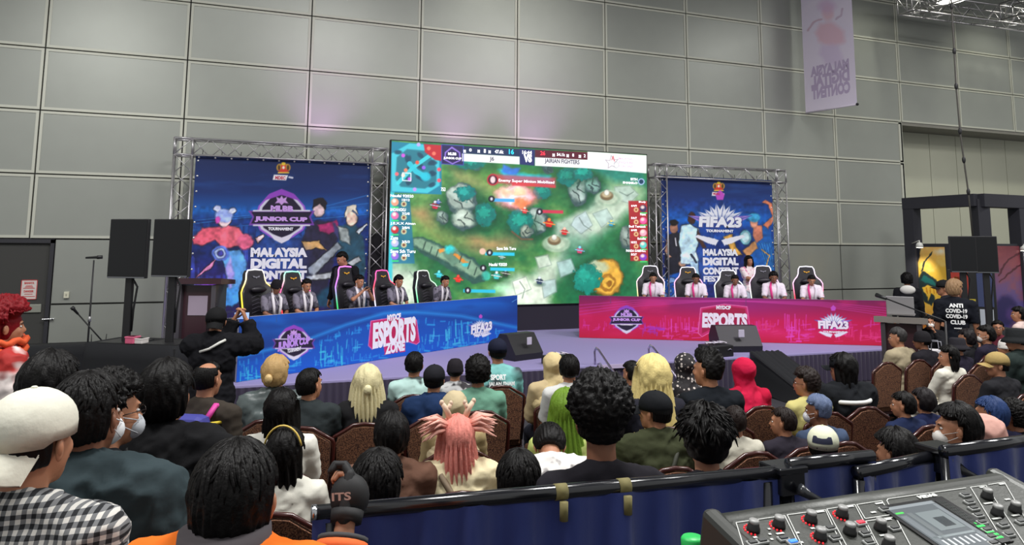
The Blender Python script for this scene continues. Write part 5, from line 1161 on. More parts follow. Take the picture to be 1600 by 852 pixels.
def chair(x, y, rz, label, s=1.0):
    if _first[0]: c = proto; _first[0] = False; c.location = (x, y, 0); c.rotation_euler = (0, 0, rz); c['label'] = label
    else: c = dup(proto, (x, y, 0), rz, label)
    c['group'] = 'banquet chairs in rows before the stage'; c.scale = (s, s, 1); return c
# ------------------------------------------------------------------ audience
FX, FY = 5.6, 13.9
def aim(x, y, f=1.0): return -math.atan2(FX-x, FY-y)*f
def aud(label, px, py, Y, ch=True, pose='sit', base=0, chs=None, yaw=None, byaw=None, hat=None, hatz=None, smin=.72, smax=1.12, cdx=0, **kw):
    """px: head centre column, py: top of the head; Y: row"""
    ln = kw.get('lean', 0); hz = {'cap': .012, 'capback': .012, 'bucket': .015, 'beanie': .02, 'hijab': .01, 'hoodup': .02}.get(hat, 0) if hatz is None else hatz
    P = ony(px, py, Y); s = min(smax, max(smin, s_from_top(pose, P.z, base, hz, ln)))
    P = ony(px, proj((P.x, Y, P.z-.12))[1], Y)
    b = aim(P.x, Y, .45) if byaw is None else byaw; h = (aim(P.x, Y, 1)-b) if yaw is None else yaw-b
    # the body stands under the head
    off = math.sin(ln)*.5*s; bx = P.x+math.sin(b)*off; by = Y-math.cos(b)*off
    t, k = person(label, (bx, by, base), b, pose, s, hy=h, hat=hat, **kw)
    if pose == 'sit':
        t.location.z = sit_z(s)
        if ch: chair(bx+math.sin(b)*.17+cdx, by-math.cos(b)*.17, b, ch if isinstance(ch, str) else 'banquet chair of the '+short(label))
    return t, k
def short(l):
    return ' '.join(l.split()[:12])
def pr_text(host, lines, col, w, z, y=-.135, wid=1, name='back_print', lean=0):
    mb = MB()
    for s, a, b, zz, h in lines: text_mb(mb, Plane((0, y, 0), (1, 0, 0), (0, 0, 1)), s, 0, 0, 0, 0, uv=(a, zz+h, b, zz), bold=.05)
    return put(name, mb, mat('print_%d_%d_%d' % col, col, .7), host)
Cb = 'brown patterned banquet chair '
R1, R2, R3, R4, R5, R6 = 3.0, 3.93, 4.74, 5.57, 6.40, 7.2
def flat_patch(t, k, name, pts, col, off=.0, m=None):
    mb = MB(); mb.tube([k.spine(y, z, x) for x, y, z in pts], .012, 6); return put(name, mb, m or mat('strap_%d_%d_%d' % col, col, .7), t)
# ---- extras
def ex_print(lines, col, y=-.128, dz=0):
    def f(t, k, HM, body, tp):
        mb = MB(); B = k.R.to_4x4(); B.translation = k.P
        for s, a, b, zz, h in lines:
            q = MB(); text_mb(q, Plane((0, 0, 0), (1, 0, 0), (0, 0, 1)), s, 0, 0, 0, 0, uv=(a, zz+h, b, zz), bold=.05, h=0)
            mb.add([B @ Vector((v[0], y-.036+.35*v[0]**2*8*.14+max(0, v[2]-.38)*.35, v[2])) for v in q.v], q.f)
        put('back_print', mb, mat('print_%d_%d_%d' % tuple(col), col, .7), tp)
    return f
def ex_multi(*fs):
    def f(*a):
        for q in fs: q(*a)
    return f
def ex_bun(c):
    def f(t, k, HM, body, tp):
        mb = MB(); mb.ell((0, -.150, -.01), (.030, .026, .036), 12, 8); put('hair_knot', mb, mat('knot', c, .5, bump=.3, scale=90), t, HM)
    return f
def ex_backpack(c1, c2):
    def f(t, k, HM, body, tp):
        B = k.R.to_4x4(); B.translation = k.P
        mb = MB(); mb.box(-.17, .15, -.29, -.13, .08, .47, 0, .05, B); bp = put('backpack', mb, mat('bag_a', c1, .6), t)
        mb = MB(); mb.box(-.14, .12, -.31, -.28, .12, .34, 0, .02, B); put('bag_pocket', mb, mat('bag_b', c2, .6), bp)
        for s in (-1, 1): mb = MB(); mb.tube([B @ Vector((s*.10, -.14, .42)), B @ Vector((s*.12, -.06, .50)), B @ Vector((s*.13, .08, .46)), B @ Vector((s*.13, .13, .32))], .02, 6); put('bag_strap', mb, mat('bag_c', (206, 60, 150), .6), bp)
    return f
def ex_strap(c, x0=.15, x1=-.16, w=.02):
    def f(t, k, HM, body, tp):
        B = k.R.to_4x4(); B.translation = k.P; mb = MB()
        pts = [(x1, .02, .42), (x1*.8, -.09, .46), (x1*.3, -.145, .36), (x0*.3, -.148, .24), (x0, -.13, .08), (x0*1.1, -.05, .0)]
        mb.tube([B @ Vector(p) for p in pts], w, 8); put('bag_strap', mb, mat('strap_%d_%d_%d' % tuple(c), c, .7), t)
    return f
def ex_stripe(c, z=.36, w=.012, y=-.15, half=.16):
    def f(t, k, HM, body, tp):
        B = k.R.to_4x4(); B.translation = k.P; mb = MB()
        mb.tube([B @ Vector((half*math.sin(q), y*math.cos(q)*1.0-.0, z)) for q in np.linspace(-1.2, 1.2, 11)], w, 8); put('jacket_stripe', mb, mat('print_%d_%d_%d' % tuple(c), c, .7), tp)
    return f
def ex_phone(t, k, HM, body, tp):
    m = (k.W[0]+k.W[1])/2+Vector((0, .06, .05)); mb = MB(); mb.box(-.08, .08, -.004, .004, -.038, .038, 0, .006, Matrix.Translation(m) @ Matrix.Rotation(-.7, 4, 'X')); put('phone', mb, mat('phone_black', (26, 26, 30), .25), t)
def ex_lanyard(c, pink=None):
    def f(t, k, HM, body, tp):
        B = k.R.to_4x4(); B.translation = k.P
        for s in (-1, 1): mb = MB(); mb.tube([B @ Vector((s*.055, .03, .53)), B @ Vector((s*.085, .115, .44)), B @ Vector((s*.07, .15, .30)), B @ Vector((s*.05, .16, .14))], [.02, .026, .026, .022], 8); put('jersey_panel', mb, mat('panel_%d_%d_%d' % tuple(c if s < 0 or not pink else pink), c if s < 0 or not pink else pink, .7), tp)
    return f
def ex_cable(t, k, HM, body, tp):
    for s in (-1, 1): mb = MB(); mb.tube([HM @ Vector((s*.082, .01, -.02)), HM @ Vector((s*.075, .05, -.10)), k.N+Vector((s*.04, .12, -.06)), k.N+Vector((0, .2, -.22))], .003, 5); put('earphone_wire', mb, mat('wire_white', (230, 230, 230), .5), t)
# ================= seated audience
wht = (222, 220, 210)
aud('person with blond ponytail in a glossy grey jacket, below the blue counter badge', 430, 557, R4+.3, hair='mop', hc=(178, 146, 98), top=(84, 92, 92), sleeve='long', bulk=.02, topm=mat('glossy_grey_jacket', (82, 92, 92), .35, bump=.4, scale=12), extra=ex_bun((206, 176, 120)), facing=False, seed=1, yaw=-.45)
aud('person with short black hair in a dark jacket right of the blond ponytail', 482, 576, R4, hair='short', top=(46, 52, 54), sleeve='long', bulk=.012, seed=2, yaw=-.9, hp=-.05)
aud('person with shaggy black hair in a white shirt behind the grey jacket', 438, 610, R3, hair='bob', top=wht, sleeve='short', seed=3, facing=False)
def hb(t, k, HM, body, tp):
    mb = MB(); mb.tube([HM @ Vector((.112*math.sin(q), -.06, .026+.142*math.cos(q))) for q in np.linspace(-1.3, 1.3, 15)], .006, 6); put('headband', mb, mat('headband_gold', (214, 184, 90), .4), t)
aud('person with a gold headband on curly black hair in a white shirt', 445, 672, R2, hair='midlong', top=(226, 224, 212), sleeve='short', seed=2, facing=False, extra=hb, near=True)
aud('person in a wavy pale blond wig and black jacket', 574, 575, R4-.02, hair='wigbob', hc=(214, 204, 160), top=(30, 30, 32), sleeve='long', bulk=.012, seed=4, facing=False, extra=ex_bun((222, 214, 170)), headscale=1.1, yaw=-.15)
jers = mat_spots('jersey_pattern', (46, 60, 60), (186, 220, 214), 6, .45, .7, 'NOISE')
aud('person with neat black hair in a white and green sport jersey, front row', 647, 550, R5, hair='short', topm=jers, seed=1, facing=False)
aud('person in a dark cap and navy hooded top', 678, 568, R4+.02, hair='short', hat='cap', hatc=(26, 26, 32), top=(30, 50, 86), sleeve='long', hood=True, bulk=.018, seed=2, facing=False)
aud('person in a tight dark beanie between the navy hood and the green shirt', 711, 558, R5, hair='short', hat='beanie', hatc=(32, 28, 34), top=(120, 110, 116), seed=3, facing=False, topm=mat_spots('dark_jersey', (36, 30, 36), (190, 190, 190), 7, .4, .7, 'NOISE'))
aud('person with short curly hair in a pale green collared shirt', 747, 560, R4+.08, hair='curly', top=(112, 160, 138), seed=1, facing=False, yaw=-.3)
aud('person in a navy cap and teal jersey lettered SPORT on the back', 778, 527, R5+.15, hat='cap', hatc=(24, 28, 48), topm=mat_spots('teal_jersey', (52, 66, 70), (120, 190, 186), 3.2, .5, .7, 'NOISE'), extra=ex_print([('SPORT', -.09, .06, .41, .05), ('JALAN ENAM', -.11, .14, .345, .05)], (236, 240, 240)), facing=False, yaw=-.1)
aud('person in a beige headscarf just beyond the pink wig', 711, 609, R3+.02, hair=None, hat='hijab', hatc=(192, 176, 142), top=(170, 150, 110), sleeve='long', facing=False, yaw=-.1)
def horns(t, k, HM, body, tp):
    for s in (-1, 1):
        o = HM @ Vector((s*.05, -.02, .135)); M = HM.to_3x3()
        mb = MB(); mb.tube([o, o+M @ Vector((s*.02, 0, .05)), o+M @ Vector((s*.05, 0, .09))], [.020, .018, .014], 10); mb.ell(o+M @ Vector((s*.052, 0, .094)), (.015, .015, .018), 10, 6); mb.tube([o+M @ Vector((s*.02, 0, .04)), o+M @ Vector((-s*.005, 0, .085))], [.014, .012], 8); mb.ell(o+M @ Vector((-s*.006, 0, .088)), (.0125, .0125, .016), 10, 6)
        put('toy_antler', mb, mat('antler_cream', (226, 196, 170), .7), t)
        mb = MB(); r = random.Random(3)
        for q in range(34):
            a = r.uniform(-.5, .5); b = r.uniform(-.4, .5); p0 = HM @ Vector((s*.075, -.03+a*.05, .085+b*.05)); L = r.uniform(.09, .17)
            mb.tube([p0, p0+M @ Vector((s*L*.55, a*.05-.01, .012+b*.06)), p0+M @ Vector((s*L, a*.09-.03, -.01+b*.10))], [.014, .012, .002], 6)
        put('fluffy_ear', mb, mat('wig_pink_ear', (238, 176, 160), .6, bump=.3, scale=60), t)
aud('person in a pink wig with fluffy ears and toy antlers, cream top', 715, 652, R2, hair='wigbob', hc=(226, 140, 128), top=(226, 214, 176), sleeve='long', bulk=.02, seed=5, facing=False, near=True, extra=ex_multi(horns, ex_strap((120, 104, 84), .14, -.13)), hatz=.0, yaw=-.05)
aud('person with black hair in a plain brown shirt left of the pink wig', 612, 645, R2, hair='bowl', top=(110, 80, 66), seed=0, facing=False, near=True, yaw=-.12, smax=1.2, wide=1.1)
aud('child with thick black hair right behind the rail, before the brown shirt', 588, 710, R1, hair='short', top=(40, 44, 60), seed=3, facing=False, near=True, headscale=1.12)
aud('child with round black hair behind the middle of the rail', 811, 708, R1, hair='short', top=(60, 60, 66), seed=4, facing=False, near=True, headscale=1.08)
aud('person in a long cream headscarf at the foot of the stage', 865, 549, R5-.5, hair=None, hat='hijab', hatc=(206, 186, 140), top=(200, 180, 140), sleeve='long', facing=False, yaw=-.2)
aud('person with black hair in a white shirt beside the cream headscarf', 890, 554, R4+.02, hair='short', top=(214, 214, 212), seed=1, facing=False, extra=ex_strap((40, 40, 44), .1, -.05, .010), yaw=-.4)
aud('person with dark glossy hair in dark clothes behind the white shirt', 925, 577, R3+.05, hair='mop', hc=(34, 32, 34), top=(34, 36, 42), seed=2, facing=False)
aud('person in a bright green wig over a pale green top', 885, 610, R2+.22, hair='wigstraight', hc=(104, 136, 44), top=(190, 204, 120), seed=1, facing=False, near=True)
aud('person in a black hood half hidden behind the tall curly hair', 901, 628, R2+.3, hair=None, hat='hoodup', hatc=(28, 28, 34), top=(30, 30, 36), sleeve='long', bulk=.01, facing=False)
big = dict(pose='stand', facing=False, near=True)
aud('person with high curly black hair standing close behind the rail', 940, 612, 2.42, hair='tallcurly', top=(36, 34, 40), seed=2, nk=.05, headscale=1.08, skin='brown', yaw=-.35, **big)
aud('person hunched forward in a white shirt with a red scribble print', 862, 700, 3.74, hair='short', topm=mat_spots('sketch_shirt', (120, 116, 116), (222, 218, 214), 13, .34, .8, 'NOISE'), lean=.5, hp=1.15, smin=.98, sleeve='short', bulk=.02, seed=0, facing=False, wide=1.1, near=True,
    extra=lambda t, k, HM, body, tp: put('red_scribble', MB().tube([k.spine(-.146, .34, -.02), k.spine(-.148, .31, .03), k.spine(-.149, .36, .05), k.spine(-.149, .30, .0), k.spine(-.147, .33, .07)], .009, 5), mat('scribble_red', (226, 90, 110), .7), tp))
aud('person with short dark hair seated beside the step rail', 990, 564, R4, hair='short', top=(36, 34, 40), seed=2, facing=False, yaw=.3)
aud('person in a very long straight yellow blond wig', 1022, 563, R3, hair='wigstraight', hc=(226, 206, 138), top=(40, 40, 50), seed=6, facing=False, headscale=1.22, yaw=-.1)
aud('person in a black cap and olive green jacket', 1028, 608, R2, hat='cap', hatc=(20, 22, 26), top=(58, 62, 42), sleeve='long', bulk=.022, seed=1, facing=False, near=True, yaw=.55, extra=ex_strap((44, 46, 34), -.12, .12, .014), wide=1.05)
flor = mat_spots('floral_headscarf', (206, 196, 190), (30, 26, 30), 26, .30, .8)
aud('person in a black floral headscarf left of the tufted hair', 1072, 550, R4, hair=None, hat='hijab', hatm=flor, topm=flor, sleeve='long', facing=False, yaw=-.1, wide=.9)
aud('person with tufted swept up hair in a black T-shirt', 1110, 551, R3, hair='mohawk', top=(26, 30, 36), sleeve='short', seed=2, facing=False, near=True, yaw=.5, wide=1.08)
aud('person with spiky tousled hair right behind the rail, by the clamp', 1105, 648, R1, hair='spiky', top=(44, 44, 50), seed=1, facing=False, near=True, headscale=1.22)
aud('child with short dark hair before the red headscarf', 1150, 635, R2+.1, hair='short', hc=(34, 26, 24), top=(200, 196, 180), seed=4, facing=False, yaw=-.6)
aud('person in a crimson headscarf and red pinafore over a striped shirt', 1165, 557, R3+.35, hair=None, hat='hijab', hatc=(196, 24, 66), top=(186, 24, 60), sleeve='short', facing=False, yaw=.1, ch=Cb+'behind the crimson headscarf, at the dark ramp')
aud('child with a visible ear and dark clothes before the yellow shirt', 1228, 637, R2+.08, hair='short', hc=(34, 26, 24), top=(48, 44, 54), seed=0, yaw=.7, skin='tan')
aud('person with dark wavy hair and glasses in a yellow shirt', 1263, 578, R3, hair='curly', hc=(38, 30, 28), top=(210, 200, 130), seed=3, yaw=.7, glasses=True, smin=.7)
aud('person with silver blue streaked hair in a dark shirt', 1283, 619, R2+.1, hair='fade', hc=(96, 110, 140), top=(70, 84, 110), seed=2, yaw=.6, skin='brown', mask=(200, 200, 206))
def duo(t, k, HM, body, tp):
    mb = MB(); vs = []; 
    S = Matrix.Translation((0, -.014, .05))
    for i in range(9):
        for j in range(7): u_ = PI/2*i/8; q = PI+(-.42+.84*j/6)*1.6; vs.append(HM @ Vector((.0965*math.sin(u_)*math.sin(q), .1145*math.sin(u_)*math.cos(q)-.014, .050+.081*math.cos(u_))))
    mb.add(vs, [(i*7+j, i*7+j+1, i*7+j+8, i*7+j+7) for i in range(8) for j in range(6)], 0, True); put('cap_panel', mb, mat('cap_navy', (28, 32, 56), .8), t)
aud('person in a white cap with a navy back panel behind the rail', 1288, 663, R1+.2, hat='cap', hatc=(220, 222, 196), top=(70, 74, 100), seed=0, facing=False, extra=duo, near=True, yaw=-.8)
aud('person in a black cap and black jacket with a white label strip across the back', 1320, 551, R3+.05, hair='midlong', hat='cap', hatc=(20, 22, 26), top=(28, 30, 34), sleeve='long', bulk=.03, seed=1, facing=False, yaw=.3, wide=1.2, extra=ex_multi(ex_stripe((226, 226, 222), .40, .018, -.172, .20)), smax=1.2)
aud('person with short grey hair in a beige shirt by the right lectern', 1406, 513, R5+.1, hair='fade', hc=(60, 58, 58), top=(164, 152, 126), sleeve='long', seed=1, yaw=.75, bulk=.008)
aud('person in a black beanie and black top beside the beige shirt', 1444, 515, R5, hat='beanie', hatc=(28, 26, 30), top=(34, 32, 38), sleeve='long', seed=1, yaw=.8, skin='brown')
aud('person with long black hair in white clothes leaning back with knees up', 1485, 550, R4, hair='midlong', top=(226, 222, 208), sleeve='long', bottom=(226, 222, 208), seed=2, yaw=.95, lean=-.1, smin=.8)
aud('person in a black bucket hat and dark jersey behind the white clothes', 1499, 530, R4+.5, hat='bucket', hatc=(38, 36, 42), top=(44, 40, 56), seed=2, facing=False, yaw=.5, smin=.8)
aud('person with fluffy dark hair left of the masked face', 1513, 515, R5+.1, hair='mop', hc=(30, 26, 28), top=(32, 32, 36), seed=1, facing=False, yaw=.4)
aud('person with black fringe and pale mask looking left, second row right', 1543, 509, R5, hair='bowl', top=(40, 36, 52), seed=0, yaw=1.0, mask=(206, 200, 196), sleeve='long')
aud('person in a khaki cap with a pale collar looking left at the right edge', 1562, 548, R3, hat='cap', hatc=(168, 144, 92), top=(36, 36, 40), sleeve='short', seed=3, yaw=1.05, skin='tan', near=True)
aud('person in a black bucket hat and dark green jacket at the right edge', 1592, 510, R4, hat='bucket', hatc=(30, 32, 34), top=(42, 52, 50), sleeve='long', seed=3, yaw=1.0, bulk=.015)
aud('person in a white cap half hidden behind the black bucket hat', 1574, 528, R4+.55, hat='beanie', hatc=(226, 220, 214), top=(60, 40, 50), seed=2, yaw=1.0, smin=.7)
aud('person with glasses in a maroon top facing the camera, far right rows', 1560, 500, R6+.1, hair='short', top=(96, 40, 52), seed=1, yaw=2.3, byaw=1.2, glasses=True)
aud('child with smooth black hair in a navy shirt, left of a dark curly head', 1415, 615, R2+.25, hair='bowl', top=(34, 44, 76), seed=1, yaw=.7)
aud('child with fluffy dark hair in navy next to the smooth black hair', 1447, 622, R2+.3, hair='mop', hc=(30, 26, 28), top=(38, 44, 80), seed=3, facing=False, yaw=.1)
aud('child with flat black hair close behind the right rail', 1405, 676, R1, hair='mop', top=(50, 50, 56), seed=1, facing=False, near=True, yaw=.3, headscale=1.12)
aud('person with wavy black hair and a mask looking left, right rail', 1500, 635, R1+.05, hair='bowl', top=(44, 44, 52), seed=2, near=True, yaw=.95, mask=(210, 206, 200), headscale=1.1)
aud('person with blue dyed hair reaching an arm to the left', 1555, 621, R2-.4, hair='bowl', hc=(38, 58, 100), top=(36, 36, 60), seed=4, facing=False, near=True, yaw=.4, lean=.25, smin=.7)
aud('person with black wavy hair at the right edge beside the blue hair', 1590, 628, R2-.4, hair='curly', top=(30, 30, 36), seed=3, facing=False, near=True, yaw=.3, lean=.25, smin=.7)
aud('person in a dusty pink headscarf bent forward behind the right rail', 1560, 650, R1+.05, hair=None, hat='hijab', hatc=(206, 158, 146), top=(200, 150, 140), sleeve='long', facing=False, near=True, yaw=.3, lean=.3, hp=.5, smin=.75, headscale=1.25)
def flower(t, k, HM, body, tp): pass
aud('person in a white patterned top with a flower in dark hair, right edge', 1594, 480, R6, hair='bun', top=(220, 196, 190), seed=3, yaw=.9, smin=.8, pose='stand', smax=.9)
# empty chairs
for (px, py, Y, l) in ((664, 648, 0, 'before the beige headscarf, left of the navy top'), (763, 638, 0, 'right behind the pale green shirt'), (803, 600, 0, 'in the front row under the SPORT jersey'), (835, 634, 0, 'empty left of the green wig'), (800, 685, 0, 'empty right of the pink wig'), (688, 702, 0, 'left of the pink wig with a small bottle'),
    (975, 625, 0, 'left of the long yellow wig'), (1060, 662, 0, 'under the black T-shirt'), (1200, 645, 0, 'empty left of the yellow shirt'), (1344, 635, 0, 'empty between black jacket and navy child'), (1340, 694, 0, 'empty behind the rail right of the two tone cap'), (1180, 709, 0, 'behind the rail right of the spiky hair'),
    (1378, 566, 0, 'empty nearest the right lectern'), (1430, 566, 0, 'right of the beige shirt'), (1528, 584, 0, 'empty left of the khaki cap'), (1537, 562, 0, 'in front of the masked face'), (1444, 690, 0, 'empty before the masked face at the right rail'), (1305, 655, 0, 'behind the silver streaked hair'), (552, 655, 0, 'left of the pale blond wig'), (522, 640, 0, 'between dark jacket and pale blond wig')):
    q = onz(px, py, .93); near_ = [o for o in COL.objects if o.name.startswith('banquet_chair') and (o.location.x-q.x)**2+(o.location.y-q.y)**2 < .20]
    if near_: continue
    chair(q.x, q.y-.02, aim(q.x, q.y, .3), Cb+l)
# ================= players and staff on the stage
def player(C, label, px, py, off, top, extra=None, lean=.12, hp=.25, **kw):
    P, _ = behind(C, px, py, off); th, pl, W, H, u = C; n = Vector((-u.y, u.x, 0)); rz = math.atan2(n.x, -n.y)
    s = min(1.02, max(.78, s_from_top('sit', P.z, SZ, -.02, lean, .50))); o = math.sin(lean)*.5*s+.02
    kw.setdefault('arms', 'phone')
    t, k = person(label, (P.x+n.x*o, P.y+n.y*o, sit_z(s, SZ, .50)), rz, 'sit', s, lean=lean, hp=hp, top=top, facing=True, extra=extra, bottom=(40, 42, 52), group=None, **kw); return t
dj = mat_spots('grey_team_jersey', (60, 58, 70), (120, 116, 130), 9, .45, .75, 'NOISE')
ex1 = ex_multi(ex_phone, ex_lanyard((232, 228, 232)), ex_cable); ex2 = ex_multi(ex_phone, ex_lanyard((232, 226, 236), (226, 60, 140)))
player(CB, 'player in a black cap and white edged dark jersey, leftmost at the blue counter', 430, 440, .78, (60, 58, 70), ex1, hat='beanie', hatc=(26, 24, 28), skin='brown', topm=dj, hp=.3)
player(CB, 'player with short black hair, second from the left at the blue counter', 478, 442, .78, (60, 58, 70), ex1, skin='tan', topm=dj, hp=.3, hy=-.2)
player(CB, 'player raising a phone to the face, middle of the blue counter', 560, 430, .78, (90, 84, 100), ex1, skin='tan', topm=dj, hp=.25, arms=((-.03, .34, 1.0), (.12, .34, 1.02)), lean=.05)
player(CB, 'small player with straight fringe, fourth at the blue counter', 621, 442, .80, (70, 66, 80), ex1, skin='tan', topm=dj, hp=.32, hair='bowl')
player(CB, 'player leaning low over a phone, rightmost at the blue counter', 693, 440, .72, (70, 66, 80), ex1, skin='tan', topm=dj, hp=.32, lean=.4)
wj = mat_spots('white_pink_jersey', (236, 150, 190), (236, 226, 236), 5, .32, .75, 'NOISE')
player(CR, 'player in white and pink, leftmost at the red counter', 1020, 430, .80, wht, ex2, skin='tan', topm=wj, hp=.3, hy=.1)
player(CR, 'player in white hiding behind a phone, second at the red counter', 1087, 433, .80, wht, ex2, skin='brown', topm=wj, hp=.4)
player(CR, 'player in white with elbows wide on the table, middle of the red counter', 1148, 437, .74, wht, ex2, skin='brown', topm=wj, hp=.35, lean=.3)
player(CR, 'taller player in white with a pink panel, fourth at the red counter', 1208, 425, .80, wht, ex2, skin='brown', topm=wj, hp=.3, hair='mop')
player(CR, 'player in white, rightmost alone at the red counter', 1267, 432, .80, wht, ex2, skin='tan', topm=wj, hp=.45)
def standing(label, px, py, Y, base=0, rz=0, smin=.7, smax=1.15, **kw):
    P = ony(px, py, Y); hz = {'cap': .012, 'capback': .012, 'bucket': .015, 'beanie': .02, 'hijab': .01, 'hoodup': .02}.get(kw.get('hat'), 0)
    s = min(smax, max(smin, s_from_top('stand', P.z, base, hz+kw.pop('hzx', 0)))); P = ony(px, proj((P.x, Y, P.z-.12))[1], Y)
    ln = kw.get('lean', 0); o = math.sin(ln)*.5*s
    return person(label, (P.x+math.sin(rz)*o, Y-math.cos(rz)*o, base), rz, 'stand', s, **kw)
standing('person in black standing behind the gaming chairs looking down at the players', 540, 391, 12.35, SZ, PI-.6, arms='down', top=(24, 24, 28), sleeve='long', skin='tan', hp=.45, bottom=(26, 26, 30), smin=.85, hy=-.5)
standing('person with long dark hair in a pink patterned top standing at the right backdrop', 1169, 400, 13.3, SZ, PI, hair='bob', topm=mat_spots('pink_print_top', (226, 130, 170), (240, 226, 226), 12, .4, .8, 'NOISE'), skin='tan', arms='cross', smin=.7, bottom=(190, 200, 210))
# ================= standing on the left and by the camera
def Yd(px, d): return dep(px, 600, d).y
def ex_cam(t, k, HM, body, tp):
    m = (k.W[0]+k.W[1])/2+Vector((0, .07, .03)); mb = MB(); mb.box(-.075, .075, -.005, .005, -.036, .036, 0, .005, Matrix.Translation(m)); ph = put('phone', mb, mat('phone_black', (26, 26, 30), .25), t)
    mb = MB(); mb.box(-.068, .068, -.008, -.005, -.031, .031, 0, 0, Matrix.Translation(m)); put('phone_screen', mb, mat('phone_lit', (150, 180, 236), .3, emit=.9), ph)
    mb = MB(); B = k.R.to_4x4(); B.translation = k.P; mb.tube([B @ Vector(p) for p in ((-.09, -.125, .39), (.0, -.155, .42), (.08, -.14, .47), (.12, -.09, .49))], .013, 6); put('white_tape', mb, mat('tape_white', (214, 214, 208), .6), tp)
standing('person in a black cap and black hooded top raising a phone toward the stage', 337, 478, 7.1, 0, -.25, arms='cam', hat='capback', hatc=(22, 22, 24), top=(22, 22, 26), sleeve='long', hood=True, bulk=.03, facing=False, extra=ex_cam, near=True, hy=.1, bottom=(26, 26, 30), wide=1.15)
standing('person in a curly dark red wig and red white costume at the left edge', 2, 466, Yd(2, 4.9), 0, -.9, hair='curly', near=True, hc=(120, 20, 28), topm=mat_spots('red_white_costume', (170, 34, 30), (226, 214, 210), 5, .5, .7, 'NOISE'), sleeve='long', bulk=.03, seed=3, arms='down', bottom=(40, 60, 110), hy=-.4, hzx=.06, headscale=1.3,
    extra=lambda t, k, HM, body, tp: [put('costume_frill', MB().tube([HM @ Vector((math.sin(q)*.13, -.04+math.cos(q)*.13, -.06-i*.045+.01*math.sin(q*9))) for q in np.linspace(0, 2*PI, 40)], .022, 6), mat('frill_orange', (214, 84, 40), .8), t) for i in range(3)])
standing('person with full black hair in a black jacket, left of the colourful backpack', 257, 566, Yd(257, 2.9), 0, -.2, hair='mop', seed=2, top=(22, 22, 24), sleeve='long', hood=True, bulk=.03, arms='down', facing=False, near=True, hy=-.2, bottom=(24, 24, 28), extra=ex_strap((16, 16, 18), -.16, -.10, .03), wide=.98)
standing('person with a bald spot and a purple blue backpack over a dark yellow striped shirt', 320, 563, Yd(320, 4.3), 0, -.5, hair='bald', seed=1, top=(58, 52, 46), sleeve='short', arms='down', hy=-.2, facing=False, near=True, smin=.78, extra=ex_multi(ex_backpack((58, 60, 140), (46, 52, 130)), ex_stripe((214, 190, 50), .40, .010, -.16, .19)), wide=1.1)
standing('person with tousled black hair seen behind the white cap at far left', 72, 553, Yd(72, 2.9), 0, -.4, hair='mop', seed=1, top=(30, 30, 34), sleeve='long', arms='down', facing=False, near=True)
standing('person in glasses and mask half hidden behind the dark grey hooded top', 160, 590, Yd(160, 2.6), 0, -.5, hair='curly', seed=3, top=(30, 32, 36), sleeve='long', arms='down', near=True, hy=-.5, mask=(190, 194, 200), glasses=True, smin=.8)
def plaid_strap(t, k, HM, body, tp): ex_strap((206, 198, 170), .13, -.15, .026)(t, k, HM, body, tp)
standing('person in a backwards white cap and black white checked shirt, bottom left corner', 38, 601, Yd(38, 1.72), .2, -.3, hat='capback', hatc=(222, 220, 204), seed=2, topm=mat_check('black_white_check', ((206, 204, 198), (110, 112, 114), (26, 28, 32)), 15), sleeve='long', arms='down', near=True, hy=-.25, extra=plaid_strap, skin='tan', bulk=.01, wide=1.0)
def ex_sidetext(t, k, HM, body, tp):
    mb = MB(); text_mb(mb, Plane((0, 0, 0), (0, 0, 1), (0, 1, 0)), 'RAIDERS', 0, 0, 0, 0, uv=(0, .05, .2, 0), bold=.05, h=0); 
standing('person with black hair and white mask in a dark teal grey hooded top', 128, 582, Yd(128, 2.0), .2, -.25, hair='short', seed=3, top=(50, 62, 66), sleeve='long', hood=True, bulk=.035, arms='down', near=True, hy=-.22, mask=(226, 228, 230), skin='brown', wide=1.12)
def ex_glove(t, k, HM, body, tp):
    W, E = k.W[1], k.E[1]; d = (W-E).normalized(); a = d.orthogonal().normalized()
    mb = MB(); mb.ell(W+d*.055, (.052, .045, .058), 14, 10); h = MB(); hand(mb, W, E, 1, (-1, 0, 0), .9, 1.22); gl = put('glove', mb, mat('glove_black', (24, 24, 26), .7), t)
    mb = MB(); mb.tube([W-d*.008, W+d*.02], [.040, .043], 14); put('glove_cuff', mb, mat('glove_black', (24, 24, 26), .7), gl)
    c = mb; Wl = W+d*.06
    m2 = MB(); text_mb(m2, Plane(Wl+Vector((-.03, -.056, .0)), (1, 0, .1), (0, -.2, 1)), 'ITS', 0, 0, 0, 0, uv=(0, .022, .05, 0), bold=.03, h=.0); put('glove_print', m2, mat('print_200_200_200', (206, 206, 206), .6), gl)
    for j, (q0, q1, col) in enumerate(((.17, .22, (60, 60, 62)), (.22, .33, (226, 104, 44)), (.33, .40, (60, 60, 62)))):
        mb = MB(); mb.tube([W-(W-E)*q0, W-(W-E)*q1], [.060+q0*.02, .060+q1*.02], 16); put('cuff_stripe', mb, mat('cuff_%d' % col[0], col, .8), tp)
oY = Yd(360, 1.52); oP = ony(360, 740, oY); os = (ony(360, 656, oY).z-.2)/1.70; hT = dep(541, 812, 1.78)
R0 = Matrix.Rotation(.45, 4, 'Z'); loc = R0 @ ((hT-Vector((oP.x, oY, .2)))/os)
def collar(t, k, HM, body, tp):
    ex_glove(t, k, HM, body, tp); mb = MB(); mb.tube([k.N+Vector((0, -.01, -.02)), k.N+Vector((0, -.01, .05))], [.10, .094], 24); put('collar', mb, mat('collar_grey', (66, 60, 64), .8), tp)
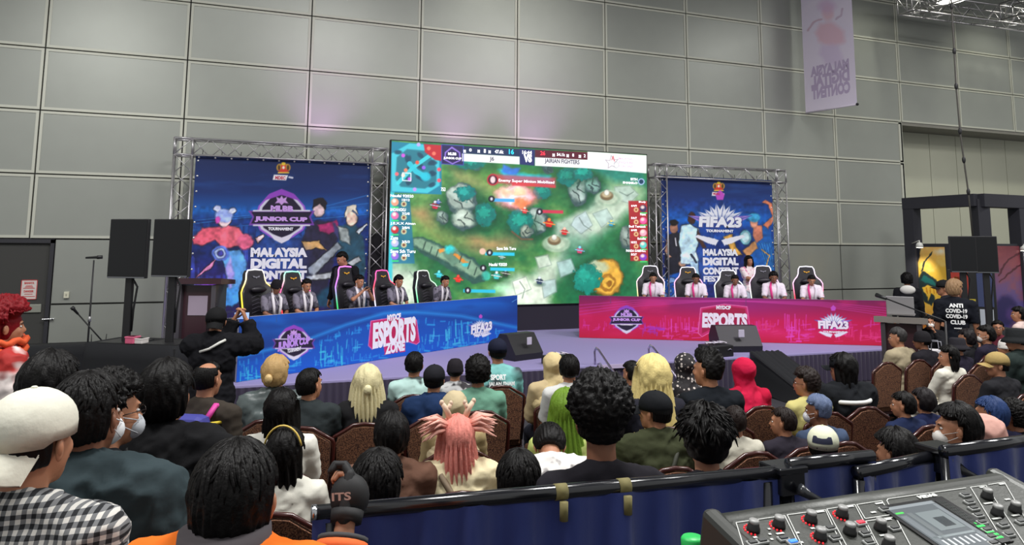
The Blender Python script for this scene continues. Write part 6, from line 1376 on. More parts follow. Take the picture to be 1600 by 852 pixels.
person('person with thick black hair in an orange grey collared jacket, gloved fist raised', (oP.x, oY, .2), -.45, 'stand', os, hair='short', seed=1, top=(226, 112, 36), sleeve='three', bulk=.014, arms=((-.26, .05, .8), tuple(loc), 0), near=True, hy=.22, hp=.1, extra=collar, nk=-.02, skin='tan', facing=True, wide=1.0, headscale=.98)
# ================= standing at the right, by the booths
anti = ex_print([('ANTI', -.085, .085, .40, .055), ('COVID-19', -.13, .13, .325, .058), ('COVID-19', -.13, .13, .25, .058), ('CLUB', -.08, .10, .17, .058), ('social', -.04, .05, .11, .02)], (240, 240, 240), -.118)
standing('person with dyed hair in a black T-shirt lettered ANTI COVID-19 CLUB', 1491, 437, 7.75, 0, -.85, hair='mop', hc=(150, 120, 90), seed=2, top=(26, 28, 36), sleeve='short', arms='down', facing=False, bottom=(24, 26, 34), extra=anti, hy=-.7, near=True, smin=.85, wide=1.1)
standing('person in a black cap partly behind the ANTI COVID-19 shirt', 1477, 436, 8.5, 0, .4, hat='cap', hatc=(26, 26, 28), top=(30, 32, 38), seed=1, arms='down', hy=.6, smin=.85)
standing('person in black with a white hood standing by the right end of the stage', 1417, 428, 10.9, 0, -.8, hair='curly', seed=2, top=(28, 28, 32), sleeve='long', arms='down', facing=False, bottom=(26, 26, 30), smin=.85,
    extra=lambda t, k, HM, body, tp: put('white_hood', MB().ell(k.N+Vector((0, -.09, -.03)), (.14, .06, .09), 14, 10), mat('hood_white', (224, 222, 214), .8), tp))
aud('person in black with a white mask seated facing the camera near the booth', 1452, 492, 7.3, ch=False, top=(28, 28, 32), yaw=2.4, byaw=2.2, mask=(230, 226, 222), sleeve='long', seed=1, arms='chin') if False else standing('person in black with a white mask near the booth, low behind the lectern', 1452, 492, 7.6, 0, 2.4, top=(28, 28, 32), mask=(230, 226, 222), sleeve='long', seed=1, arms='chin', smin=.68)
standing('person in a dark green hat beside the masked face near the booth', 1464, 488, 8.0, 0, 2.6, top=(34, 34, 38), hat='bucket', hatc=(44, 56, 44), seed=2, arms='down', smin=.68)
# ================= displays on stands
M_scr = mat('display_black', (16, 17, 20), .28, spec=.4); M_blk = mat('black_plastic', (26, 26, 28), .5); M_cloth = mat('black_cloth', (22, 23, 27), .9, bump=.3, scale=9)
def display(label, x0, y0, x1, y1, d, rz, foot, gap=None):
    A = dep(x0, y0, d); B = dep(x1, y1, d); w = (B-A).length*abs(1); ctr = (A+B)/2; h = A.z-B.z; W = math.hypot(B.x-A.x, B.y-A.y)/max(.5, math.cos(rz+YAW)); t = thing('display_stand', label, 'display', (ctr.x, ctr.y, foot), rz)
    zc = ctr.z-foot; mb = MB(); mb.box(-W/2, W/2, 0, .05, zc-h/2, zc+h/2, 0, .008); put('display_case', mb, M_blk, t)
    mb = MB(); mb.box(-W/2+.015, W/2-.015, -.003, .0, zc-h/2+.03, zc+h/2-.015); put('display_panel', mb, M_scr, t)
    mb = MB(); mb.box(-W/2+.01, W/2-.01, -.006, -.001, zc-h/2+.004, zc-h/2+.016); put('silver_edge', mb, mat('edge_silver', (130, 132, 136), .3, .8), t)
    mb = MB(); mb.box(-.045, .045, .05, .10, .0, zc+.15, 0, .01); put('stand_pole', mb, M_blk, t)
    mb = MB(); mb.box(-.18, .18, .045, .06, zc-.12, zc+.12); put('mount_plate', mb, M_blk, t)
    mb = MB(); mb.tube([(.03, .06, zc-h/2+.02), (.10, .08, zc-h/2-.1), (.06, .09, (zc-h/2)*.5), (.05, .09, .12)], .012, 6); put('power_cable', mb, M_blk, t)
    mb = MB(); mb.box(-.22, .22, -.12, .28, 0, .015, 0, .004); put('foot_plate', mb, M_blk, t)
    return t
def draped(label, c, w, dpt, h, rz=0, flare=.12, name='draped_case'):
    t = thing(name, label, 'case', (c.x, c.y, 0), rz); mb = MB(); mb.box(-w/2, w/2, -dpt/2, dpt/2, 0, h-.01, 0, .01); put('case_body', mb, M_blk, t)
    vs = []; n = 72; rows = 7; random.seed(int(w*100))
    ph = [random.uniform(.7, 1.3) for _ in range(n)]
    for i in range(rows):
        z = (h+.012)*(1-i/(rows-1))+.002; f = flare*(i/(rows-1))**1.4
        for j in range(n):
            q = 2*PI*j/n; cx = max(-1, min(1, 1.35*math.cos(q))); cy = max(-1, min(1, 1.35*math.sin(q))); r = 1+f*1.2+.05*f/.12*math.sin(j*1.7*ph[j % 5])*(i/rows)
            vs.append((cx*(w/2+.012)*r, cy*(dpt/2+.012)*r, z))
    fs = [(i*n+j, (i+1)*n+j, (i+1)*n+(j+1) % n, i*n+(j+1) % n) for i in range(rows-1) for j in range(n)]; fs.append(tuple(range(n)))
    mb = MB(); mb.add(vs, fs, 0, True); tag(put('drape', mb, M_cloth, t), 'black cloth hanging to the floor'); return t
display('left one of two big black displays on poles, beside the left truss', 167, 342, 232, 435, 8.6, -.55, 1.04)
display('right one of two big black displays, closest to the left lectern', 236, 342, 298, 433, 8.5, -.55, 1.04)
q = (dep(195, 500, 8.6)+dep(267, 500, 8.5))/2
draped('tall case under a black cloth carrying the two left displays', q+Vector((0, .06, 0)), 1.15, .6, 1.03, -.55)
display('left one of two black displays on poles near the booths', 1487, 369, 1524, 426, 11.5, -.55, .95)
display('right one of two black displays, in front of the purple booth print', 1526, 369, 1557, 427, 11.5, -.55, .95)
q = (dep(1505, 480, 11.5)+dep(1541, 480, 11.5))/2
draped('case under a black cloth carrying the two right displays', q+Vector((0, .06, 0)), 1.1, .6, .94, -.55, .1)
# equipment table at far left
q = dep(95, 560, 10.2); draped('low black draped table in front of the dark door', Vector((q.x+.0, q.y+.35, 0)), 1.7, .55, .72, 0, .04, 'draped_table')
zt = .733
def dev(name, label, cat, px, d, ztop, build): p = dep(px, 545, d); p.z = ztop; t = thing(name, label, cat, p); build(t); return t
def b_rx(t):
    mb = MB(); mb.box(-.11, .11, -.09, .09, .002, .05, 0, .005); put('receiver_body', mb, mat('receiver_grey', (150, 150, 150), .5), t)
    for s in (-1, 1): mb = MB(); mb.tube([(s*.09, .07, .04), (s*.095, .07, .16)], .006, 6); put('antenna', mb, M_blk, t)
dev('wireless_receiver', 'grey receiver box with two antennas on the low black table', 'receiver', 152, 10.4, .733, b_rx)
def mic_stand(label, x, ytop, Y, boom=None):
    P = ony(x, ytop, Y); t = thing('microphone_stand', label, 'microphone stand', (P.x, Y, 0)); h = P.z
    mb = MB(); mb.lathe([(.14, 0), (.14, .012), (.02, .025)], seg=20); put('stand_base', mb, M_blk, t)
    top = h-.03 if not boom else h*.72
    mb = MB(); mb.tube([(0, 0, .02), (0, 0, top*.6), (0, 0, top)], [.012, .012, .009]); put('stand_pole', mb, M_blk, t); mb = MB(); mb.tube([(0, 0, top*.6-.03), (0, 0, top*.6+.04)], .02); put('height_clutch', mb, mat('clutch_silver', (170, 170, 170), .4, .6), t)
    if boom: B = ony(boom[0], boom[1], Y); a = (B.x-P.x, 0, B.z-h) if False else None
    m0 = Vector((-.10, 0, h)); m1 = Vector((.10, 0, h+.01))
    if boom:
        A = ony(boom[0], boom[1], Y); Bq = ony(boom[2], boom[3], Y); a0 = Vector((A.x-P.x, 0, A.z)); b0 = Vector((Bq.x-P.x, 0, Bq.z)); mb = MB(); mb.tube([a0, b0], .009); put('boom_arm', mb, M_blk, t); m0 = a0; m1 = a0+(a0-b0).normalized()*.12
    mb = MB(); mb.tube([m0, m0.lerp(m1, .65), m0.lerp(m1, .7), m1], [.013, .018, .026, .024], 10); put('microphone', mb, mat('mic_dark', (46, 46, 48), .4, .4), t)
mic_stand('straight black microphone stand with a level microphone left of the displays', 147, 403, Yd(147, 9.7))
mic_stand('short microphone stand with a slanted boom arm at the low black table', 143, 492, Yd(143, 9.4), (122, 491, 166, 540))
zc = 1.047
def box_on(name, label, cat, px, d, w, h, col, y=535): 
    p = dep(px, y, d); t = thing(name, label, cat, (p.x, p.y, zc+.004), -.55); mb = MB(); mb.box(-w/2, w/2, -.06, .06, 0, h, 0, .008); put('box_body', mb, mat('item_%d_%d' % (col[0], col[1]), col, .6), t); mb = MB(); mb.box(-w/2-.004, w/2+.004, -.064, .064, h*.8, h, 0, .004); put('box_lid', mb, mat('itemlid_%d_%d' % (col[0], col[1]), tuple(min(255, c+14) for c in col), .6), t)
box_on('tissue_box', 'small pink box on the black draped case under the left displays', 'box', 207, 8.35, .11, .08, (214, 96, 130)); box_on('tissue_box', 'small white box right of the pink box on the draped case', 'box', 221, 8.35, .10, .06, (220, 214, 210))
# ================= lecterns
def lectern(label, px, d, base, hh, w, rz):
    p = dep(px, 545, d); t = thing('lectern', label, 'lectern', (p.x, p.y, base), rz); M_w = mat('lectern_wood', (64, 40, 46), .3, spec=.6); M_m = mat('lectern_metal', (120, 116, 122), .3, .8)
    mb = MB(); mb.box(-w*.62, w*.62, -.3, .25, 0, .04, 0, .008); put('lectern_foot', mb, M_w, t)
    for s in (-1, 1): mb = MB(); mb.box(s*w*.46-.03, s*w*.46+.03, -.2, .2, .04, hh-.09, 0, .006); put('side_panel', mb, M_m, t)
    mb = MB(); mb.box(-w*.43, w*.43, -.12, -.09, .05, hh-.1); put('front_panel', mb, M_w, t)
    mb = MB(); mb.prism([(-.24, hh-.08), (.30, hh-.10), (.30, hh-.04), (-.24, hh)], -w*.68, w*.68, 0, Matrix.Rotation(PI/2, 4, 'Z')); put('reading_top', mb, M_w if 'left' in label else mat('lectern_top_grey', (128, 122, 116), .5), t)
    return t
t = lectern('dark wooden lectern with a pale notice, beside the left truss', 311, 10.0, SZ, 1.22, .50, -.35)
mb = MB(); mb.box(-.13, .13, -.128, -.121, .72, .98); put('notice_sheet', mb, mat('notice_pale', (170, 156, 170), .6), t)
t = lectern('wooden lectern with glassy front standing beside the right end of the stage', 1411, 10.2, 0, 1.24, .48, -.9)
p = Vector(t.location); lp_ = thing('laptop', 'open pale laptop back standing on the right lectern', 'laptop', (p.x, p.y, 1.25), -.9); mb = MB(); mb.box(-.17, .17, -.06, .18, .0, .018, 0, .004); put('keyboard_deck', mb, mat('laptop_grey', (170, 168, 170), .4, .3), lp_)
mb = MB(); mb.box(-.17, .17, -.006, .006, .0, .25, 0, .006, Matrix.Translation((0, -.07, .015)) @ Matrix.Rotation(.15, 4, 'X')); put('laptop_lid', mb, mat('laptop_grey', (170, 168, 170), .4, .3), lp_)
mb = MB()
for k in range(2): text_mb(mb, Plane((-.10, -.078-.0, .14-k*.08), (1, 0, 0), (0, -.15, 1)), ('QII', 'LLL')[k], 0, 0, 0, 0, uv=(0, .05, .14, 0), bold=.02, h=.0)
put('lid_print', mb, mat('print_200_200_200', (206, 206, 206), .6), lp_)
a0 = dep(1385, 467, 9.6); b0 = dep(1477, 502, 8.8); t = thing('microphone_boom', 'slanted boom microphone reaching over the right lectern', 'microphone stand', (b0.x, b0.y, 0)); o = Vector(t.location)
mb = MB(); mb.tube([b0-o, a0-o], .009); put('boom_arm', mb, M_blk, t); mb = MB(); mb.tube([(0, 0, .02), b0-o], .013); put('stand_pole', mb, M_blk, t); mb = MB(); mb.tube([a0-o, (a0-o)+(a0-b0).normalized()*.16], [.016, .03], 10); put('microphone', mb, mat('mic_dark', (46, 46, 48), .4, .4), t); mb = MB(); mb.lathe([(.15, 0), (.15, .012), (.02, .025)], seg=20); put('stand_base', mb, M_blk, t)
q = dep(1461, 545, 9.0); t = thing('paper_bag', 'white paper bag with grey print near the booth person', 'bag', (q.x, q.y, .55), -.6); mb = MB(); mb.box(-.17, .17, -.06, .06, 0, .40, 0, .01); put('bag_body', mb, mat('bag_white', (220, 216, 220), .7), t); mb = MB(); mb.box(-.1, .1, -.064, -.060, .12, .28); put('bag_print', mb, mat('bag_grey', (150, 150, 160), .7), t)
for s in (-.06, .06): mb = MB(); mb.tube([(-.06, s, .39), (-.05, s, .50), (.05, s, .50), (.06, s, .39)], .006, 6); put('handle', mb, mat('bag_grey', (150, 150, 160), .7), t)
q2 = thing('stool', 'small dark stool under the white paper bag', 'stool', (q.x, q.y, 0)); mb = MB(); mb.box(-.2, .2, -.17, .17, .51, .55, 0, .01); put('seat', mb, M_blk, q2)
for sx in (-1, 1):
    for sy in (-1, 1): mb = MB(); mb.tube([(sx*.15, sy*.13, .51), (sx*.17, sy*.15, 0)], .015); put('leg', mb, M_blk, q2)
# ================= stage edge gear
def wedge(label, px, py, rz, W=.62, s=1):
    p = onz(px, py, SZ); t = thing('floor_monitor', label, 'speaker', (p.x, max(p.y, SY0+.32), SZ+.0), rz, scale=s); M_w = mat('monitor_grille', (44, 43, 50), .55, bump=.4, scale=160)
    mb = MB(); mb.prism([(-.26, 0), (.22, 0), (.24, .10), (.02, .40), (-.16, .40), (-.28, .22)], -W/2, W/2, 0, Matrix.Rotation(PI/2, 4, 'Z') @ Matrix.Scale(-1, 4, (1, 0, 0))); put('cabinet', mb, M_blk, t)
    n = Vector((0, .30, .22)).normalized()
    mb = MB(); S = [(-.0, 0)]; mb.add([(-W/2+.03, -.015+.0, .405), (W/2-.03, -.015, .405), (W/2-.03, -.237, .115), (-W/2+.03, -.237, .115)], [(0, 1, 2, 3)]) if False else mb.box(-W/2+.03, W/2-.03, -.18, .18, -.004, .008, 0, .003, Matrix.Translation((0, .13, .25)) @ Matrix.Rotation(-.938, 4, 'X')); put('grille', mb, M_w, t)
    mb = MB(); mb.box(-.05, .05, -.286, -.272, .22, .34, 0, .01, Matrix.Translation((0, .045, .02))); put('handle_recess', mb, mat('handle_pale', (190, 184, 200), .5), t); return t
wedge('black floor monitor on the stage edge, right end of the blue counter', 812, 560, .35, .6, .92)
wedge('big black floor monitor before the red counter title', 1150, 548, -.25, .7, 1.0)
def rack(label, px, py, w, h):
    p = onz(px, py, SZ); t = thing('effects_case', label, 'case', (p.x, SY0+.22, SZ+.002), .1); mb = MB(); mb.box(-w/2, w/2, -.17, .17, 0, h, 0, .012); put('case_body', mb, M_blk, t); r = random.Random(int(px))
    for s in (-1, 1): mb = MB(); mb.tube([(s*w*.3-.04, -.175, h*.6), (s*w*.3, -.19, h*.6+.02), (s*w*.3+.04, -.175, h*.6)], .007, 6); put('handle', mb, mat('case_chrome', (190, 190, 196), .3, .9), t)
    pts = [(-w*.4+w*.8*i/22, .08*math.sin(i*1.9), h+.02+.02*abs(math.sin(i*2.7))) for i in range(23)]; mb = MB(); mb.tube(pts, .009, 6); put('coiled_cable', mb, mat('cable_white', (226, 218, 232), .5), t); return t
rack('low black case with a coiled white cable right of the left floor monitor', 850, 562, .36, .12)
rack('black flight case with white cables left of the big floor monitor', 1100, 552, .42, .17)
# black draped ramp
A = onz(1175, 556, SZ); t = thing('draped_ramp', 'steep ramp covered in black cloth leaning off the stage by the big monitor', 'ramp', (A.x+.2, SY0-.02, 0), -.1)
mb = MB(); mb.prism([(0, .0), (-1.7, 0), (-1.7, .03), (0, SZ+.06)], -.28, .28, 0, Matrix.Rotation(PI/2, 4, 'Z')); put('ramp_board', mb, M_blk, t)
vs = []; n = 26; m = 14
for i in range(m+1):
    for j in range(n+1): u = i/m; v = -1+2*j/n; e = abs(v) > .72; z = (SZ+.075)*(1-u)+.04*u; dz = -max(0, abs(v)-.72)/.28*(z*.95); vs.append((v*.36+.012*math.sin(j*1.3), -1.72*u, max(.004, z+dz+.010*math.sin(j*1.9+i*.6))))
mb = MB(); mb.add(vs, [(i*(n+1)+j, (i+1)*(n+1)+j, (i+1)*(n+1)+j+1, i*(n+1)+j+1) for i in range(m) for j in range(n)], 0, True); put('drape', mb, M_cloth, t)
# steps with hand rails
A = onz(932, 571, SZ); B = onz(1016, 566, SZ); t = thing('stage_steps', 'small steps with two silver hand rails leading up to the stage', 'steps', ((A.x+B.x)/2, SY0-.03, 0)); w = (B.x-A.x)/2
mb = MB(); mb.box(-w, w, -.32, 0, SZ*.5-.04, SZ*.5, 0, .005); mb.box(-w, w, -.36, -.32, 0, .04); put('tread', mb, mat('step_black', (34, 34, 38), .7), t); mb = MB(); mb.box(-w, w, -.03, 0, SZ-.05, SZ+.004); put('nosing', mb, mat('nosing_pale', (190, 176, 206), .5), t); mb = MB(); mb.box(-w, w, -.33, -.315, SZ*.5-.012, SZ*.5+.004); put('nosing', mb, mat('nosing_pale', (190, 176, 206), .5), t)
for s in (-1, 1):
    mb = MB(); mb.box(s*w-.02, s*w+.02, -.62, 0, 0, .03); mb.prism([(0, 0), (-.62, 0), (0, SZ-.05)], s*w-.02, s*w+.02, 0, Matrix.Rotation(PI/2, 4, 'Z')); put('side_stringer', mb, mat('step_black', (34, 34, 38), .7), t)
    mb = MB(); x = s*w; mb.tube([(x, .06, SZ), (x, .07, SZ+.18), (x, .02, SZ+.24), (x, -.06, SZ+.22), (x, -1.0, .20), (x, -1.02, .0)], .016, 8); put('hand_rail', mb, mat('rail_chrome', (206, 196, 216), .22, .9), t)
    mb = MB(); mb.tube([(x+.005, -.02, SZ+.02), (x+.005, -.08, SZ+.04), (x+.005, -.92, .10), (x+.005, -1.0, .08)], .013, 8); put('lower_rail', mb, mat('rail_chrome', (206, 196, 216), .22, .9), t)
q = Vector((t.location.x-.25, SY0-1.15, 0)); t = thing('plastic_packet', 'red and white packet lying at the foot of the steps', 'packet', q, .3); mb = MB(); mb.box(-.10, .02, -.07, .07, 0, .07, 0, .02); put('red_half', mb, mat('packet_red', (206, 36, 60), .5), t); mb = MB(); mb.box(.0, .12, -.07, .07, 0, .065, 0, .02); put('white_half', mb, mat('packet_white', (226, 222, 222), .5), t)
# ================= hanging banner (back side, print showing through mirrored)
zb = 5.6; A = onz(1259, 177, zb); B = onz(1339, 163, zb); u = (B-A).normalized(); pl = Plane(A, u, (0, 0, 1)); W = (B-A).length; H = 3.6
t = thing('hanging_banner', 'pale lilac banner hanging high on the right, its print showing through reversed', 'banner', A); L = Matrix.Translation(A)
def dh(a):
    a.c[:] = (236, 226, 244); n = fbm(a.x/22, a.y/22, 3); a.mix(np.clip((n-.4)*2, 0, 1), (226, 218, 238), .6)
    y0 = 0; a.wob(2, .12, 4)
    a.poly([(1282, 38), (1300, 34), (1318, 48), (1320, 66), (1300, 74), (1280, 66), (1274, 52)], (234, 186, 202), .7, 4); a.ell(1294, 20, 9, 12, (236, 196, 210), .8, 3); a.ell(1292, 10, 13, 10, (222, 190, 224), .7, 4); a.poly([(1284, 70), (1310, 70), (1318, 96), (1308, 104), (1290, 100), (1280, 84)], (222, 204, 234), .8, 4); a.line([(1306, 30), (1314, 24), (1316, 14)], (200, 176, 200), 1.5, .7); a.line([(1262, 48), (1270, 36), (1284, 30)], (206, 172, 190), 1.5, .7)
    a.jx = a.jy = 0
a = Art(pl, 0, W, 0, H, 90, 300); dh(a)
mb = MB(); mb.box(0, W, .002, .006, 0, H, 0, 0, (Matrix((u, Vector((-u.y, u.x, 0)), Vector((0, 0, 1)))).transposed().to_4x4())); put('banner_cloth', mb, mat('banner_cloth_lilac', (206, 196, 212), .8), t)
a.build('print_show_through', M_banner, t, .001, L)
lt_ = LT(); c = (196, 178, 210)
for s, x0, y0, x1, y1 in (('MALAYSIA', 1266, 105, 1327, 108), ('DIGITAL', 1267, 120, 1328, 126), ('CONTENT', 1268, 138, 1329, 145)): lt_.t(pl, c, s, x0, y0, x1, y1, bold=.06, mirror=True, local=L, h=.003)
lt_.flush('reversed_lettering', t)
mb = MB(); mb.tube([(0, 0, 0), u*W], .022, 10); put('bottom_bar', mb, mat('bar_white', (214, 206, 220), .4), t); mb = MB(); mb.ell(u*(W+.01), (.035, .035, .035), 10, 8); put('bar_end', mb, M_blk, t)
mb = MB(); mb.tube([Vector((0, 0, H)), u*W+Vector((0, 0, H))], .022, 10); put('top_bar', mb, mat('bar_white', (214, 206, 220), .4), t)
for s in (.1, .9): mb = MB(); mb.tube([u*W*s+Vector((0, 0, H)), u*W*s+Vector((0, 0, 10.6-zb))], .006, 5); put('hanging_cord', mb, M_blk, t)
# ================= booths at the back right
P0 = dep(1417, 350, 18.2); P1 = dep(1531, 350, 16.6); P2 = dep(1640, 350, 17.6); ZB = 3.42; M_fr = mat('booth_frame_charcoal', (50, 50, 58), .6)
t = thing('exhibition_booth', 'dark grey booth frame with open beams and big dragon prints at the back right', 'booth', (P1.x, P1.y, 0)); o = Vector((P1.x, P1.y, 0)); P0.z = P1.z = P2.z = 0
def slab(name, a, b, z0, z1, th_, m, parent=None, lab=None):
    d = (b-a); Ln = d.length; d.normalize(); Mx = Matrix((d, Vector((-d.y, d.x, 0)), Vector((0, 0, 1)))).transposed().to_4x4(); Mx.translation = a-o; mb = MB(); mb.box(0, Ln, -th_/2, th_/2, z0, z1, 0, .008, Mx); return tag(put(name, mb, m, parent or t), lab)
slab('top_beam', P0, P1, 3.14, 3.42, .3, M_fr); slab('top_beam', P1, P2, 3.12, 3.42, .3, M_fr)
for a_, b_ in ((P0, P0.lerp(P1, .16)), (P1.lerp(P0, .06), P1.lerp(P2, .10)), (P1.lerp(P2, .48), P1.lerp(P2, .8))): slab('post', a_, b_, 0, 3.3, .28, M_fr)
w0 = P0.lerp(P1, .10); slab('side_wall', w0, P1, 0, 2.3, .10, M_fr); slab('front_wall', P1, P2, 0, 2.3, .10, M_fr)
d = (P1-w0).normalized(); nn = Vector((d.y, -d.x, 0)); plA = Plane(w0+nn*.07, d, (0, 0, 1)); u0, _ = plA.px(1428, 450); u1, _ = plA.px(1480, 450); a = Art(plA, u0, u1, .1, 2.22, 120, 200)
def dragon(a):
    a.vgrad([(388, (250, 196, 110)), (420, (246, 196, 70)), (470, (240, 190, 60)), (500, (236, 150, 50)), (545, (220, 96, 40))]); n = fbm(a.x/9, a.y/9, 4); a.mix(np.clip((n-.45)*4, 0, 1), (250, 220, 130), .6); a.wob(2, .2, 1)
    a.poly([(1426, 385), (1440, 385), (1430, 430), (1426, 440)], (34, 36, 46), 1, 1)
    a.poly([(1432, 440), (1442, 424), (1454, 430), (1466, 440), (1474, 454), (1462, 452), (1450, 446), (1440, 450), (1448, 462), (1450, 470), (1456, 458), (1462, 466), (1456, 478), (1444, 472), (1434, 458), (1428, 446)], (36, 52, 52), 1, .8); a.poly([(1438, 438), (1444, 430), (1458, 438), (1468, 450), (1452, 444)], (30, 110, 104), .9, 1); a.line([(1440, 424), (1444, 410), (1456, 394)], (36, 52, 52), 1.2)
    for x in (1448, 1453, 1458, 1463): a.line([(x, 450), (x+1, 458)], (200, 130, 30), .8)
    a.ell(1470, 394, 8, 4, (250, 250, 240), .8, 3); a.jx = a.jy = 0
dragon(a); Lb = Matrix.Translation(t.location); a.build('dragon_print', mat_attr('booth_print', .5), t, .002, Lb)
d2 = (P2-P1).normalized(); n2 = Vector((d2.y, -d2.x, 0)); plB = Plane(P1+n2*.07, d2, (0, 0, 1)); u0, _ = plB.px(1543, 450); u1, _ = plB.px(1632, 450); a = Art(plB, u0, u1, .1, 2.25, 180, 220)
a.vgrad([(380, (120, 50, 60)), (410, (150, 80, 90)), (450, (120, 90, 140)), (500, (70, 70, 150)), (545, (40, 46, 120))]); n = fbm(a.x/14, a.y/14, 4); a.mix(np.clip((n-.45)*4, 0, 1), (170, 90, 90), .5); a.wob(2, .15, 3); a.ell(1572, 486, 17, 24, (44, 34, 90), .9, 3); a.ell(1580, 490, 8, 10, (90, 60, 130), .8, 3)
a.line([(1560, 430), (1575, 405), (1600, 392)], (90, 40, 50), 1.4); a.line([(1562, 440), (1585, 420), (1610, 402)], (90, 40, 50), 1.2); a.poly([(1600, 430), (1625, 400), (1632, 470), (1610, 500)], (150, 60, 60), .6, 5); a.jx = a.jy = 0
a.build('dragon_print', mat_attr('booth_print', .5), t, .002, Lb)
plC = Plane(P1+n2*.085-d2*0, d2, (0, 0, 1)); 
pb = thing('poster_board', 'poster board with red and yellow poster behind the right displays', 'board', tuple(dep(1519, 470, 15.2).xy)+(0,), -.75); mb = MB(); mb.box(-.42, .42, -.02, .02, .3, 1.75, 0, .006); put('board', mb, M_blk, pb)
for x0, x1, z0, z1, cc in ((-.36, -.05, .95, 1.7, (170, 50, 34)), (-.30, -.10, 1.2, 1.6, (210, 160, 40)), (-.12, .06, .75, 1.15, (200, 180, 50)), (.1, .38, 1.0, 1.68, (60, 70, 110)), (.12, .36, .6, .95, (190, 196, 206))): mb = MB(); mb.box(x0, x1, -.028, -.021, z0, z1); put('poster', mb, mat('poster_%d_%d' % cc[:2], cc, .6), pb)
for s in (-1, 1): mb = MB(); mb.tube([(s*.38, 0, 0), (s*.38, 0, .3)], .02); put('leg', mb, M_blk, pb)
for (x, y, dd, l) in ((1437, 387, 17.3, 'small white spot lamp on an arm over the yellow dragon print'), (1600, 392, 16.9, 'small white spot lamp over the purple print at the right edge')):
    q = dep(x, y, dd); t2 = thing('arm_lamp', l, 'lamp', q); tw = Vector((.35, .5, .1)) if x < 1500 else Vector((.1, .3, -.02)); mb = MB(); mb.lathe([(.04, .12), (.07, .08), (.085, 0)], seg=16); put('lamp_head', mb, mat('lamp_white', (230, 230, 224), .4), t2); mb = MB(); mb.tube([(0, 0, .1), (0, 0, .16), tw], .014); put('lamp_arm', mb, mat('lamp_white', (230, 230, 224), .4), t2)
    mb = MB(); mb.lathe([(.075, .01), (.07, -.005), (.02, -.01)], seg=16); put('lamp_bulb', mb, mat('bulb_lit', (255, 252, 236), .3, emit=5), t2); spot('booth_light', q+Vector((0, 0, -.05)), q+Vector((.5, .7, -1.4)), 30, (1, .95, .85), 90, .8, .05)
# ================= rail with blue drape in front of the mixing place
M_pipe = mat('black_gloss_pipe', (22, 23, 28), .18, spec=.8); M_chr = mat('rail_end_chrome', (200, 202, 206), .2, 1); M_vel = mat('navy_velvet_drape', (36, 54, 126), .75, bump=.2, scale=20, sheen=.5); M_clip = mat('olive_tape', (120, 112, 70), .8)
RZ_ = 1.40
def rail(label, x0, y0, x1, y1, drop=True, z=RZ_, r=.023, tapes=(), curt=(0, 1), tz=None):
    A = onz(x0, y0, z); B = onz(x1, y1, z); t = thing('barrier_rail', label, 'barrier', (A.x, A.y, 0)); o = Vector(t.location); a = A-o; b = B-o; d = (b-a).normalized(); L = (b-a).length; nn = Vector((d.y, -d.x, 0))
    mb = MB(); mb.tube([a, b], r, 20); put('top_pipe', mb, M_pipe, t)
    if x0 < 500: mb = MB(); mb.tube([a-d*.004, a+d*.012], r*1.05, 20); put('pipe_end', mb, M_chr, t)
    for s in (.03, .97):
        mb = MB(); p = a+d*(L*s); mb.tube([(p.x, p.y, .01), (p.x, p.y, z-r)], .024); put('upright', mb, M_pipe, t); mb = MB(); mb.box(p.x-.2, p.x+.2, p.y-.2, p.y+.2, 0, .012); put('base_plate', mb, M_pipe, t)
    if drop:
        s0, s1 = curt; n = int(L*(s1-s0)/.012); vs = []; rows = 9; random.seed(int(x0)); ph = 0; phs = []
        for i in range(n+1): ph += .5*random.uniform(.5, 1.5); phs.append(ph)
        zt = z-r*.5
        for j in range(rows):
            f = j/(rows-1); zz = zt*(1-f)+.03*f
            for i in range(n+1):
                q = a+d*(L*(s0+(s1-s0)*i/n)); am = .005+.034*f**.4; w = am*math.sin(phs[i])+.008*math.sin(phs[i]*.31+2); vs.append((q.x+nn.x*(w+.012), q.y+nn.y*(w+.012), zz))
        mb = MB(); k = n+1; mb.add(vs, [(j*k+i, (j+1)*k+i, (j+1)*k+i+1, j*k+i+1) for j in range(rows-1) for i in range(n)], 0, True); put('drape', mb, M_vel, t)
    for s in tapes:
        p = a+d*(L*s); mb = MB(); mb.tube([p-d*.02, p+d*.02], r*1.08, 16); mb.tube([p+nn*.034-Vector((0, 0, .02)), p+nn*.032-Vector((0, 0, .075))], .014, 8); put('tape_wrap', mb, M_clip, t)
    return t
rail('long black pipe barrier with navy drape across the front of the crowd', 488, 803, 1213, 739, tapes=(.49, .63))
rail('black barrier pipe behind the clamp, between the two black corner blocks', 1232, 727, 1362, 713, z=1.42)
rail('open ended black barrier pipe with a light blue cloth end', 1338, 739, 1462, 713, z=1.38, curt=(.02, 1))
rail('black barrier pipe leaving the frame at the right edge', 1474, 706, 1640, 684, z=1.42)
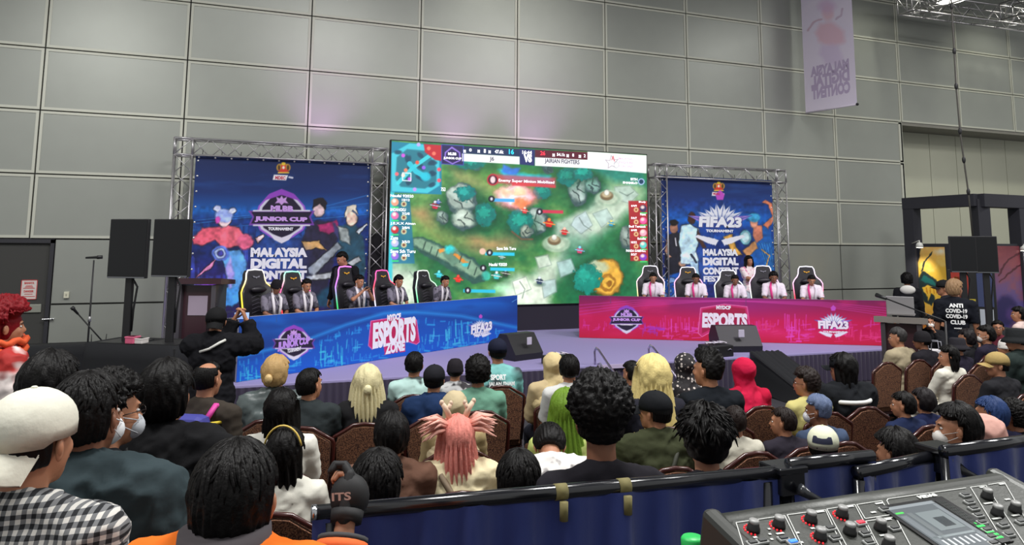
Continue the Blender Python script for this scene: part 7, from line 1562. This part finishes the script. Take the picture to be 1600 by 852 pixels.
def corner(label, px, py, z, cx, cy):
    q = onz(px, py, z); t = thing('corner_block', label, 'bracket', (q.x, q.y, 0)); mb = MB(); mb.box(-.05, .05, -.05, .05, z-.07, z+.015, 0, .006); mb.box(-.06, .06, -.055, .055, z+.0, z+.022, 0, .004); put('block_body', mb, M_pipe, t); mb = MB(); mb.tube([(0, 0, .0), (0, 0, z-.06)], .028); put('upright', mb, M_pipe, t)
    mb = MB(); c = Vector((.03, -.075, z-.06)); mb.tube([c+Vector((-.03, 0, .02)), c+Vector((.0, -.01, .0)), c+Vector((.055, -.03, -.03))], [.02, .014, .012], 10); mb.ell(c+Vector((.065, -.035, -.036)), (.018, .016, .018), 10, 8); put('clamp_knob', mb, mat('knob_black', (40, 42, 46), .25), t)
    mb = MB(); mb.box(-.2, .2, -.2, .2, 0, .012); put('base_plate', mb, M_pipe, t)
corner('black corner block with a clamp knob between the long pipe and the next', 1224, 735, 1.40, 0, 0); corner('black corner block with a pale knob at the right, over the mixer', 1466, 704, 1.40, 0, 0)
q = onz(1335, 745, 1.33); t = thing('blue_cloth', 'light blue cloth end hanging from the open pipe', 'cloth', q); mb = MB(); vs = []
for i in range(9):
    for j in range(5): vs.append((-.03+.016*j+.006*math.sin(i*1.1+j), -.02+.012*math.sin(j*1.7+i*.4), .05-.022*i-(.006*j*i*.4)))
mb.add(vs, [(i*5+j, (i+1)*5+j, (i+1)*5+j+1, i*5+j+1) for i in range(8) for j in range(4)], 0, True); put('cloth_fold', mb, mat('cloth_light_blue', (70, 98, 170), .7, sheen=.3), t)
q = onz(488, 812, 1.2); 
# ================= digital mixer
P0 = dep(1130, 805, .935); P1 = dep(1560, 741, 1.10); u = (P1-P0); Wm = u.length; u.normalize(); v = Vector((u.y, -u.x, 0)).normalized(); tilt = .22; dn = (v*math.cos(tilt)-Vector((0, 0, math.sin(tilt)))).normalized(); up = -dn
pm = Plane(P0, u, up); n = pm.n
t = thing('mixing_console', 'dark digital mixing console with knobs and a lit screen, bottom right corner', 'mixer', P0); L = Matrix.Translation(P0); Dm = .46
Mx = Matrix((u, up, n)).transposed().to_4x4()                       # local frame of the slanted top
M_con = mat('console_grey', (62, 64, 60), .42, .2, bump=.05, scale=200); M_con2 = mat('console_side', (54, 56, 53), .42, .2)
mb = MB(); mb.box(0, Wm, -Dm, .0, -.05, 0, 0, .004, Mx); put('top_plate', mb, M_con, t)
mb = MB(); mb.tube([Mx @ Vector((.0, -.006, -.022)), Mx @ Vector((Wm, -.006, -.022))], .024, 14); mb.box(-.0, Wm, -Dm, .018, -.16, -.03, 0, .01, Mx); put('chassis', mb, M_con, t)
for s in (0, 1): mb = MB(); x = s*Wm; mb.box(x-.020 if not s else x-.004, x+.004 if not s else x+.020, -Dm, .020, -.16, .001, 0, .008, Mx); put('side_cheek', mb, M_con2, t)
M_wl = mat('panel_white', (206, 208, 204), .5); M_kn = mat('knob_dark', (30, 30, 30), .45); M_rg = mat('knob_grey', (150, 150, 148), .4)
def uv(x, y): return pm.px(x, y)
lines = MB()
def seg(x0, y0, x1, y1, w=.0006):
    a, b = uv(x0, y0); c, d = uv(x1, y1); A = Vector((a, b, .0012)); B = Vector((c, d, .0012)); e = (B-A).normalized(); s = Vector((-e.y, e.x, 0))*w; lines.add([Mx @ q for q in (A-s, B-s, B+s, A+s)], [(0, 1, 2, 3)])
for pts in (((1150, 818), (1226, 807)), ((1150, 818), (1162, 856)), ((1226, 807), (1250, 856)), ((1230, 806), (1290, 798)), ((1230, 806), (1256, 860)), ((1290, 798), (1318, 860)), ((1292, 797), (1336, 790)), ((1292, 797), (1326, 860)), ((1336, 790), (1376, 866)), ((1339, 790), (1378, 784)), ((1339, 790), (1352, 812)), ((1352, 812), (1392, 806)), ((1378, 784), (1392, 806)),
    ((1353, 816), (1395, 810)), ((1353, 816), (1376, 860)), ((1386, 784), (1388, 781)), ((1386, 784), (1424, 856)), ((1388, 781), (1510, 764)), ((1517, 763), (1541, 760)), ((1517, 763), (1575, 858)), ((1541, 760), (1602, 852)), ((1545, 759), (1570, 755)), ((1570, 755), (1625, 850))): seg(*pts[0], *pts[1])
for x, y, w in ((1218, 810, 5), (1282, 801, 6), (1328, 793, 6), (1374, 788, 6), (1388, 813, 5), (1536, 763, 4), (1566, 758, 4), (1180, 841, 3), (1219, 835, 6), (1213, 822, 1.5), (1270, 827, 3), (1365, 802, 4), (1380, 838, 5), (1545, 788, 7), (1558, 812, 7), (1588, 807, 6), (1575, 782, 4), (1246, 834, 3), (1252, 849, 3), (1202, 828, 2), (1203, 836, 2), (1206, 844, 2)): seg(x-w, y+w*.14, x+w, y-w*.14, .0016)
put('panel_markings', lines, M_wl, t)
text_ = MB(); a, b = uv(1434, 782); c, d = uv(1462, 774); q_ = MB(); text_mb(q_, Plane((0, 0, 0), (1, 0, 0), (0, 1, 0)), 'MIDAS', 0, 0, 0, 0, uv=(a+.005, b+.007, c, b), bold=.09, h=0); text_.add([Mx @ Vector((v_[0], v_[1], .0015)) for v_ in q_.v], q_.f); put('maker_lettering', text_, M_wl, t)
def knob(x, y, r=.0072, h=.011, led=None):
    a, b = uv(x, y+6); o_ = Mx @ Matrix.Translation((a, b, 0)); mb = MB(); mb.lathe([(r*1.15, 0), (r*1.1, .004), (r*.95, .006), (r*.85, h), (r*.7, h+.001)], seg=18, M=o_); k = put('knob', mb, M_kn, t); mb = MB(); mb.lathe([(r*.86, h-.0008), (r*.88, h+.002), (r*.6, h+.003)], seg=18, M=o_); put('knob_cap', mb, M_rg, k)
    if led:
        mb = MB()
        for i in range(7): q = math.radians(100+i*24); mb.box(-.0008, .0008, -.0008, .0008, 0, .0016, 0, 0, o_ @ Matrix.Translation((r*1.5*math.cos(q), r*1.5*math.sin(q), 0)))
        put('led_ring', mb, mat('led_red', (230, 40, 50), .4, emit=.8), k)
for x, y, l in ((1177, 823, 1), (1217, 817, 1), (1267, 809, 1), (1282, 836, 1), (1316, 801, 1), (1328, 828, 0), (1376, 822, 0), (1389, 849, 0), (1543, 773, 0), (1559, 799, 0), (1587, 794, 0)): knob(x, y, led=l)
def btn(x, y, col=(110, 112, 110), emit=0, w=.0075):
    a, b = uv(x, y); o_ = Mx @ Matrix.Translation((a, b, 0)); mb = MB(); mb.box(-w, w, -w*.62, w*.62, 0, .003, 0, .0008, o_); k = put('button', mb, mat('button_rim', (150, 152, 150), .5), t); mb = MB(); mb.box(-w*.72, w*.72, -w*.36, w*.36, .003, .0046, 0, .0006, o_); put('button_cap', mb, mat('btn_%d_%d' % col[:2], col, .45, emit=emit), k)
for x, y in ((1224, 844), (1297, 828), (1305, 843), (1352, 836), (1398, 828), (1191, 848), (1176, 851), (1509, 776), (1515, 787), (1522, 797), (1529, 808), (1535, 819), (1543, 831), (1550, 842), (1568, 823), (1577, 838), (1596, 818), (1553, 852), (1358, 850), (1382, 798)): btn(x, y, (52, 54, 54))
btn(1345, 820, (206, 40, 60), .8); btn(1239, 850, (50, 120, 230), 1)
# screen
scr_ = [uv(1403, 791), uv(1498, 778), uv(1533, 840), uv(1433, 856)]
mb = MB()
def quadp(mb, P, h0, h1, mi=0):
    vs = [Mx @ Vector((p[0], p[1], h)) for h in (h0, h1) for p in P]; mb.add(vs, [(4, 7, 6, 5), (0, 4, 5, 1), (1, 5, 6, 2), (2, 6, 7, 3), (3, 7, 4, 0)], mi)
cx = sum(p[0] for p in scr_)/4; cy = sum(p[1] for p in scr_)/4
a0_, a1_ = scr_[0][0], scr_[1][0]; b1_, b0_ = scr_[0][1]+.0, scr_[2][1]
R_ = (min(scr_[0][0], scr_[3][0]), max(scr_[1][0], scr_[2][0])); print('mixer screen uv', scr_, 'W', Wm)
sx0, sx1 = (scr_[0][0]+scr_[3][0])/2, (scr_[1][0]+scr_[2][0])/2; sy1, sy0 = (scr_[0][1]+scr_[1][1])/2, (scr_[2][1]+scr_[3][1])/2-.02
mb.box(sx0-.004, sx1+.004, sy0, sy1+.004, .0005, .002, 0, 0, Mx); put('screen_bezel', mb, mat('bezel_black', (18, 18, 20), .3), t)
def lit(name, x0, x1, y0, y1, col, e, h=.0026, par=t): mb = MB(); mb.box(sx0+(sx1-sx0)*x0, sx0+(sx1-sx0)*x1, sy1-(sy1-sy0)*y1, sy1-(sy1-sy0)*y0, .002, h, 0, 0, Mx); return put(name, mb, mat('lit_%d_%d_%d' % col, col, .3, emit=e), par)
ds = lit('display', .02, .80, .02, 1, (70, 76, 80), .7)
for x0, x1, y0, y1, col in ((.03, .78, .03, .09, (110, 116, 120)), (.04, .16, .16, .19, (60, 190, 70)), (.04, .14, .24, .9, (90, 96, 100)), (.18, .26, .2, .9, (84, 90, 92)), (.3, .7, .22, .62, (96, 104, 106)), (.44, .62, .36, .56, (40, 46, 50)), (.72, .79, .1, .95, (96, 102, 106)), (.04, .78, .70, .74, (110, 118, 120))): lit('display_tile', x0, x1, y0, y1, col, .7, .0029, ds)
for i in range(7): lit('display_tile', .12+i*.09, .15+i*.09, .78, .92, (170, 174, 176), .7, .0031, ds)
mt = lit('level_meter', .83, .98, .04, 1, (24, 26, 26), .0)
for i in range(4):
    for j in range(14): lit('meter_light', .85+i*.032, .87+i*.032, .08+j*.062, .115+j*.062, (50, 226, 90) if j > 8-(i == 1) else (40, 46, 44), 1.0 if j > 8 else .1, .0029, mt)
# table beneath
t3 = thing('flight_case', 'black flight case carrying the mixing console', 'case', (P0.x, P0.y, .2)); ang = Matrix((u, -v, Vector((0, 0, 1)))).transposed().to_4x4(); zt_ = P0.z-.27-.2
mb = MB(); mb.box(-.05, Wm+.05, -Dm-.02, .02, 0, zt_, 0, .01, ang); put('case_body', mb, M_blk, t3)
for s in (0, 1):
    for s2 in (0, 1): mb = MB(); mb.box(-.055+s*(Wm+.08), -.025+s*(Wm+.08), -Dm-.025+s2*(Dm+.02), -Dm+.005+s2*(Dm+.02), 0, zt_+.003, 0, .002, ang); put('corner_edge', mb, mat('case_chrome', (190, 190, 196), .3, .9), t3)
# bottle
q = dep(1082, 848, 1.0); t = thing('plastic_bottle', 'green capped plastic bottle just left of the mixer', 'bottle', (q.x, q.y, q.z-.21)); mb = MB(); mb.lathe([(.030, 0), (.032, .01), (.032, .14), (.026, .175), (.013, .20), (.012, .205)], seg=20); put('bottle_body', mb, mat('bottle_clear', (180, 210, 190), .1, trans=.6), t); mb = MB(); mb.lathe([(.015, .195), (.0155, .215), (.013, .218)], seg=20); put('cap', mb, mat('cap_green', (40, 190, 90), .4), t)
t4 = thing('side_shelf', 'small black shelf holding the green capped bottle', 'shelf', (q.x, q.y, .2)); mb = MB(); mb.box(-.06, .06, -.06, .06, q.z-.235-.2, q.z-.212-.2, 0, .004); put('shelf_board', mb, M_blk, t4); mb = MB(); mb.tube([(0, 0, 0), (0, 0, q.z-.235-.2)], .02); put('leg', mb, M_blk, t4); mb = MB(); mb.lathe([(.12, 0), (.12, .015), (.02, .02)]); put('base_plate', mb, M_blk, t4)
# ================= families of like things
FAM = {'gaming_chair': 'gaming chairs behind the printed counters', 'barrier_rail': 'black barrier pipes with navy drapes', 'corner_block': 'black corner blocks of the barrier', 'overhead_truss': 'overhead lighting trusses', 'truss_frame': 'truss frames round the backdrops', 'stage_backdrop': 'printed stage backdrops', 'branded_counter': 'printed counters on the stage', 'display_stand': 'black displays on poles', 'floor_monitor': 'floor monitors on the stage edge', 'lectern': 'lecterns at the stage ends', 'arm_lamp': 'small white spot lamps on the booth', 'tissue_box': 'small boxes under the left displays'}
for o in SC.objects:
    if o.parent or 'label' not in o: continue
    k = o.name.split('.')[0]
    if k in FAM: o['group'] = FAM[k]
    if k == 'person':
        o['group'] = 'players behind the counters' if o['label'].find('player') >= 0 and 'counter' in o['label'] else ('audience seated before the stage' if any(abs(c.location.x-o.location.x) < .3 and abs(c.location.y-o.location.y) < .3 for c in COL.objects if c.name.startswith('banquet_chair')) else 'people standing in the hall')
